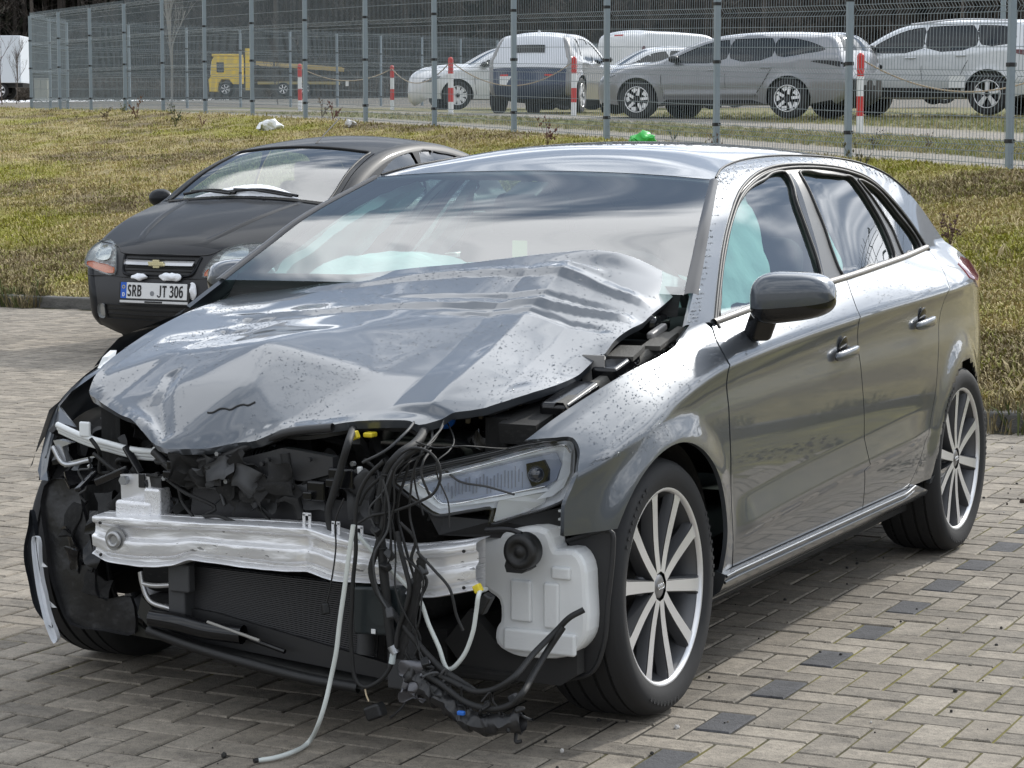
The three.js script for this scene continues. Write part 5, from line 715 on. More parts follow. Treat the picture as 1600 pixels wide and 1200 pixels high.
  mk('yellow_plug', [T(box(0.018, 0.02, 0.02, 0.004), 0.53, 0.735, -0.285, 0.4), T(box(0.03, 0.012, 0.025, 0.004), 0.5, 0.735, -0.31)], M.yellow, car);
  mk('yellow_plug', T(box(0.02, 0.02, 0.018, 0.004), 0.60, 0.408, -0.652, 0.5), M.yellow, car);
  mk('plug_body', T(box(0.03, 0.05, 0.022, 0.005), 0.59, 0.372, -0.665, -0.5), M.black, car);
  mk('white_plug', T(box(0.012, 0.018, 0.012, 0.003), 0.55, 0.655, -0.31), M.white, car);
  mk('blue_cap', T(new THREE.SphereGeometry(0.03, 16, 10), 0.33, 0.765, -0.42), M.blue, car);
  mk('blue_plug', T(box(0.012, 0.01, 0.018, 0.003), 0.69, 0.135, -0.655), M.blue, car);
  mk('grey_plug', T(box(0.02, 0.024, 0.02, 0.004), 0.60, 0.158, -0.745, 0.5), M.greyPlastic, car);
  mk('blue_plug', T(box(0.021, 0.008, 0.018, 0.003), 0.605, 0.147, -0.742, 0.5), std(0.05, 0.3, 0.45, 0.4), car);
  mk('ribbed_air_duct', [0, 1, 2, 3, 4, 5].map(i => T(box(0.03, 0.05, 0.012, 0.003), 0.30 - 0.035 * i, 0.775 + 0.008 * i, -0.47 - 0.018 * i, 0, 0.4)), std(0.16, 0.13, 0.08, 0.7), car);
  mk('wing_shelf', [tube(G.wing, 0.02, 6), T(box(0.10, 0.012, 0.07), -0.13, 0.895, -0.70, 0, 0.1, -0.2), T(box(0.16, 0.012, 0.05), -0.28, 0.915, -0.73, 0, 0.1, -0.15)], std(0.10, 0.095, 0.085, 0.8, 0, { bumpMap: scuffTex, bumpScale: 0.003 }), car);
  mk('shelf_block', [T(box(0.16, 0.06, 0.07, 0.01), -0.07, 0.855, -0.70, 0, 0, -0.2), T(box(0.2, 0.07, 0.08, 0.015), 0.16, 0.79, -0.68, 0, 0, -0.2), T(box(0.12, 0.05, 0.06, 0.02), -0.40, 0.95, -0.66)], M.blackGloss, car);
  for (const g of [T(box(0.10, 0.02, 0.02, 0.006), -0.33, 0.935, -0.70, 0, 0, -0.2), T(box(0.006, 0.07, 0.06, 0.002), 0.0, 0.865, -0.668)]) mk('bonnet_hinge', g, std(0.3, 0.29, 0.28, 0.5, 0.3), car);
}
{
  // torn cables, straps and hoses hanging from the front
  const hoseM = std(0.60, 0.63, 0.60, 0.3);
  const A = mk('hanging_hose', tube(G.hoseA, 0.0058, 8, 90), hoseM, car, 'clear hose hanging down to the ground'); mk('hose_end', bar([0.845, 0.01, -0.2125], [0.862, 0.01, -0.204], 0.006), M.black, A);
  mk('washer_hose', tube(G.hoseB, 0.0055, 8, 90), hoseM, car);
  const W = (n, g, r, m = M.rubber) => mk(n, tube(G[g], r, 8, 70), m, car);
  W('wire_loom', 'wireA', 0.0095); W('wire_loom', 'wireB', 0.0115); W('wire_loom', 'wireB2', 0.008); W('wire_loom', 'wireC', 0.0052); W('wire_loom', 'wireD', 0.006); W('thin_wire', 'wireLoop', 0.0034); W('thin_wire', 'wireE', 0.004); W('thin_wire', 'wireF', 0.0016);
  W('wire_loom', 'wireG', 0.0072); W('wire_loom', 'wireH', 0.0078); W('thin_wire', 'wireI', 0.0028); W('thin_wire', 'wireJ', 0.002, std(0.55, 0.45, 0.3, 0.6)); W('wire_loom', 'wireK', 0.013);
  mk('torn_strap', gridSurf((u, v) => { const c = new THREE.CatmullRomCurve3(G.strapA.map(q => V3(...q))).getPoint(u); return [c.x + 0.003 * PN.noise(u * 20, v * 3, 0), c.y, c.z + (v - 0.5) * 0.034 * (0.8 + 0.5 * PN.noise(u * 14, 2, 5))]; }, 40, 4), M.blackDull, car);
  mk('cable_bundle', crumple(tube(G.bundle, 0.024, 10, 50), 0.016, 45, 3), std(0.02, 0.02, 0.021, 0.4), car);
  for (let i = 0; i < 22; i++) { const t = rF(), c = new THREE.CatmullRomCurve3(G.bundle.map(q => V3(...q))).getPoint(t), p = [[c.x, c.y + 0.02, c.z]]; for (let k = 0; k < 4; k++) p.push([p[k][0] + (rF() - 0.4) * 0.03, Math.max(0.03, p[k][1] + (rF() - 0.5) * 0.05), p[k][2] + (rF() - 0.6) * 0.04]); mk('torn_wire', tube(p, 0.002 + 0.003 * rF(), 6), rF() < 0.8 ? M.rubber : M.greyPlastic, car); }
  for (let i = 0; i < 16; i++) {
    const base = G[['wireB', 'wireB2', 'wireC', 'wireD', 'wireB'][i % 5]], o = [(rF() - 0.5) * 0.05, (rF() - 0.5) * 0.05, (rF() - 0.62) * 0.24];
    const a = Math.floor(rF() * 3), p = base.slice(a, a + 4 + Math.floor(rF() * 6)).map((q, k) => [q[0] + o[0] + (rF() - 0.5) * 0.02, q[1] + o[1] + (rF() - 0.5) * 0.02, q[2] + o[2] * (0.4 + 0.2 * k) + (rF() - 0.5) * 0.03]);
    if (p.length > 2) { mk('thin_wire', tube(p, 0.0018 + 0.0022 * rF(), 6), rF() < 0.8 ? M.rubber : M.greyPlastic, car); if (rF() < 0.5) mk('connector', T(box(0.018, 0.026, 0.018, 0.004), ...p[p.length - 1], rF(), rF(), rF()), rF() < 0.75 ? M.black : M.greyPlastic, car); }
  }
  for (let i = 0; i < 7; i++) { const q = G.wireB[2 + i % 6]; mk('cable_tie', T(new THREE.TorusGeometry(0.0125, 0.0022, 6, 14), q[0], q[1] - 0.01, q[2], Math.PI / 2, 0, 0), i % 3 ? M.black : M.greyPlastic, car); }
  mk('torn_foil', crumple(new THREE.PlaneGeometry(0.06, 0.10, 10, 14).rotateY(Math.PI / 2).translate(0.67, 0.19, -0.515), 0.03, 40, 8), std(0.12, 0.12, 0.13, 0.3, 0.5), car);
  mk('plug_block', [T(box(0.035, 0.035, 0.045, 0.007), 0.66, 0.105, -0.412, 0.4)], M.black, car);
  mk('hose_clamp', T(cyl(0.011, 0.011, 0.02, 14), 0.66, 0.257, -0.462, 0.5), M.steel, car);
  mk('label_sleeve', bar([0.662, 0.225, -0.458], [0.662, 0.26, -0.464], 0.008), std(0.5, 0.55, 0.55, 0.4), car);
}
{
  // right-hand corner: wing edge, smashed lamp, liner and bumper remains
  mk('right_fender', [crumple(slab(G.fenderR, 0.006), 0.004, 20, 2), gridSurf((u, v) => { const c = new THREE.CatmullRomCurve3([[0.05, 0.825, 0.80], [0.12, 0.775, 0.835], [0.185, 0.71, 0.862], [0.235, 0.605, 0.872], [0.29, 0.52, 0.845]].map(q => V3(...q))).getPoint(u); return [c.x - 0.42 * v, c.y + 0.10 * v * (1 - u) + 0.02 * v, c.z + 0.012 * v]; }, 24, 8), panel([[0.0, 0.80], [-0.37, 0.90], [-0.44, 0.95], [-0.02, 0.885]], (u, v) => [u, v, zS(u, v)], { step: 0.03 }), panel([[0.2, 0.70], [0.27, 0.56], ...arc(0, 0.3285, 0.362, 38, 166, 24), [-0.366, 0.30], [-0.44, 0.30], [-0.38, 0.6], [-0.38, 0.9]], (u, v) => [u, v, zS(u, v)], { step: 0.03 })], paint, car);
  mk('lamp_strip', [0, 1, 2].map(i => tube(G.strip.map(p => [p[0] - i * 0.006, p[1] + 0.008 - i * 0.009, p[2]]), 0.0085, 8)).concat([T(box(0.01, 0.03, 0.02, 0.004), 0.452, 0.646, 0.345), T(box(0.01, 0.04, 0.035, 0.006), 0.40, 0.685, 0.605)]), std(0.80, 0.82, 0.82, 0.25), car);
  mk('broken_lamp', [slab(G.lampFrameR, 0.02), tube([[0.37, 0.628, 0.735], [0.37, 0.585, 0.70], [0.37, 0.60, 0.61]], 0.006, 6), T(box(0.01, 0.055, 0.012, 0.003), 0.375, 0.565, 0.60, 0.5)], std(0.55, 0.56, 0.58, 0.2, 0.6), car);
  mk('lamp_bowl', T(new THREE.SphereGeometry(0.045, 18, 12, 0, Math.PI * 2, 0, Math.PI / 2), 0.335, 0.625, 0.665, 0, 0, Math.PI / 2), M.blackGloss, car);
  for (let i = 0; i < 34; i++) { const z = lerp(0.42, 0.80, rF()), y = lerp(0.50, 0.74, rF()) - (z - 0.4) * 0.1, k = rF(); mk('lamp_fragment', T(crumple(new THREE.BoxGeometry(0.01 + 0.02 * rF(), 0.02 + 0.05 * rF(), 0.02 + 0.07 * rF(), 2, 2, 2), 0.012, 40, i), lerp(0.22, 0.33, rF()), y, z, rF() * 3, rF() * 3, rF() * 3), k < 0.6 ? M.black : k < 0.8 ? M.blackGloss : k < 0.9 ? M.greyPlastic : std(0.4, 0.42, 0.45, 0.3, 0.3), car); }
  const bowl = (poly, dx, k = 1) => panel(sp2(poly.map(p => [p[2], p[1]]), 3, true), (z, y) => [0.425 + dx - 0.55 * k * Math.pow(Math.max(0, z - 0.50), 2) - 0.25 * (y - 0.3) ** 2 + 0.012 * PN.noise(z * 9, y * 9, 3), y, z], { step: 0.02, rim: 0.012 });
  mk('right_liner', bowl(G.linerR, 0), std(0.028, 0.028, 0.030, 0.42, 0, { map: dirtTex, bumpMap: scuffTex, bumpScale: 0.003 }), car); for (let i = 0; i < 7; i++) mk('liner_shard', T(crumple(new THREE.BoxGeometry(0.006, 0.05 + 0.07 * rF(), 0.03 + 0.05 * rF(), 1, 4, 3), 0.016, 25, i + 2), 0.41 + 0.02 * rF(), lerp(0.20, 0.50, rF()), lerp(0.52, 0.68, rF()), rF() - 0.5, rF() - 0.5, rF() - 0.5), i % 2 ? M.blackDull : M.blackGloss, car); mk('liner_back', T(box(0.16, 0.2, 0.16, 0.03), 0.26, 0.50, 0.60, 0.3, 0.2, 0.1), M.blackDull, car);
  mk('liner_flap', [slab([[0.40, 0.36, 0.60], [0.41, 0.25, 0.56], [0.42, 0.20, 0.46], [0.43, 0.155, 0.36], [0.40, 0.155, 0.50], [0.37, 0.20, 0.64]], 0.012), slab([[0.45, 0.27, 0.40], [0.48, 0.21, 0.30], [0.46, 0.165, 0.34], [0.44, 0.22, 0.42]], 0.01)], std(0.02, 0.021, 0.018, 0.5), car);
  mk('bumper_shard', bowl(G.bumperTorn, 0.012), std(0.016, 0.018, 0.022, 0.3), car);
  mk('bumper_edge', bowl(G.bumperStrip, 0.022), std(0.72, 0.74, 0.77, 0.4), car, 'torn pale strip of bumper edge');
  for (const [y, z] of [[0.31, 0.775], [0.205, 0.745]]) mk('paint_flake', crumple(slab([[0.415, y, z - 0.03], [0.415, y + 0.02, z - 0.02], [0.415, y + 0.004, z - 0.048]], 0.003), 0.004, 60, y * 10), M.white, car);
  mk('bonnet_snow', crumple(slab(G.hoodSnow, 0.03), 0.006, 40, 1), std(0.85, 0.88, 0.9, 0.8), car, 'small lump of snow on the bonnet edge');
}
// ------------------------------------------------------------------ the other vehicles
const darkGlass = phy(0.012, 0.016, 0.020, 0.04, 0);
const simpleTyre = R => T(new THREE.LatheGeometry([[0.62, -0.10], [0.9, -0.11], [0.98, -0.095], [1, -0.07], [1, 0.07], [0.98, 0.095], [0.9, 0.11], [0.62, 0.10]].map(p => new THREE.Vector2(p[0] * R, p[1])), 48), 0, 0, 0, Math.PI / 2, 0, 0);
function simpleWheel(parent, x, z, R, spokes, steer = 0, style = 0) {
  const s = Math.sign(z), w = sub(parent, 'wheel'); w.position.set(x, R, z - s * 0.10); w.rotation.y = (s > 0 ? Math.PI : 0) + steer;
  mk('tyre', simpleTyre(R), M.tyre, w); mk('rim', [T(new THREE.LatheGeometry([[0.05, -0.02], [0.5, -0.02], [0.62, -0.06], [0.66, -0.10], [0.69, -0.10]].map(p => new THREE.Vector2(p[0] * R, p[1])), 40), 0, 0, 0, Math.PI / 2, 0, 0)], M.blackGloss, w);
  mk('rim_lip', T(new THREE.TorusGeometry(0.66 * R, 0.010, 6, 48), 0, 0, -0.10), M.alloyFace, w);
  for (let i = 0; i < spokes; i++) {
    const a = i / spokes * Math.PI * 2 + 0.3;
    const g = style === 1 ? norm([T(box(0.40 * R, 0.05, 0.02), 0.40 * R, 0.03, -0.085, 0, 0, 0.22), T(box(0.26 * R, 0.07, 0.012), 0.50 * R, -0.045, -0.08, 0, 0, 0.9)]) : T(extr([[0.1 * R, -0.028], [0.64 * R, -0.045], [0.64 * R, 0.045], [0.1 * R, 0.028]], 0.02, 0.003), 0, 0, -0.095);
    mk('spoke', g.rotateZ(a), M.alloyFace, w);
  }
  mk('hub_cap', T(cyl(0.12 * R, 0.14 * R, 0.03, 16), 0, 0, -0.095, Math.PI / 2, 0, 0), M.blackGloss, w);
  return w;
}
function headingTurn(hx, hz) { return Math.atan2(-hz, hx); }
// a car body from its side outline: two skins with openings for windows and wheels, joined over the top by a crowned strip
function carBody(c, s) {
  const path = sp2(s.path, 6), N = path.length - 1, cum = [0]; for (let i = 1; i <= N; i++) cum.push(cum[i - 1] + Math.hypot(path[i][0] - path[i - 1][0], path[i][1] - path[i - 1][1]));
  const plan = tab(s.plan), belt = tab(s.belt), roofY = Math.max(...path.map(p => p[1]));
  const dPath = (x, y) => { let d = 1e9; for (let i = 0; i < N; i++) { const [ax, ay] = path[i], bx = path[i + 1][0] - ax, by = path[i + 1][1] - ay, t = clamp(((x - ax) * bx + (y - ay) * by) / (bx * bx + by * by)); d = Math.min(d, Math.hypot(x - ax - bx * t, y - ay - by * t)); } return d; };
  const rr = s.round || 0.07;
  const nrmP = i => { const a = path[Math.max(0, i - 1)], b = path[Math.min(N, i + 1)], l = Math.hypot(b[0] - a[0], b[1] - a[1]); return [(b[1] - a[1]) / l, -(b[0] - a[0]) / l]; };
  const zflat = (x, y) => {
    const b = belt(x); let z = s.W * plan(x) * (1 - 0.13 * Math.max(0, 0.62 - y) ** 1.5 * 2);
    const sh = b - 0.09; if (y > sh && y <= b) z -= 0.05 * ((y - sh) / 0.09) ** 1.5; if (y > b) z = lerp(z - 0.05, s.roofW * Math.min(1, plan(x) * 1.04), Math.pow((y - b) / (roofY - b), 1.15));
    if (y < b) { for (const wx of s.wheels) { const q = (Math.hypot(x - wx, y - s.R) - s.arch) / 0.1; if (q < 1) z += 0.012 * (1 - Math.max(0, q)) ** 2; } const lc = s.crease ? s.crease(x) : -1, e = y - lc; if (lc > 0 && Math.abs(e) < 0.12) z += (e > 0 ? 0.018 * (1 - e / 0.12) : 0.018 * Math.max(0, 1 + e / 0.04)); }
    return z;
  };
  const zf = (x, y) => { const d = Math.min(dPath(x, y), rr); return zflat(x, y) - rr * (1 - Math.sqrt(Math.max(0, 1 - (1 - d / rr) ** 2))); };
  const inner = path.map((p, i) => { const n = nrmP(i); return [p[0] - n[0] * rr, p[1] - n[1] * rr]; });
  const yb = s.sill; const bottom = []; const xs = [...s.wheels].sort((a, b) => a - b), end = path[N], start = path[0];
  const a0 = Math.asin(clamp((yb - s.R) / s.arch, -1, 1)) * 180 / Math.PI;
  bottom.push(...arc(xs[0], s.R, s.arch, 180 - a0, a0, 20), ...arc(xs[1], s.R, s.arch, 180 - a0, a0, 20));
  const outline = [...inner, ...bottom.filter(p => p[0] > end[0] + 0.01 && p[0] < start[0] - 0.01)];
  const wins = s.windows.map(w => sp2(w.pts, 3, true));
  for (const sg of [-1, 1]) {
    mk('side_panel', panel(outline, (u, v) => [u, v, sg * zflat(u, v)], { step: s.step || 0.05, holes: wins, rim: 0.0, flip: sg < 0 }), s.sideMat || s.paint, c);
    mk('body_edge', gridSurf((u, v) => { const f = Math.min(N - 1e-6, u * N), i = Math.floor(f), k = f - i, a = nrmP(i), b = nrmP(i + 1), th = v * Math.PI / 2, d = rr * (1 - Math.cos(th)), n = [lerp(a[0], b[0], k), lerp(a[1], b[1], k)], x = lerp(path[i][0], path[i + 1][0], k) - n[0] * d, y = lerp(path[i][1], path[i + 1][1], k) - n[1] * d; return [x, y, sg * (zflat(x, y) - rr * (1 - Math.sin(th)))]; }, N * 2, 6, sg > 0), s.sideMat || s.paint, c);
    s.windows.forEach((w, i) => mk(w.name, panel(wins[i].map(p => p), (u, v) => [u, v, sg * (zf(u, v) - 0.012)], { step: 0.08, flip: sg < 0 }), s.glass || darkGlass, c));
    if (s.seam) for (const l of s.seam) mk('door_gap', tube(l.map(p => [p[0], p[1], sg * (zf(p[0], p[1]) + 0.0005)]), 0.006, 5, 24), M.black, c);
    if (s.cladding) mk('sill_cladding', panel(s.cladding, (u, v) => [u, v, sg * (zf(u, v) + 0.008)], { step: 0.06, rim: 0.015, flip: sg < 0 }), M.blackDull, c);
    for (const hnd of s.handles || []) mk('door_handle', T(box(0.2, 0.03, 0.03, 0.012), hnd[0], hnd[1], sg * (zf(...hnd) + 0.012)), s.handleMat || s.paint, c);
    for (const wx of s.wheels) { mk('arch_liner', gridSurf((u, v) => { const a = Math.PI * u, r = s.arch + 0.01; return [wx + r * Math.cos(a), s.R + r * Math.sin(a), sg * lerp(s.W * 0.96, s.W * 0.55, v)]; }, 16, 2), M.black, c); }
  }
  const nrm = nrmP;
  const crownAt = t => s.crown ? s.crown(t) : 0.05;
  const surf = (t, w, off = 0) => { const f = clamp(t, 0, N), i = Math.min(N - 1, Math.floor(f)), k = f - i, x = lerp(path[i][0], path[i + 1][0], k), y = lerp(path[i][1], path[i + 1][1], k); const a = nrm(i), b = nrm(i + 1), n = [lerp(a[0], b[0], k), lerp(a[1], b[1], k)]; const ze = zf(x, y), c2 = crownAt(f / 6) * (1 - w * w) + off; return [x + n[0] * c2, y + n[1] * c2, w * ze]; };
  // surf runs front to back over the top; make sure the crown bulges outwards
  for (const [name, mat, i0, i1, wm, off] of s.zones) {
    const a = i0 * 6, b = i1 * 6, W = wm || 1;
    mk(name, gridSurf((u, v) => surf(lerp(a, b, v), (u * 2 - 1) * W, off || 0), 22, Math.max(6, Math.round((i1 - i0) * 6))), mat, c);
    if (wm && wm < 1) for (const sg of [-1, 1]) mk('pillar', gridSurf((u, v) => surf(lerp(a, b, v), sg * lerp(W, 1, u), 0.004), 4, 12), s.paint, c);
  }
  return { surf, zf, path };
}
// ---- black hatchback with the number plate
{
  const c = thing('black_hatchback', 'black hatchback facing forward with white number plate and snow on its wipers', 'car', [-8.12, 0, 5.78]);
  const bp = phy(0.005, 0.006, 0.0085, 0.5, 0, { specularIntensity: 0.4, clearcoat: 0.2, clearcoatRoughness: 0.08 });
  const spec = {
    path: [[0.62, 0.17], [0.75, 0.24], [0.775, 0.36], [0.745, 0.50], [0.70, 0.595], [0.655, 0.66], [0.50, 0.745], [0.2, 0.86], [-0.12, 0.945], [-0.24, 0.975], [-0.62, 1.175], [-1.0, 1.305], [-1.35, 1.365], [-1.7, 1.385], [-2.1, 1.35], [-2.5, 1.24], [-2.78, 1.0], [-2.88, 0.75], [-2.88, 0.4], [-2.75, 0.22]],
    W: 0.81, roofW: 0.60, plan: [[-3.2, 0.82], [-2.9, 0.93], [-2.2, 1], [-0.4, 1], [0.1, 0.985], [0.4, 0.94], [0.6, 0.88], [0.72, 0.80], [0.8, 0.72]], belt: [[-3, 1.03], [-1.5, 0.99], [-0.3, 0.93], [0.2, 0.85], [0.7, 0.66]],
    wheels: [0, -2.36], R: 0.285, arch: 0.33, sill: 0.22, round: 0.06, step: 0.035, paint: bp, glass, crown: t => lerp(0.11, 0.045, sstep(3.5, 8, t)), handleMat: bp,
    windows: [{ name: 'front_window', pts: [[-0.55, 0.975], [-0.85, 1.15], [-1.12, 1.26], [-1.38, 1.31], [-1.44, 1.31], [-1.44, 1.0], [-1.0, 0.985]] }, { name: 'rear_window', pts: [[-1.54, 1.0], [-1.54, 1.315], [-1.85, 1.305], [-2.15, 1.25], [-2.28, 1.05]] }],
    seam: [[[-0.42, 0.93], [-0.36, 0.7], [-0.38, 0.3]], [[-1.49, 1.0], [-1.47, 0.6], [-1.5, 0.27]]], handles: [[-1.32, 0.84], [-2.1, 0.86]],
    zones: [['front_bumper', std(0.018, 0.018, 0.02, 0.45), 0, 5], ['bonnet', bp, 5, 9], ['windscreen', glass, 9, 11, 0.93], ['roof', bp, 11, 15], ['rear_window', darkGlass, 15, 16, 0.85], ['tailgate', bp, 16, 19]],
  };
  const { surf, zf, path } = carBody(c, spec);
  const fx = (y, z) => { let lo = 0, hi = 44; const at = t => { const b = surf(t, 1); return surf(t, clamp(z / b[2], -1, 1)); }; for (let k = 0; k < 26; k++) { const m = (lo + hi) / 2; at(m)[1] < y ? lo = m : hi = m; } return at(lo)[0]; };
  const fp = (poly, d) => panel(poly, (z, y) => [fx(y, z) + d, y, z], { step: 0.025, rim: 0.012 });
  mk('grille', fp([[0.30, 0.655], [-0.30, 0.655], [-0.27, 0.55], [-0.24, 0.535], [0.24, 0.535], [0.27, 0.55]], 0.004), M.black, c);
  mk('grille_frame', tube([[0.30, 0.655], [0.27, 0.55], [0.24, 0.535], [-0.24, 0.535], [-0.27, 0.55], [-0.30, 0.655]].map(p => [fx(p[1], p[0]) + 0.008, p[1], p[0]]), 0.010, 6, 60), bp, c);
  for (const y of [0.56, 0.58, 0.635]) mk('grille_bar', tube([0.26, 0, -0.26].map(z => [fx(y, z) + 0.008, y, z]), 0.004, 5, 20), M.blackDull, c);
  mk('chrome_bar', fp([[0.275, 0.622], [-0.275, 0.622], [-0.265, 0.594], [0.265, 0.594]], 0.016), M.silver, c);
  { const e = extr([[-0.055, -0.012], [-0.022, -0.012], [-0.022, -0.024], [0.022, -0.024], [0.026, -0.012], [0.062, -0.012], [0.055, 0.012], [0.022, 0.012], [0.022, 0.024], [-0.022, 0.024], [-0.026, 0.012], [-0.062, 0.012]].map(p => [p[0], p[1]]), 0.01, 0.002); e.rotateY(Math.PI / 2); mk('emblem', T(e, fx(0.608, 0) + 0.016, 0.607, 0), std(0.75, 0.68, 0.42, 0.25, 0.7), c); }
  // headlamps with amber strips
  for (const s of [-1, 1]) {
    const q = a => a.map(p => [p[0] * s, p[1]]), h = sub(c, 'headlamp');
    const L = sp2(q([[0.345, 0.53], [0.37, 0.63], [0.43, 0.70], [0.55, 0.735], [0.645, 0.725], [0.665, 0.66], [0.655, 0.58], [0.55, 0.548]]), 3, true);
    mk('lamp_bowl', fp(L, 0.000), std(0.30, 0.32, 0.33, 0.25, 0.5), h);
    mk('reflector', fp(sp2(q([[0.43, 0.625], [0.44, 0.675], [0.53, 0.705], [0.58, 0.69], [0.58, 0.63], [0.5, 0.61]]), 3, true), 0.006), std(0.7, 0.72, 0.72, 0.12, 0.9), h);
    mk('indicator', fp(sp2(q([[0.355, 0.535], [0.365, 0.572], [0.52, 0.592], [0.64, 0.60], [0.635, 0.575], [0.52, 0.55]]), 2, true), 0.006), std(0.75, 0.20, 0.06, 0.3), h);
    mk('lamp_lens', fp(L, 0.012), phy(0.85, 0.87, 0.86, 0.12, 0, { transmission: 0.9, thickness: 0 }), h);
    mk('fog_lamp', fp(sp2(q([[0.43, 0.25], [0.43, 0.33], [0.49, 0.33], [0.50, 0.25]]), 3, true), 0.006), std(0.35, 0.36, 0.36, 0.2, 0.5), c);
    const m = sub(c, 'door_mirror'), g = new THREE.SphereGeometry(1, 20, 14); g.scale(0.07, 0.065, 0.095); mk('mirror_cap', T(g, -0.48, 0.99, s * 0.88), bp, m); mk('mirror_arm', beam([-0.48, 0.96, s * 0.82], [-0.45, 0.94, s * 0.74], 0.05, 0.04, 0.01), M.black, m);
  }
  mk('lower_intake', fp([[0.42, 0.335], [-0.42, 0.335], [-0.41, 0.245], [0.41, 0.245]], 0.004), M.black, c);
  for (const y of [0.275, 0.305]) mk('intake_bar', tube([0.40, 0.3, 0, -0.3, -0.40].map(z => [fx(y, z) + 0.006, y, z]), 0.006, 5, 24), M.blackDull, c);
  mk('bumper_line', tube([0.62, 0.5, 0.2, 0, -0.2, -0.5, -0.62].map(z => [fx(0.515, z) + 0.002, 0.515, z]), 0.004, 5, 40), M.black, c);
  mk('bonnet_gap', tube([0.69, 0.4, 0.36, 0.30, 0, -0.30, -0.36, -0.4].map((z, i) => { const y = [0.735, 0.70, 0.675, 0.665, 0.667, 0.665, 0.675, 0.70][i]; return [fx(y, z) + 0.001, y, z]; }), 0.004, 5, 60), M.black, c);
  for (const s of [-1, 1]) { mk('bonnet_crease', gridSurf((u, v) => { const t = lerp(31, 53, u), w = s * (lerp(0.42, 0.70, u) + (v - 0.5) * 0.10), b = Math.sin(Math.PI * v); const p = surf(t, w, 0.010 * b * Math.sin(Math.PI * u)); return [p[0], p[1] + 0.0006, p[2]]; }, 30, 6), bp, c); mk('washer_jet', T(cyl(0.012, 0.012, 0.008, 10), ...surf(51.5, s * 0.26, 0.004)), M.black, c); }
  // number plate: white reflective plate, blue band, black characters
  const plate = sub(c, 'number_plate'); plate.position.set(fx(0.43, 0) + 0.012, 0.430, -0.015); plate.rotation.z = 0.10;
  const font = await new FontLoader().loadAsync('fonts/droid/droid_sans_bold.typeface.json');
  const txt = (s, size, sx, z, y, mat, par, n) => { const g = new TextGeometry(s, { font, size, depth: 0.002, curveSegments: 5 }); g.scale(sx, 1, 1); g.rotateY(Math.PI / 2); return mk(n, T(g, 0.0055, y, z), mat, par); };
  mk('plate_frame', T(box(0.012, 0.148, 0.55, 0.004), -0.003, -0.012, 0), M.black, plate);
  mk('plate_face', T(box(0.008, 0.104, 0.515, 0.003), 0.001, 0.004, 0), std(0.72, 0.73, 0.73, 0.35), plate);
  mk('country_band', T(box(0.009, 0.104, 0.045), 0.0015, 0.004, 0.236), std(0.01, 0.10, 0.52, 0.4), plate);
  mk('country_stars', T(new THREE.TorusGeometry(0.010, 0.0022, 5, 12), 0.006, 0.026, 0.236, 0, Math.PI / 2, 0), M.yellow, plate);
  txt('D', 0.026, 0.9, 0.246, -0.036, M.white, plate, 'country_letter');
  txt('SRB', 0.076, 0.60, 0.206, -0.034, M.black, plate, 'plate_lettering'); { const J = [T(box(0.002, 0.062, 0.0105), 0.0065, 0.011, -0.0535), T(new THREE.TorusGeometry(0.0115, 0.0045, 6, 16, Math.PI).scale(1, 1, 0.3).rotateZ(Math.PI).rotateY(Math.PI / 2), 0.0065, -0.021, -0.042)]; for (const g of J) mk('plate_lettering', g, M.black, plate); } txt('T', 0.076, 0.62, -0.066, -0.034, M.black, plate, 'plate_lettering'); txt('306', 0.076, 0.62, -0.122, -0.034, M.black, plate, 'plate_lettering');
  mk('plate_seal', [T(cyl(0.016, 0.016, 0.003, 20), 0.0055, -0.012, 0.012, 0, 0, Math.PI / 2)], std(0.22, 0.23, 0.24, 0.5), plate);
  mk('frame_strip', T(box(0.004, 0.016, 0.53, 0.002), 0.003, -0.068, 0), std(0.6, 0.6, 0.6, 0.5), plate); mk('frame_print', T(box(0.0045, 0.012, 0.14, 0.002), 0.004, -0.068, 0), M.black, plate);
  // snow
  const snow = std(0.86, 0.88, 0.92, 0.8); const lump = (a, b, d, s) => { const g = new THREE.SphereGeometry(1, 20, 12); g.scale(a, b, d); return crumple(g, 0.012, 30, s); };
  mk('snow_on_plate', [T(lump(0.02, 0.018, 0.065, 1), fx(0.52, 0.1) + 0.02, 0.522, 0.115)], snow, c); mk('snow_on_plate', [T(lump(0.022, 0.026, 0.085, 4), fx(0.52, -0.1) + 0.02, 0.527, -0.125)], snow, c); mk('snow_on_plate', [T(lump(0.02, 0.06, 0.022, 7), fx(0.44, -0.28) + 0.02, 0.44, -0.295)], snow, c);
  mk('snow_on_windscreen', gridSurf((u, v) => { const w = lerp(0.62, -0.62, u), p = surf(54 + 2.6 * v * Math.sin(Math.PI * u) ** 0.7, w, 0.006 + 0.02 * Math.sin(Math.PI * v) * Math.sin(Math.PI * u) + 0.004 * PN.noise(u * 30, v * 6, 2)); return p; }, 70, 8), snow, c);
  for (const [w0, w1] of [[0.75, 0.10], [0.25, -0.62]]) mk('wiper', [tube([surf(52.8, w1 + 0.05, 0.03), surf(54.2, lerp(w0, w1, 0.4), 0.045), surf(54.9, lerp(w0, w1, 0.1), 0.035)], 0.008, 6), tube([surf(54.3, w0, 0.03), surf(54.6, lerp(w0, w1, 0.5), 0.04), surf(53.7, w1, 0.03)], 0.011, 6)], M.black, c);
  mk('cowl', gridSurf((u, v) => surf(lerp(51.6, 53.8, v), (u * 2 - 1) * 0.93, 0.006), 24, 4), M.blackDull, c);
  mk('aerial', bar(surf(68, -0.05, 0), [-1.53, 1.56, 0.02], 0.0045), M.black, c);
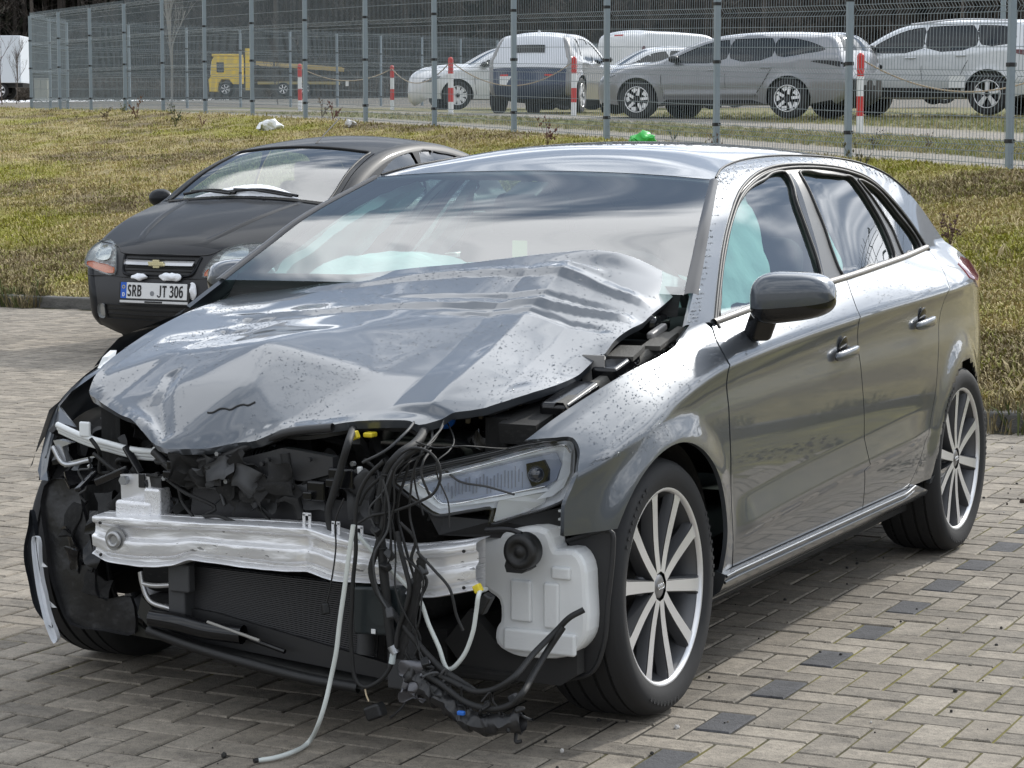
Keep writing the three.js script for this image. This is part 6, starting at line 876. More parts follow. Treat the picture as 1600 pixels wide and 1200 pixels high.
  mk('windscreen_seal', tube([...Array.from({ length: 8 }, (_, i) => surf(54 + 12 * i / 7, 0.935, 0.004)), ...Array.from({ length: 7 }, (_, i) => surf(66, 0.93 - 1.86 * (i + 0.5) / 7, 0.004)), ...Array.from({ length: 8 }, (_, i) => surf(66 - 12 * i / 7, -0.935, 0.004))], 0.009, 6, 120), M.black, c);
  mk('cabin', [T(box(2.2, 0.06, 1.4), -1.5, 0.42, 0), T(box(0.4, 0.2, 1.3, 0.06), -0.58, 0.86, 0), T(box(0.15, 0.6, 0.46, 0.06), -1.55, 0.8, 0.34, 0, 0, 0.2), T(box(0.15, 0.6, 0.46, 0.06), -1.55, 0.8, -0.34, 0, 0, 0.2), T(box(0.1, 0.16, 0.24, 0.04), -1.62, 1.16, 0.34), T(box(0.1, 0.16, 0.24, 0.04), -1.62, 1.16, -0.34), T(box(0.15, 0.6, 1.2, 0.05), -2.4, 0.75, 0, 0, 0, 0.2)], M.blackDull, c);
  mk('engine_bay', T(box(0.8, 0.4, 1.2), 0.2, 0.42, 0), M.black, c);
  for (const [x, st] of [[0, 0.2], [-2.36, 0]]) for (const s of [-1, 1]) simpleWheel(c, x, s * 0.79, 0.285, 7, st);
}
const upY = (x, z) => H(x, z);
const atZ = (u, Z) => { const X = (u - 799) / 3694 * Z; return [CAM.x + FH.x * Z + RH.x * X, CAM.z + FH.z * Z + RH.z * X]; };
// seam, window and outline tables for the parked cars beyond the fence
const silverP = phy(0.25, 0.255, 0.27, 0.34, 0.5, { clearcoat: 1, clearcoatRoughness: 0.04 }), whiteP = phy(0.68, 0.69, 0.70, 0.4, 0.1, { clearcoat: 1, clearcoatRoughness: 0.04 }), whitePearl = phy(0.60, 0.62, 0.64, 0.38, 0.3, { clearcoat: 1, clearcoatRoughness: 0.04 });
function finish(c, s, b) {
  for (const x of s.wheels) for (const sg of [-1, 1]) simpleWheel(c, x, sg * (s.W - 0.005), s.R, s.spokes || 5, 0, s.style || 0);
  mk('underbody', T(box(Math.abs(s.wheels[1]) + 0.5, 0.1, s.W * 1.7), s.wheels[1] / 2, s.sill + 0.06, 0), M.black, c);
  for (const sg of [-1, 1]) {
    const [mx, my] = s.mirror, g = new THREE.SphereGeometry(1, 16, 10); g.scale(0.09, 0.07, 0.11); mk('door_mirror', [T(g, mx, my, sg * (s.W + 0.06)), T(box(0.06, 0.03, 0.12), mx, my - 0.04, sg * (s.W - 0.03))], s.mirrorMat || M.blackGloss, c);
    mk('headlamp', panel(sp2(s.lamp, 3, true), (u, v) => [u, v, sg * (b.zf(u, v) + 0.004)], { step: 0.05, rim: 0.01, flip: sg < 0 }), std(0.2, 0.21, 0.22, 0.15, 0.5), c);
    mk('tail_lamp', panel(sp2(s.tail, 3, true), (u, v) => [u, v, sg * (b.zf(u, v) + 0.004)], { step: 0.05, rim: 0.01, flip: sg < 0 }), s.tailMat || phy(0.10, 0.01, 0.01, 0.1, 0, { clearcoat: 1 }), c);
  }
}
{
  // grey estate
  const [ex, ez] = [-29.291, 11.918], hx = -0.08, hz = 0.997;
  const c = thing('grey_estate', 'silver grey estate car parked side-on behind the mesh fence', 'car', [ex - 0.86, upY(-29.9, 10.6), ez + 0.02], headingTurn(hx, hz)); c.scale.set(0.955, 0.90, 0.955);
  const s = { path: [[0.80, 0.22], [0.90, 0.30], [0.93, 0.45], [0.90, 0.60], [0.84, 0.72], [0.66, 0.83], [0.3, 0.91], [-0.2, 0.975], [-0.42, 1.02], [-0.85, 1.26], [-1.2, 1.385], [-1.7, 1.44], [-2.4, 1.445], [-3.0, 1.415], [-3.38, 1.38], [-3.55, 1.12], [-3.64, 0.88], [-3.69, 0.66], [-3.66, 0.36], [-3.5, 0.24]],
    W: 0.92, roofW: 0.60, plan: [[-3.8, 0.8], [-3.4, 0.93], [-2.7, 1], [0.2, 1], [0.5, 0.95], [0.75, 0.84], [0.95, 0.62]], belt: [[-3.7, 1.1], [-3, 1.07], [-1.6, 1.0], [-0.4, 0.97], [0.3, 0.88], [0.9, 0.7]], wheels: [0, -2.732], R: 0.335, arch: 0.385, sill: 0.24, round: 0.08, paint: silverP, crown: t => lerp(0.16, 0.05, sstep(4, 8, t)) + 0.03 * sstep(13, 16, t), crease: x => x < -0.5 && x > -2.2 ? 0.40 : -1,
    windows: [{ name: 'front_window', pts: [[-0.62, 1.0], [-0.95, 1.19], [-1.28, 1.31], [-1.58, 1.355], [-1.62, 1.02]] }, { name: 'rear_window', pts: [[-1.70, 1.02], [-1.68, 1.36], [-2.36, 1.365], [-2.44, 1.05]] }, { name: 'quarter_window', pts: [[-2.52, 1.055], [-2.46, 1.362], [-2.85, 1.335], [-3.2, 1.23], [-3.33, 1.15], [-3.0, 1.085]] }],
    zones: [['front_bumper', silverP, 0, 5], ['bonnet', silverP, 5, 8], ['windscreen', darkGlass, 8, 10, 0.88], ['roof', silverP, 10, 14], ['tailgate_window', darkGlass, 14, 15, 0.88], ['tailgate', silverP, 15, 17], ['rear_bumper', M.blackDull, 17, 19]],
    seam: [[[-0.5, 0.96], [-0.45, 0.7], [-0.5, 0.34]], [[-1.66, 1.0], [-1.62, 0.7], [-1.64, 0.36]], [[-2.6, 1.05], [-2.42, 0.8], [-2.3, 0.6], [-2.15, 0.38]]], handles: [[-1.42, 0.83], [-2.35, 0.86]],
    cladding: [[-0.42, 0.25], [-0.55, 0.33], [-2.1, 0.31], [-2.3, 0.25]], mirror: [-0.72, 1.03], lamp: [[0.83, 0.66], [0.6, 0.74], [0.42, 0.77], [0.7, 0.66]], tail: [[-3.66, 0.92], [-3.3, 0.97], [-3.12, 0.955], [-3.4, 0.90], [-3.66, 0.86]], tailMat: M.blackGloss, style: 1 };
  finish(c, s, carBody(c, s));
  mk('rear_plate', T(box(0.02, 0.12, 0.5), -3.76, 0.62, 0), std(0.25, 0.26, 0.27, 0.4), c);
}
{
  // white people carrier at the right
  const c = thing('white_suv', 'large white sport utility car at the right behind the fence', 'car', [-32.21 - 0.08 * 2.62 - 0.86, upY(-33.1, 8.5) + 0.02, 7.10 + 0.997 * 2.62], headingTurn(-0.08, 0.997)); c.scale.setScalar(0.925);
  const s = { path: [[0.78, 0.28], [0.86, 0.36], [0.88, 0.6], [0.85, 0.85], [0.72, 0.98], [0.3, 1.06], [-0.2, 1.11], [-0.4, 1.15], [-0.85, 1.42], [-1.15, 1.55], [-1.6, 1.62], [-2.4, 1.64], [-3.0, 1.62], [-3.4, 1.57], [-3.6, 1.3], [-3.7, 1.0], [-3.75, 0.7], [-3.72, 0.42], [-3.55, 0.3]],
    W: 0.93, roofW: 0.65, plan: [[-3.8, 0.84], [-3.4, 0.95], [-2.7, 1], [0.2, 1], [0.5, 0.96], [0.75, 0.86], [0.95, 0.68]], belt: [[-3.7, 1.2], [-1.6, 1.14], [-0.4, 1.1], [0.3, 1.02], [0.9, 0.9]], wheels: [0, -2.84], R: 0.36, arch: 0.43, sill: 0.30, round: 0.08, paint: whitePearl, crown: t => lerp(0.14, 0.05, sstep(4, 8, t)) + 0.03 * sstep(12, 15, t),
    windows: [{ name: 'front_window', pts: [[-0.62, 1.14], [-0.95, 1.36], [-1.25, 1.48], [-1.6, 1.54], [-1.62, 1.16]] }, { name: 'rear_window', pts: [[-1.70, 1.165], [-1.68, 1.545], [-2.5, 1.56], [-2.62, 1.2]] }, { name: 'quarter_window', pts: [[-2.70, 1.21], [-2.6, 1.56], [-3.0, 1.545], [-3.25, 1.46], [-3.3, 1.28]] }],
    zones: [['front_bumper', whitePearl, 0, 4], ['bonnet', whitePearl, 4, 7], ['windscreen', darkGlass, 7, 9, 0.88], ['roof', whitePearl, 9, 13], ['tailgate_window', darkGlass, 13, 14, 0.88], ['tailgate', whitePearl, 14, 16], ['rear_bumper', M.blackDull, 16, 18]],
    seam: [[[-0.5, 1.1], [-0.44, 0.8], [-0.5, 0.45]], [[-1.66, 1.15], [-1.62, 0.8], [-1.66, 0.45]], [[-2.66, 1.2], [-2.45, 0.9], [-2.25, 0.5]]], handles: [[-1.42, 1.0], [-2.35, 1.03]],
    cladding: [[-0.38, 0.31], [-0.5, 0.50], [-1.6, 0.47], [-2.35, 0.46], [-2.42, 0.31]], mirror: [-0.72, 1.17], lamp: [[0.84, 0.9], [0.6, 1.0], [0.42, 1.01], [0.7, 0.88]], tail: [[-3.7, 1.05], [-3.4, 1.12], [-3.2, 1.10], [-3.5, 1.02]], spokes: 5 };
  finish(c, s, carBody(c, s)); mk('roof_rail', [-1, 1].map(q => tube([[-1.3, 1.60, q * 0.62], [-2.2, 1.665, q * 0.63], [-3.2, 1.63, q * 0.62]], 0.018, 6)), M.silver, c);
  mk('paper_sheet', T(box(0.30, 0.22, 0.004), -2.3, 0.58, -0.955), M.white, c);
}
{
  // small hatchback left of it, seen over its nose, and two like it farther back
  const [x0, z0] = atZ(702, 55), hL = [-RH.x * 0.97 - FH.x * 0.24, -RH.z * 0.97 - FH.z * 0.24];
  const c = thing('white_hatchback', 'pale hatchback nose-left beside the dark-tailed car behind the fence', 'car', [x0, upY(x0, z0), z0], headingTurn(...hL));
  const s = { path: [[0.72, 0.2], [0.80, 0.28], [0.82, 0.5], [0.78, 0.68], [0.6, 0.80], [0.3, 0.88], [-0.15, 0.96], [-0.35, 1.0], [-0.75, 1.23], [-1.05, 1.36], [-1.5, 1.43], [-2.1, 1.42], [-2.6, 1.36], [-2.9, 1.2], [-3.1, 0.95], [-3.2, 0.7], [-3.18, 0.4], [-3.0, 0.25]],
    W: 0.87, roofW: 0.58, plan: [[-3.3, 0.82], [-2.9, 0.94], [-2.3, 1], [0.1, 1], [0.4, 0.95], [0.65, 0.84], [0.85, 0.64]], belt: [[-3.2, 1.08], [-1.5, 1.0], [-0.3, 0.96], [0.3, 0.86], [0.8, 0.7]], wheels: [0, -2.54], R: 0.32, arch: 0.375, sill: 0.24, round: 0.08, paint: whiteP, crown: t => lerp(0.15, 0.05, sstep(4, 8, t)) + 0.03 * sstep(12, 15, t),
    windows: [{ name: 'front_window', pts: [[-0.52, 0.99], [-0.85, 1.19], [-1.15, 1.31], [-1.42, 1.35], [-1.46, 1.02]] }, { name: 'rear_window', pts: [[-1.56, 1.025], [-1.54, 1.355], [-2.05, 1.345], [-2.3, 1.27], [-2.42, 1.09]] }],
    zones: [['front_bumper', whiteP, 0, 4], ['bonnet', whiteP, 4, 7], ['windscreen', darkGlass, 7, 9, 0.88], ['roof', whiteP, 9, 12], ['tailgate_window', darkGlass, 12, 14, 0.86], ['tailgate', whiteP, 14, 17]],
    seam: [[[-0.45, 0.96], [-0.4, 0.7], [-0.45, 0.34]], [[-1.5, 1.0], [-1.48, 0.7], [-1.5, 0.34]]], handles: [[-1.3, 0.84]], mirror: [-0.62, 1.02], lamp: [[0.78, 0.64], [0.55, 0.74], [0.38, 0.75], [0.6, 0.62]], tail: [[-3.15, 0.9], [-2.9, 0.98], [-2.75, 0.95], [-3.0, 0.86]], spokes: 9 };
  finish(c, s, carBody(c, s));
  const put = (u, Z, label, hd, dy) => { const d = c.clone(); d.name = numbered('white_hatchback'); const [x, z] = atZ(u, Z); d.position.set(x, upY(x, z) + dy, z); d.rotation.y = headingTurn(...hd); scene.add(d); tag(d, label, 'car'); return d; };
  put(935, 56, 'white car whose roof and side windows show over the grey estate bonnet', [-RH.x * 0.98 - FH.x * 0.2, -RH.z * 0.98 - FH.z * 0.2], 0);
  put(1310, 62, 'white car mostly hidden between the grey estate tail and white utility car', [-RH.x, -RH.z], 0.1);
  // panel van behind
  const [vx, vz] = atZ(1110, 63), van = thing('white_van', 'white panel van whose roof rises behind the grey estate', 'van', [vx, upY(vx, vz), vz], headingTurn(RH.x * 0.75 + FH.x * 0.66, RH.z * 0.75 + FH.z * 0.66));
  const v = { path: [[0.8, 0.25], [0.86, 0.5], [0.8, 0.85], [0.4, 1.05], [0.0, 1.15], [-0.5, 1.6], [-0.9, 1.82], [-1.6, 1.88], [-2.6, 1.89], [-3.2, 1.87], [-3.42, 1.75], [-3.5, 1.2], [-3.52, 0.7], [-3.5, 0.3]], W: 0.93, roofW: 0.76, plan: [[-3.6, 0.93], [-3, 1], [0.1, 1], [0.5, 0.93], [0.9, 0.72]], belt: [[-3.6, 1.15], [0.8, 0.9]], wheels: [0, -2.78], R: 0.33, arch: 0.38, sill: 0.28, round: 0.08, paint: whiteP, windows: [{ name: 'front_window', pts: [[-0.45, 1.15], [-0.8, 1.55], [-1.3, 1.62], [-1.3, 1.15]] }], zones: [['front_bumper', whiteP, 0, 3], ['bonnet', whiteP, 3, 4], ['windscreen', darkGlass, 4, 6, 0.88], ['roof', whiteP, 6, 10], ['rear_doors', whiteP, 10, 13]], mirror: [-0.6, 1.2], lamp: [[0.8, 0.7], [0.5, 0.85], [0.3, 0.85], [0.6, 0.7]], tail: [[-3.5, 0.9], [-3.4, 1.5], [-3.3, 1.5], [-3.38, 0.9]] };
  finish(van, v, carBody(van, v)); mk('brake_lamp', T(box(0.03, 0.04, 0.3), -3.44, 1.80, 0), M.red, van);
}
{
  // car seen from behind, its tailgate under white film, bumper dark blue
  const [x0, z0] = atZ(826, 43.2), a = 0.26, h = [FH.x * Math.cos(a) + RH.x * Math.sin(a), FH.z * Math.cos(a) + RH.z * Math.sin(a)];
  const c = thing('film_covered_car', 'car seen from behind with white film over tailgate and dark blue bumper', 'car', [x0 + h[0] * 3.2, upY(x0, z0) + 0.02, z0 + h[1] * 3.2], headingTurn(...h)); c.scale.setScalar(0.93);
  const navy = phy(0.02, 0.035, 0.075, 0.3, 0.3, { clearcoat: 1 }), film = std(0.66, 0.68, 0.72, 0.55, 0, { bumpMap: scuffTex, bumpScale: 0.004 }), darkP = phy(0.22, 0.215, 0.21, 0.35, 0.4, { clearcoat: 1 });
  const s = { path: [[0.72, 0.25], [0.80, 0.36], [0.82, 0.55], [0.76, 0.75], [0.5, 0.92], [0.2, 1.0], [-0.1, 1.06], [-0.7, 1.36], [-1.1, 1.5], [-1.6, 1.56], [-2.3, 1.56], [-2.85, 1.52], [-3.1, 1.46], [-3.28, 1.2], [-3.38, 0.98], [-3.42, 0.86], [-3.44, 0.72], [-3.46, 0.5], [-3.40, 0.36], [-3.2, 0.3]],
    W: 0.905, roofW: 0.63, plan: [[-3.5, 0.90], [-3.1, 0.965], [-2.5, 1], [0.1, 1], [0.4, 0.95], [0.65, 0.85], [0.85, 0.66]], belt: [[-3.4, 1.1], [-1.5, 1.03], [-0.3, 1.0], [0.8, 0.8]], wheels: [0, -2.77], R: 0.345, arch: 0.40, sill: 0.28, round: 0.09, paint: darkP, crown: t => lerp(0.14, 0.05, sstep(4, 8, t)) + 0.07 * sstep(12.5, 15, t),
    windows: [{ name: 'front_window', pts: [[-0.6, 1.08], [-0.95, 1.3], [-1.3, 1.42], [-1.5, 1.45], [-1.5, 1.06]] }, { name: 'rear_window', pts: [[-1.6, 1.06], [-1.58, 1.46], [-2.25, 1.46], [-2.45, 1.1]] }, { name: 'quarter_window', pts: [[-2.55, 1.12], [-2.4, 1.45], [-2.75, 1.4], [-2.9, 1.2]] }],
    zones: [['front_bumper', darkP, 0, 4], ['bonnet', darkP, 4, 6], ['windscreen', darkGlass, 6, 8, 0.88], ['roof', whiteP, 8, 12], ['tailgate_film', film, 12, 15], ['tailgate', navy, 15, 16], ['rear_bumper', navy, 16, 18], ['bumper_base', M.blackDull, 18, 19]], mirror: [-0.8, 1.1], lamp: [[0.76, 0.75], [0.5, 0.88], [0.35, 0.88], [0.6, 0.72]], tail: [[-3.4, 0.86], [-3.2, 0.93], [-3.05, 0.92], [-3.2, 0.83]], spokes: 7 };
  const b = carBody(c, s); finish(c, s, b);
  mk('window_slot', gridSurf((u, v) => b.surf(lerp(76, 79.6, v), lerp(-0.52, 0.42, u), 0.012), 12, 4), M.blackGloss, c);
  mk('rear_plate', T(box(0.02, 0.18, 0.32), -3.53, 0.62, -0.42), M.white, c);
  for (const [w0, w1] of [[-0.78, -0.56], [0.45, 0.68]]) mk('reflector', gridSurf((u, v) => b.surf(lerp(95.4, 96.6, v), lerp(w0, w1, u), 0.012), 4, 2), M.red, c);
  mk('shark_fin', T(extr([[0, 0], [0.16, 0], [0.02, 0.06]], 0.03, 0.004), -2.7, 1.57, -0.015), whiteP, c);
}
{
  // yellow lorry far off
  const [x0, z0] = atZ(376, 150), yel = std(0.80, 0.56, 0.05, 0.5), c = thing('yellow_lorry', 'yellow lorry with ramp standing on the far road behind the fence', 'lorry', [x0, upY(x0, z0) + 0.1, z0], headingTurn(-RH.x, -RH.z));
  const k = 0.84; c.scale.setScalar(k);
  mk('cab', T(extr([[2.05, 0.35], [2.1, 1.2], [1.95, 1.4], [1.85, 2.6], [1.7, 2.85], [-0.2, 2.85], [-0.2, 0.9], [0.3, 0.9], [0.6, 1.25], [1.2, 1.25], [1.45, 0.9], [1.5, 0.35]], 2.3, 0.04), 0, 0, -1.15), yel, c);
  mk('roof_visor', T(box(2.1, 0.18, 2.2, 0.05), 0.85, 3.0, 0), yel, c);
  mk('side_window', T(box(0.55, 0.75, 0.04, 0.05), 1.25, 2.1, -1.20), darkGlass, c); mk('windscreen', T(box(0.05, 1.0, 2.0, 0.02), 1.98, 2.05, 0, 0, 0, 0.08), std(0.5, 0.55, 0.6, 0.1), c);
  mk('front_pillar', T(box(0.3, 3.1, 0.3), -0.75, 1.95, -1.0), yel, c); mk('ramp', [T(box(6.4, 0.28, 0.2), -4.6, 2.2, -1.1, 0, 0, 0.07), T(box(6.4, 0.28, 0.2), -4.6, 2.2, 1.1, 0, 0, 0.07)], std(0.5, 0.36, 0.12, 0.6), c);
  mk('chassis', T(box(8, 0.3, 1.2), -2.5, 0.75, 0), M.black, c); mk('lower_deck', T(box(6, 0.2, 2.2), -4.5, 0.95, 0), std(0.35, 0.28, 0.1, 0.6), c);
  for (const x of [0.9, -3.4, -5.0]) for (const s of [-1, 1]) simpleWheel(c, x, s * 1.15, 0.5, 6);
}
// ------------------------------------------------------------------ fences
const fenceH = 2.18;
const panelG = (() => {                                             // welded mesh with four folded ribs, 2.5 m wide
  const l = [], prof = [[0.04, 0]]; for (const y of [0.16, 0.76, 1.36, 1.96]) prof.push([y, 0], [y + 0.05, 0.035], [y + 0.10, 0]); prof.push([2.12, 0]);
  const P = [], r = 0.0022;
  for (let i = 0; i <= 49; i++) { const x = -1.225 + i * 0.05; for (let k = 0; k < prof.length - 1; k++) { const [y0, z0] = prof[k], [y1, z1] = prof[k + 1]; const A = [[x - r, y0, z0 - r], [x + r, y0, z0 - r], [x, y0, z0 + r]], B = [[x - r, y1, z1 - r], [x + r, y1, z1 - r], [x, y1, z1 + r]]; for (let a = 0; a < 3; a++) { const b = (a + 1) % 3; P.push(...A[a], ...A[b], ...B[a], ...A[b], ...B[b], ...B[a]); } } }
  const g = new THREE.BufferGeometry(); g.setAttribute('position', new THREE.Float32BufferAttribute(P, 3)); g.computeVertexNormals(); l.push(g);
  for (const y of [0.06, 0.16, 0.21, 0.26, 0.46, 0.66, 0.76, 0.81, 0.86, 1.06, 1.26, 1.36, 1.41, 1.46, 1.66, 1.86, 1.96, 2.01, 2.06]) { const z = Math.abs(((y - 0.21) % 0.6)) < 0.001 || Math.abs(((y - 0.21) % 0.6) - 0.6) < 0.001 ? 0.035 : 0; l.push(T(new THREE.BoxGeometry(2.46, 0.006, 0.006), 0, y, z)); }
  return norm(l);
})();
const postG = norm([T(box(0.045, fenceH, 0.062, 0.004), 0, fenceH / 2 - 0.1, 0), T(box(0.048, 0.012, 0.066, 0.004), 0, fenceH - 0.1, 0)]);
const clipG = norm([T(box(0.055, 0.035, 0.075, 0.004), 0, 0, 0)]);
const wireM = std(0.20, 0.235, 0.25, 0.5, 0.3);
function fence(label, start, dir, n0, n1, step) {
  const f = thing('mesh_fence', label, 'fence'); const turn = Math.atan2(-dir[1], dir[0]);
  const P = k => { const x = start[0] + dir[0] * step * k, z = start[1] + dir[1] * step * k; return [x, H(x + 0.01, z) - 0.03, z]; };
  for (let k = n0; k <= n1; k++) {
    const p = P(k), po = new THREE.Mesh(postG, M.galv); po.name = 'fence_post'; po.position.set(...p); po.rotation.y = turn; po.castShadow = po.receiveShadow = true; f.add(po);
    for (const y of [0.3, 0.95, 1.55]) { const c = new THREE.Mesh(clipG, M.black); c.name = 'clip'; c.position.y = y; po.add(c); }
    if (k < n1) { const q = P(k + 1), m = new THREE.Mesh(panelG, wireM); m.name = 'mesh_panel'; m.userData.kind = 'stuff'; m.position.set((p[0] + q[0]) / 2, (p[1] + q[1]) / 2 + 0.04, (p[2] + q[2]) / 2); m.rotation.set(0, turn, Math.asin((q[1] - p[1]) / step), 'YXZ'); m.scale.x = step / 2.52; m.castShadow = m.receiveShadow = true; f.add(m); }
  }
  return f;
}
fence('tall grey mesh fence along the top of the grass bank', fA, fD, -7, 14, 2.52);
{ const s = atZ(110, 57), d = [RH.x * 0.457 + FH.x * 0.889, RH.z * 0.457 + FH.z * 0.889]; fence('far mesh fence behind the parked cars, running back from the corner', s, d, 0, 17, 2.47); }
{ const s = [fA[0] + fD[0] * 2.52 * 14, fA[1] + fD[1] * 2.52 * 14], e = atZ(110, 57), L = Math.hypot(e[0] - s[0], e[1] - s[1]); fence('short corner piece of mesh fence at far left', s, [(e[0] - s[0]) / L, (e[1] - s[1]) / L], 0, 2, L / 2); }
// ------------------------------------------------------------------ red and white posts with ropes
const marker = [];
for (const [u, v, Z, label] of [[470, 174, 51.2, 'leftmost red and white marker post'], [613, 171, 54, 'red and white marker post left of the pale hatchback'], [704, 180, 41.6, 'red and white marker post in front of the pale hatchback wheel'], [895, 181, 40.7, 'red and white marker post in front of the film-covered car'], [1339, 210, 29.5, 'tallest red and white marker post, by the grey estate tail'], [1064, 172, 46, 'red-topped marker post showing above the grey estate bonnet']]) {
  const [x, z] = atZ(u, Z), c = thing('marker_post', label, 'post', [x, upY(x, z) - 0.02, z], 0, 'red and white posts round the parked cars');
  for (let i = 0; i < 4; i++) { const m = mk('band', T(cyl(0.045, 0.045, 0.245, 14), 0, 0.125 + i * 0.245, 0), i % 2 ? M.red : M.white, c); }
  mk('post_cap', T(new THREE.SphereGeometry(0.045, 14, 6, 0, 6.283, 0, 1.571), 0, 0.982, 0), M.red, c);
  marker.push([x, upY(x, z) + 0.93, z]);
}
const ropeM = std(0.35, 0.28, 0.19, 0.85);
const rope = (a, b, sag, label) => { const p = []; for (let i = 0; i <= 10; i++) { const t = i / 10; p.push([lerp(a[0], b[0], t), lerp(a[1], b[1], t) - sag * 4 * t * (1 - t), lerp(a[2], b[2], t)]); } tag(mk('rope', tube(p, 0.010, 6, 40), ropeM, scene), label, 'rope'); return p; };
const rp = rope(marker[0], marker[1], 0.28, 'sagging rope carrying a small white sign');
rope(marker[1], marker[2], 0.35, 'rope sagging across the nose of the pale hatchback'); rope(marker[2], marker[3], 0.42, 'rope sagging across the back of the film-covered car');
{ const [x, z] = atZ(1680, 30); rope(marker[4], [x, upY(x, z) + 0.95, z], 0.42, 'rope sagging in front of the white utility car'); }
tag(mk('hanging_sign', T(box(0.17, 0.11, 0.006), rp[5][0], rp[5][1] - 0.06, rp[5][2], 0, 0.9, 0), M.white, scene), 'small white sign hanging on the rope', 'sign');
// ------------------------------------------------------------------ litter on the bank
function bagG(w, h, d, s) { const g = new THREE.IcosahedronGeometry(1, 5); g.scale(w, h, d); return crumple(crumple(g, w * 0.5, 3 / w * 0.5, s), w * 0.18, 3 / w * 1.6, s + 3); }
const lay = (name, x, z, geo, mat, label, cat) => tag(mk(name, geo.translate(x, H(x, z) + 0.05, z), mat, scene), label, cat);
lay('plastic_bag', -23.54, 15.20, bagG(0.14, 0.085, 0.17, 2), std(0.78, 0.79, 0.80, 0.5), 'white plastic bag lying on the grass bank', 'plastic bag');
lay('plastic_bag', -22.85, 13.48, bagG(0.10, 0.025, 0.06, 5), std(0.62, 0.62, 0.62, 0.6), 'flat grey-white scrap of plastic near the fence foot', 'plastic scrap');
lay('plastic_bag', -18.06, 7.03, bagG(0.12, 0.07, 0.15, 9), phy(0.06, 0.62, 0.10, 0.35, 0, { transmission: 0.2, thickness: 0 }), 'bright green plastic bag at the foot of the fence', 'plastic bag');
lay('plastic_bottle', -18.35, 6.30, new THREE.LatheGeometry([[0.001, 0], [0.034, 0], [0.036, 0.03], [0.03, 0.10], [0.014, 0.15], [0.012, 0.17], [0.001, 0.172]].map(p => new THREE.Vector2(...p)), 20), phy(0.8, 0.82, 0.85, 0.1, 0, { transmission: 0.6, thickness: 0 }), 'clear plastic bottle standing by a fence post', 'bottle');
// ------------------------------------------------------------------ far left: billboard, cabinet, shrubs
{ const [x, z] = atZ(5, 118), c = thing('white_trailer', 'white box trailer at the far left edge', 'trailer', [x, upY(x, z), z], headingTurn(-RH.x, -RH.z)); mk('box_body', T(box(5.0, 2.3, 2.4, 0.03), 1.2, 1.95, 0), std(0.70, 0.74, 0.78, 0.5), c); mk('frame', T(box(5.0, 0.2, 1.6), 1.2, 0.7, 0), M.black, c); for (const q of [-0.2, 2.2]) for (const s of [-1, 1]) simpleWheel(c, q, s * 1.1, 0.42, 6); }
{ const [x, z] = atZ(70, 112), c = thing('cabinet', 'cream metal cabinet standing beyond the fence corner', 'cabinet', [x, upY(x, z), z], headingTurn(-RH.x, -RH.z)); mk('body', T(box(0.62, 0.95, 0.5, 0.02), 0, 0.5, 0), std(0.55, 0.53, 0.42, 0.6), c); mk('lid', T(box(0.68, 0.05, 0.56, 0.02), 0, 1.0, 0), std(0.5, 0.48, 0.4, 0.6), c); mk('door_seam', T(box(0.012, 0.85, 0.01), 0, 0.5, -0.254), M.black, c); }
// bare branching plants
function bareTree(name, label, cat, u, Z, h, r0, levels, seed, bark, spread = 0.6) {
  const [x, z] = atZ(u, Z), c = thing(name, label, cat, [x, upY(x, z) - 0.05, z]); const r = RNG(seed), tr = [], br = [];
  const grow = (p, d, len, rad, lv) => { const pts = [p.clone()]; let q = p.clone(), dd = d.clone(); const n = 4; for (let i = 0; i < n; i++) { dd.add(V3((r() - 0.5) * 0.35, (r() - 0.3) * 0.2, (r() - 0.5) * 0.35)).normalize(); q = q.clone().addScaledVector(dd, len / n); pts.push(q); } (lv === levels ? tr : br).push(tube(pts, rad, lv > 1 ? 6 : 4, 6)); if (lv > 0) { const k = lv === levels ? 13 : 5; for (let i = 0; i < k; i++) { const t = lv === levels ? 0.22 + 0.75 * i / k : 0.3 + 0.7 * r(), b = pts[Math.min(n, Math.floor(t * n) + 1)], nd = V3(r() - 0.5, 0.25 + 0.4 * r(), r() - 0.5).multiplyScalar(spread * 2).add(dd).normalize(); grow(b, nd, len * (lv === levels ? 0.40 * (1.2 - t * 0.6) : 0.5), rad * 0.42, lv - 1); } } };
  grow(V3(0, 0, 0), V3(0.02, 1, 0.01), h, r0, levels); mk('trunk', tr, bark, c); const b = mk('crown', br, bark, c); return c;
}
bareTree('birch_tree', 'slender leafless pale birch behind the fence', 'tree', 270, 61, 3.0, 0.030, 3, 21, std(0.32, 0.30, 0.27, 0.8));
bareTree('bare_shrub', 'leafless brown shrub at the far left edge', 'shrub', 8, 78, 1.9, 0.02, 3, 33, std(0.10, 0.075, 0.06, 0.9), 0.9); bareTree('bare_shrub', 'low leafless shrub in front of the white trailer', 'shrub', 30, 82, 1.6, 0.018, 3, 37, std(0.10, 0.08, 0.065, 0.9), 1.0);
bareTree('thorn_bush', 'dark leafless bush in front of the yellow lorry', 'shrub', 436, 76, 1.5, 0.02, 3, 41, std(0.07, 0.055, 0.045, 0.9), 1.1);
{ const [x, z] = atZ(1558, 62), c = thing('lamp_pole', 'grey lamp pole behind the white utility car', 'pole', [x, upY(x, z), z]); mk('shaft', T(cyl(0.06, 0.08, 6, 12), 0, 3, 0), M.galv, c); mk('lamp_head', T(box(0.5, 0.08, 0.18, 0.03), 0.2, 6, 0), M.galv, c); }
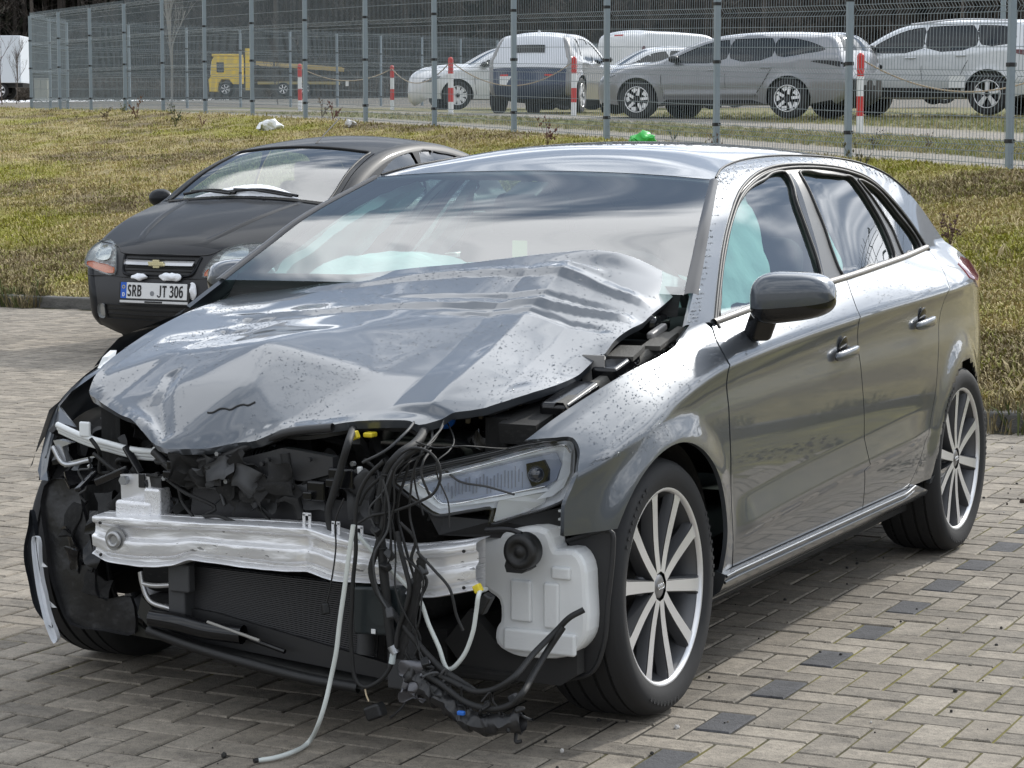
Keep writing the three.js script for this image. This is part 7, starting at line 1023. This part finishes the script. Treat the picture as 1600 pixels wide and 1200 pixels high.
// ------------------------------------------------------------------ wood behind: trunks, twigs, evergreen crowns
{
  const r = RNG(909);
  const hillC = 0.0;
  { const us = rangeA(-1, 1, 60), vs = [175, 200, 240, 300, 380]; const P = []; const m = terrainMesh('hill', us, vs, (a, Z) => { const X = a * 0.55 * Z, x = CAM.x + FH.x * Z + RH.x * X, z = CAM.z + FH.z * Z + RH.z * X; return [x, hUp(Z) - 0.3 + Math.pow(Math.max(0, Z - 205), 1.0) * 0.22 + 1.5 * fbm(a * 6, Z * 0.02, 3, 3), z]; }, (x, z) => { const k = 0.6 + 0.6 * fbm(x * 0.1, z * 0.1, 2, 3); return [0.055 * k, 0.043 * k, 0.032 * k]; }); }
  const spot = (z0, z1) => { const Z = lerp(z0, z1, r()), X = (r() * 2 - 1) * 0.34 * Z; return [CAM.x + FH.x * Z + RH.x * X, hUp(Z) - 0.3, CAM.z + FH.z * Z + RH.z * X, X / Z, Z]; };
  const inst = (name, geo, n, mat, f) => { const im = new THREE.InstancedMesh(geo, mat, n); for (let i = 0; i < n; i++) { const [m, c] = f(i); im.setMatrixAt(i, m); im.setColorAt(i, lin(...c)); } im.name = name; im.userData.kind = 'stuff'; im.castShadow = im.receiveShadow = true; scene.add(im); };
  const q = new THREE.Quaternion(), e = new THREE.Euler(), mat4 = (x, y, z, sx, sy, sz, tilt = 0.05) => { q.setFromEuler(e.set((r() - 0.5) * tilt, r() * 6.28, (r() - 0.5) * tilt)); return new THREE.Matrix4().compose(V3(x, y, z), q, V3(sx, sy, sz)); };
  const wm = new THREE.MeshStandardMaterial({ roughness: 0.95, map: soilTex });
  inst('woodland_trunks', cyl(0.55, 1, 1, 7).translate(0, 0.5, 0), 3000, wm, () => { const [x, y, z] = spot(172, 250), k = r(), s = 0.07 + 0.16 * r(); const b = k < 0.08 ? 0.22 : 0.045 + 0.06 * r(); return [mat4(x, y, z, s, 14 + 8 * r(), s), [b, b * 0.87, b * 0.74]]; });
  // sprays of bare twigs
  const twig = (() => { const l = [], t = RNG(12); for (let i = 0; i < 16; i++) { const a = t() * 6.28, u = 0.2 + t(), d = V3(Math.cos(a), u, Math.sin(a)).normalize(), w = 0.008 + 0.012 * t(), n = V3(-d.z, 0, d.x).normalize().multiplyScalar(w), L = 0.6 + 0.7 * t(), b = V3((t() - 0.5) * 0.5, t() * 0.4, (t() - 0.5) * 0.5); const p = [b.clone().sub(n), b.clone().add(n), b.clone().addScaledVector(d, L)]; const g = new THREE.BufferGeometry().setFromPoints(p); g.computeVertexNormals(); l.push(g); } return norm(l); })();
  const tm = new THREE.MeshStandardMaterial({ roughness: 1, side: THREE.DoubleSide });
  inst('woodland_twigs', twig, 26000, tm, () => { const [x, y, z, a] = spot(165, 240); const h = Math.pow(r(), 1.3) * 16, s = 1.0 + 1.4 * r(), b = 0.05 + 0.065 * r(); return [mat4(x, y + h, z, s, s, s, 0.9), [b * 1.1, b * 0.92, b * 0.76]]; });
  const leafC = (() => { const l = [], t = RNG(31); for (let i = 0; i < 26; i++) { const g = new THREE.PlaneGeometry(0.16, 0.34); g.rotateX(t() * 3); g.rotateY(t() * 6.28); g.translate((t() - 0.5) * 1.3, (t() - 0.5) * 0.9, (t() - 0.5) * 1.3); l.push(g); } return norm(l); })();
  inst('evergreen_crowns', leafC, 9000, tm, () => { let p; do { p = spot(176, 236); } while (!(p[3] < -0.16 ? PN.noise(p[0] * 0.09, p[2] * 0.09, 4) > -0.25 : PN.noise(p[0] * 0.07, p[2] * 0.07, 9) > 0.18)); const [x, y, z, a] = p; const h = 2.0 + 13 * r(), s = 0.9 + 1.2 * r(), b = 0.6 + 0.8 * r(); return [mat4(x, y + h, z, s, s, s, 0.8), [0.028 * b, 0.034 * b, 0.020 * b]]; });
  inst('undergrowth', twig, 9000, tm, () => { const [x, y, z] = spot(158, 178); const s = 0.9 + 1.2 * r(), b = 0.06 + 0.07 * r(); return [mat4(x, y - 0.1 + r() * 0.8, z, s, s, s, 0.6), [b * 1.15, b * 0.95, b * 0.75]]; });
}
renderer.render(scene, camera);
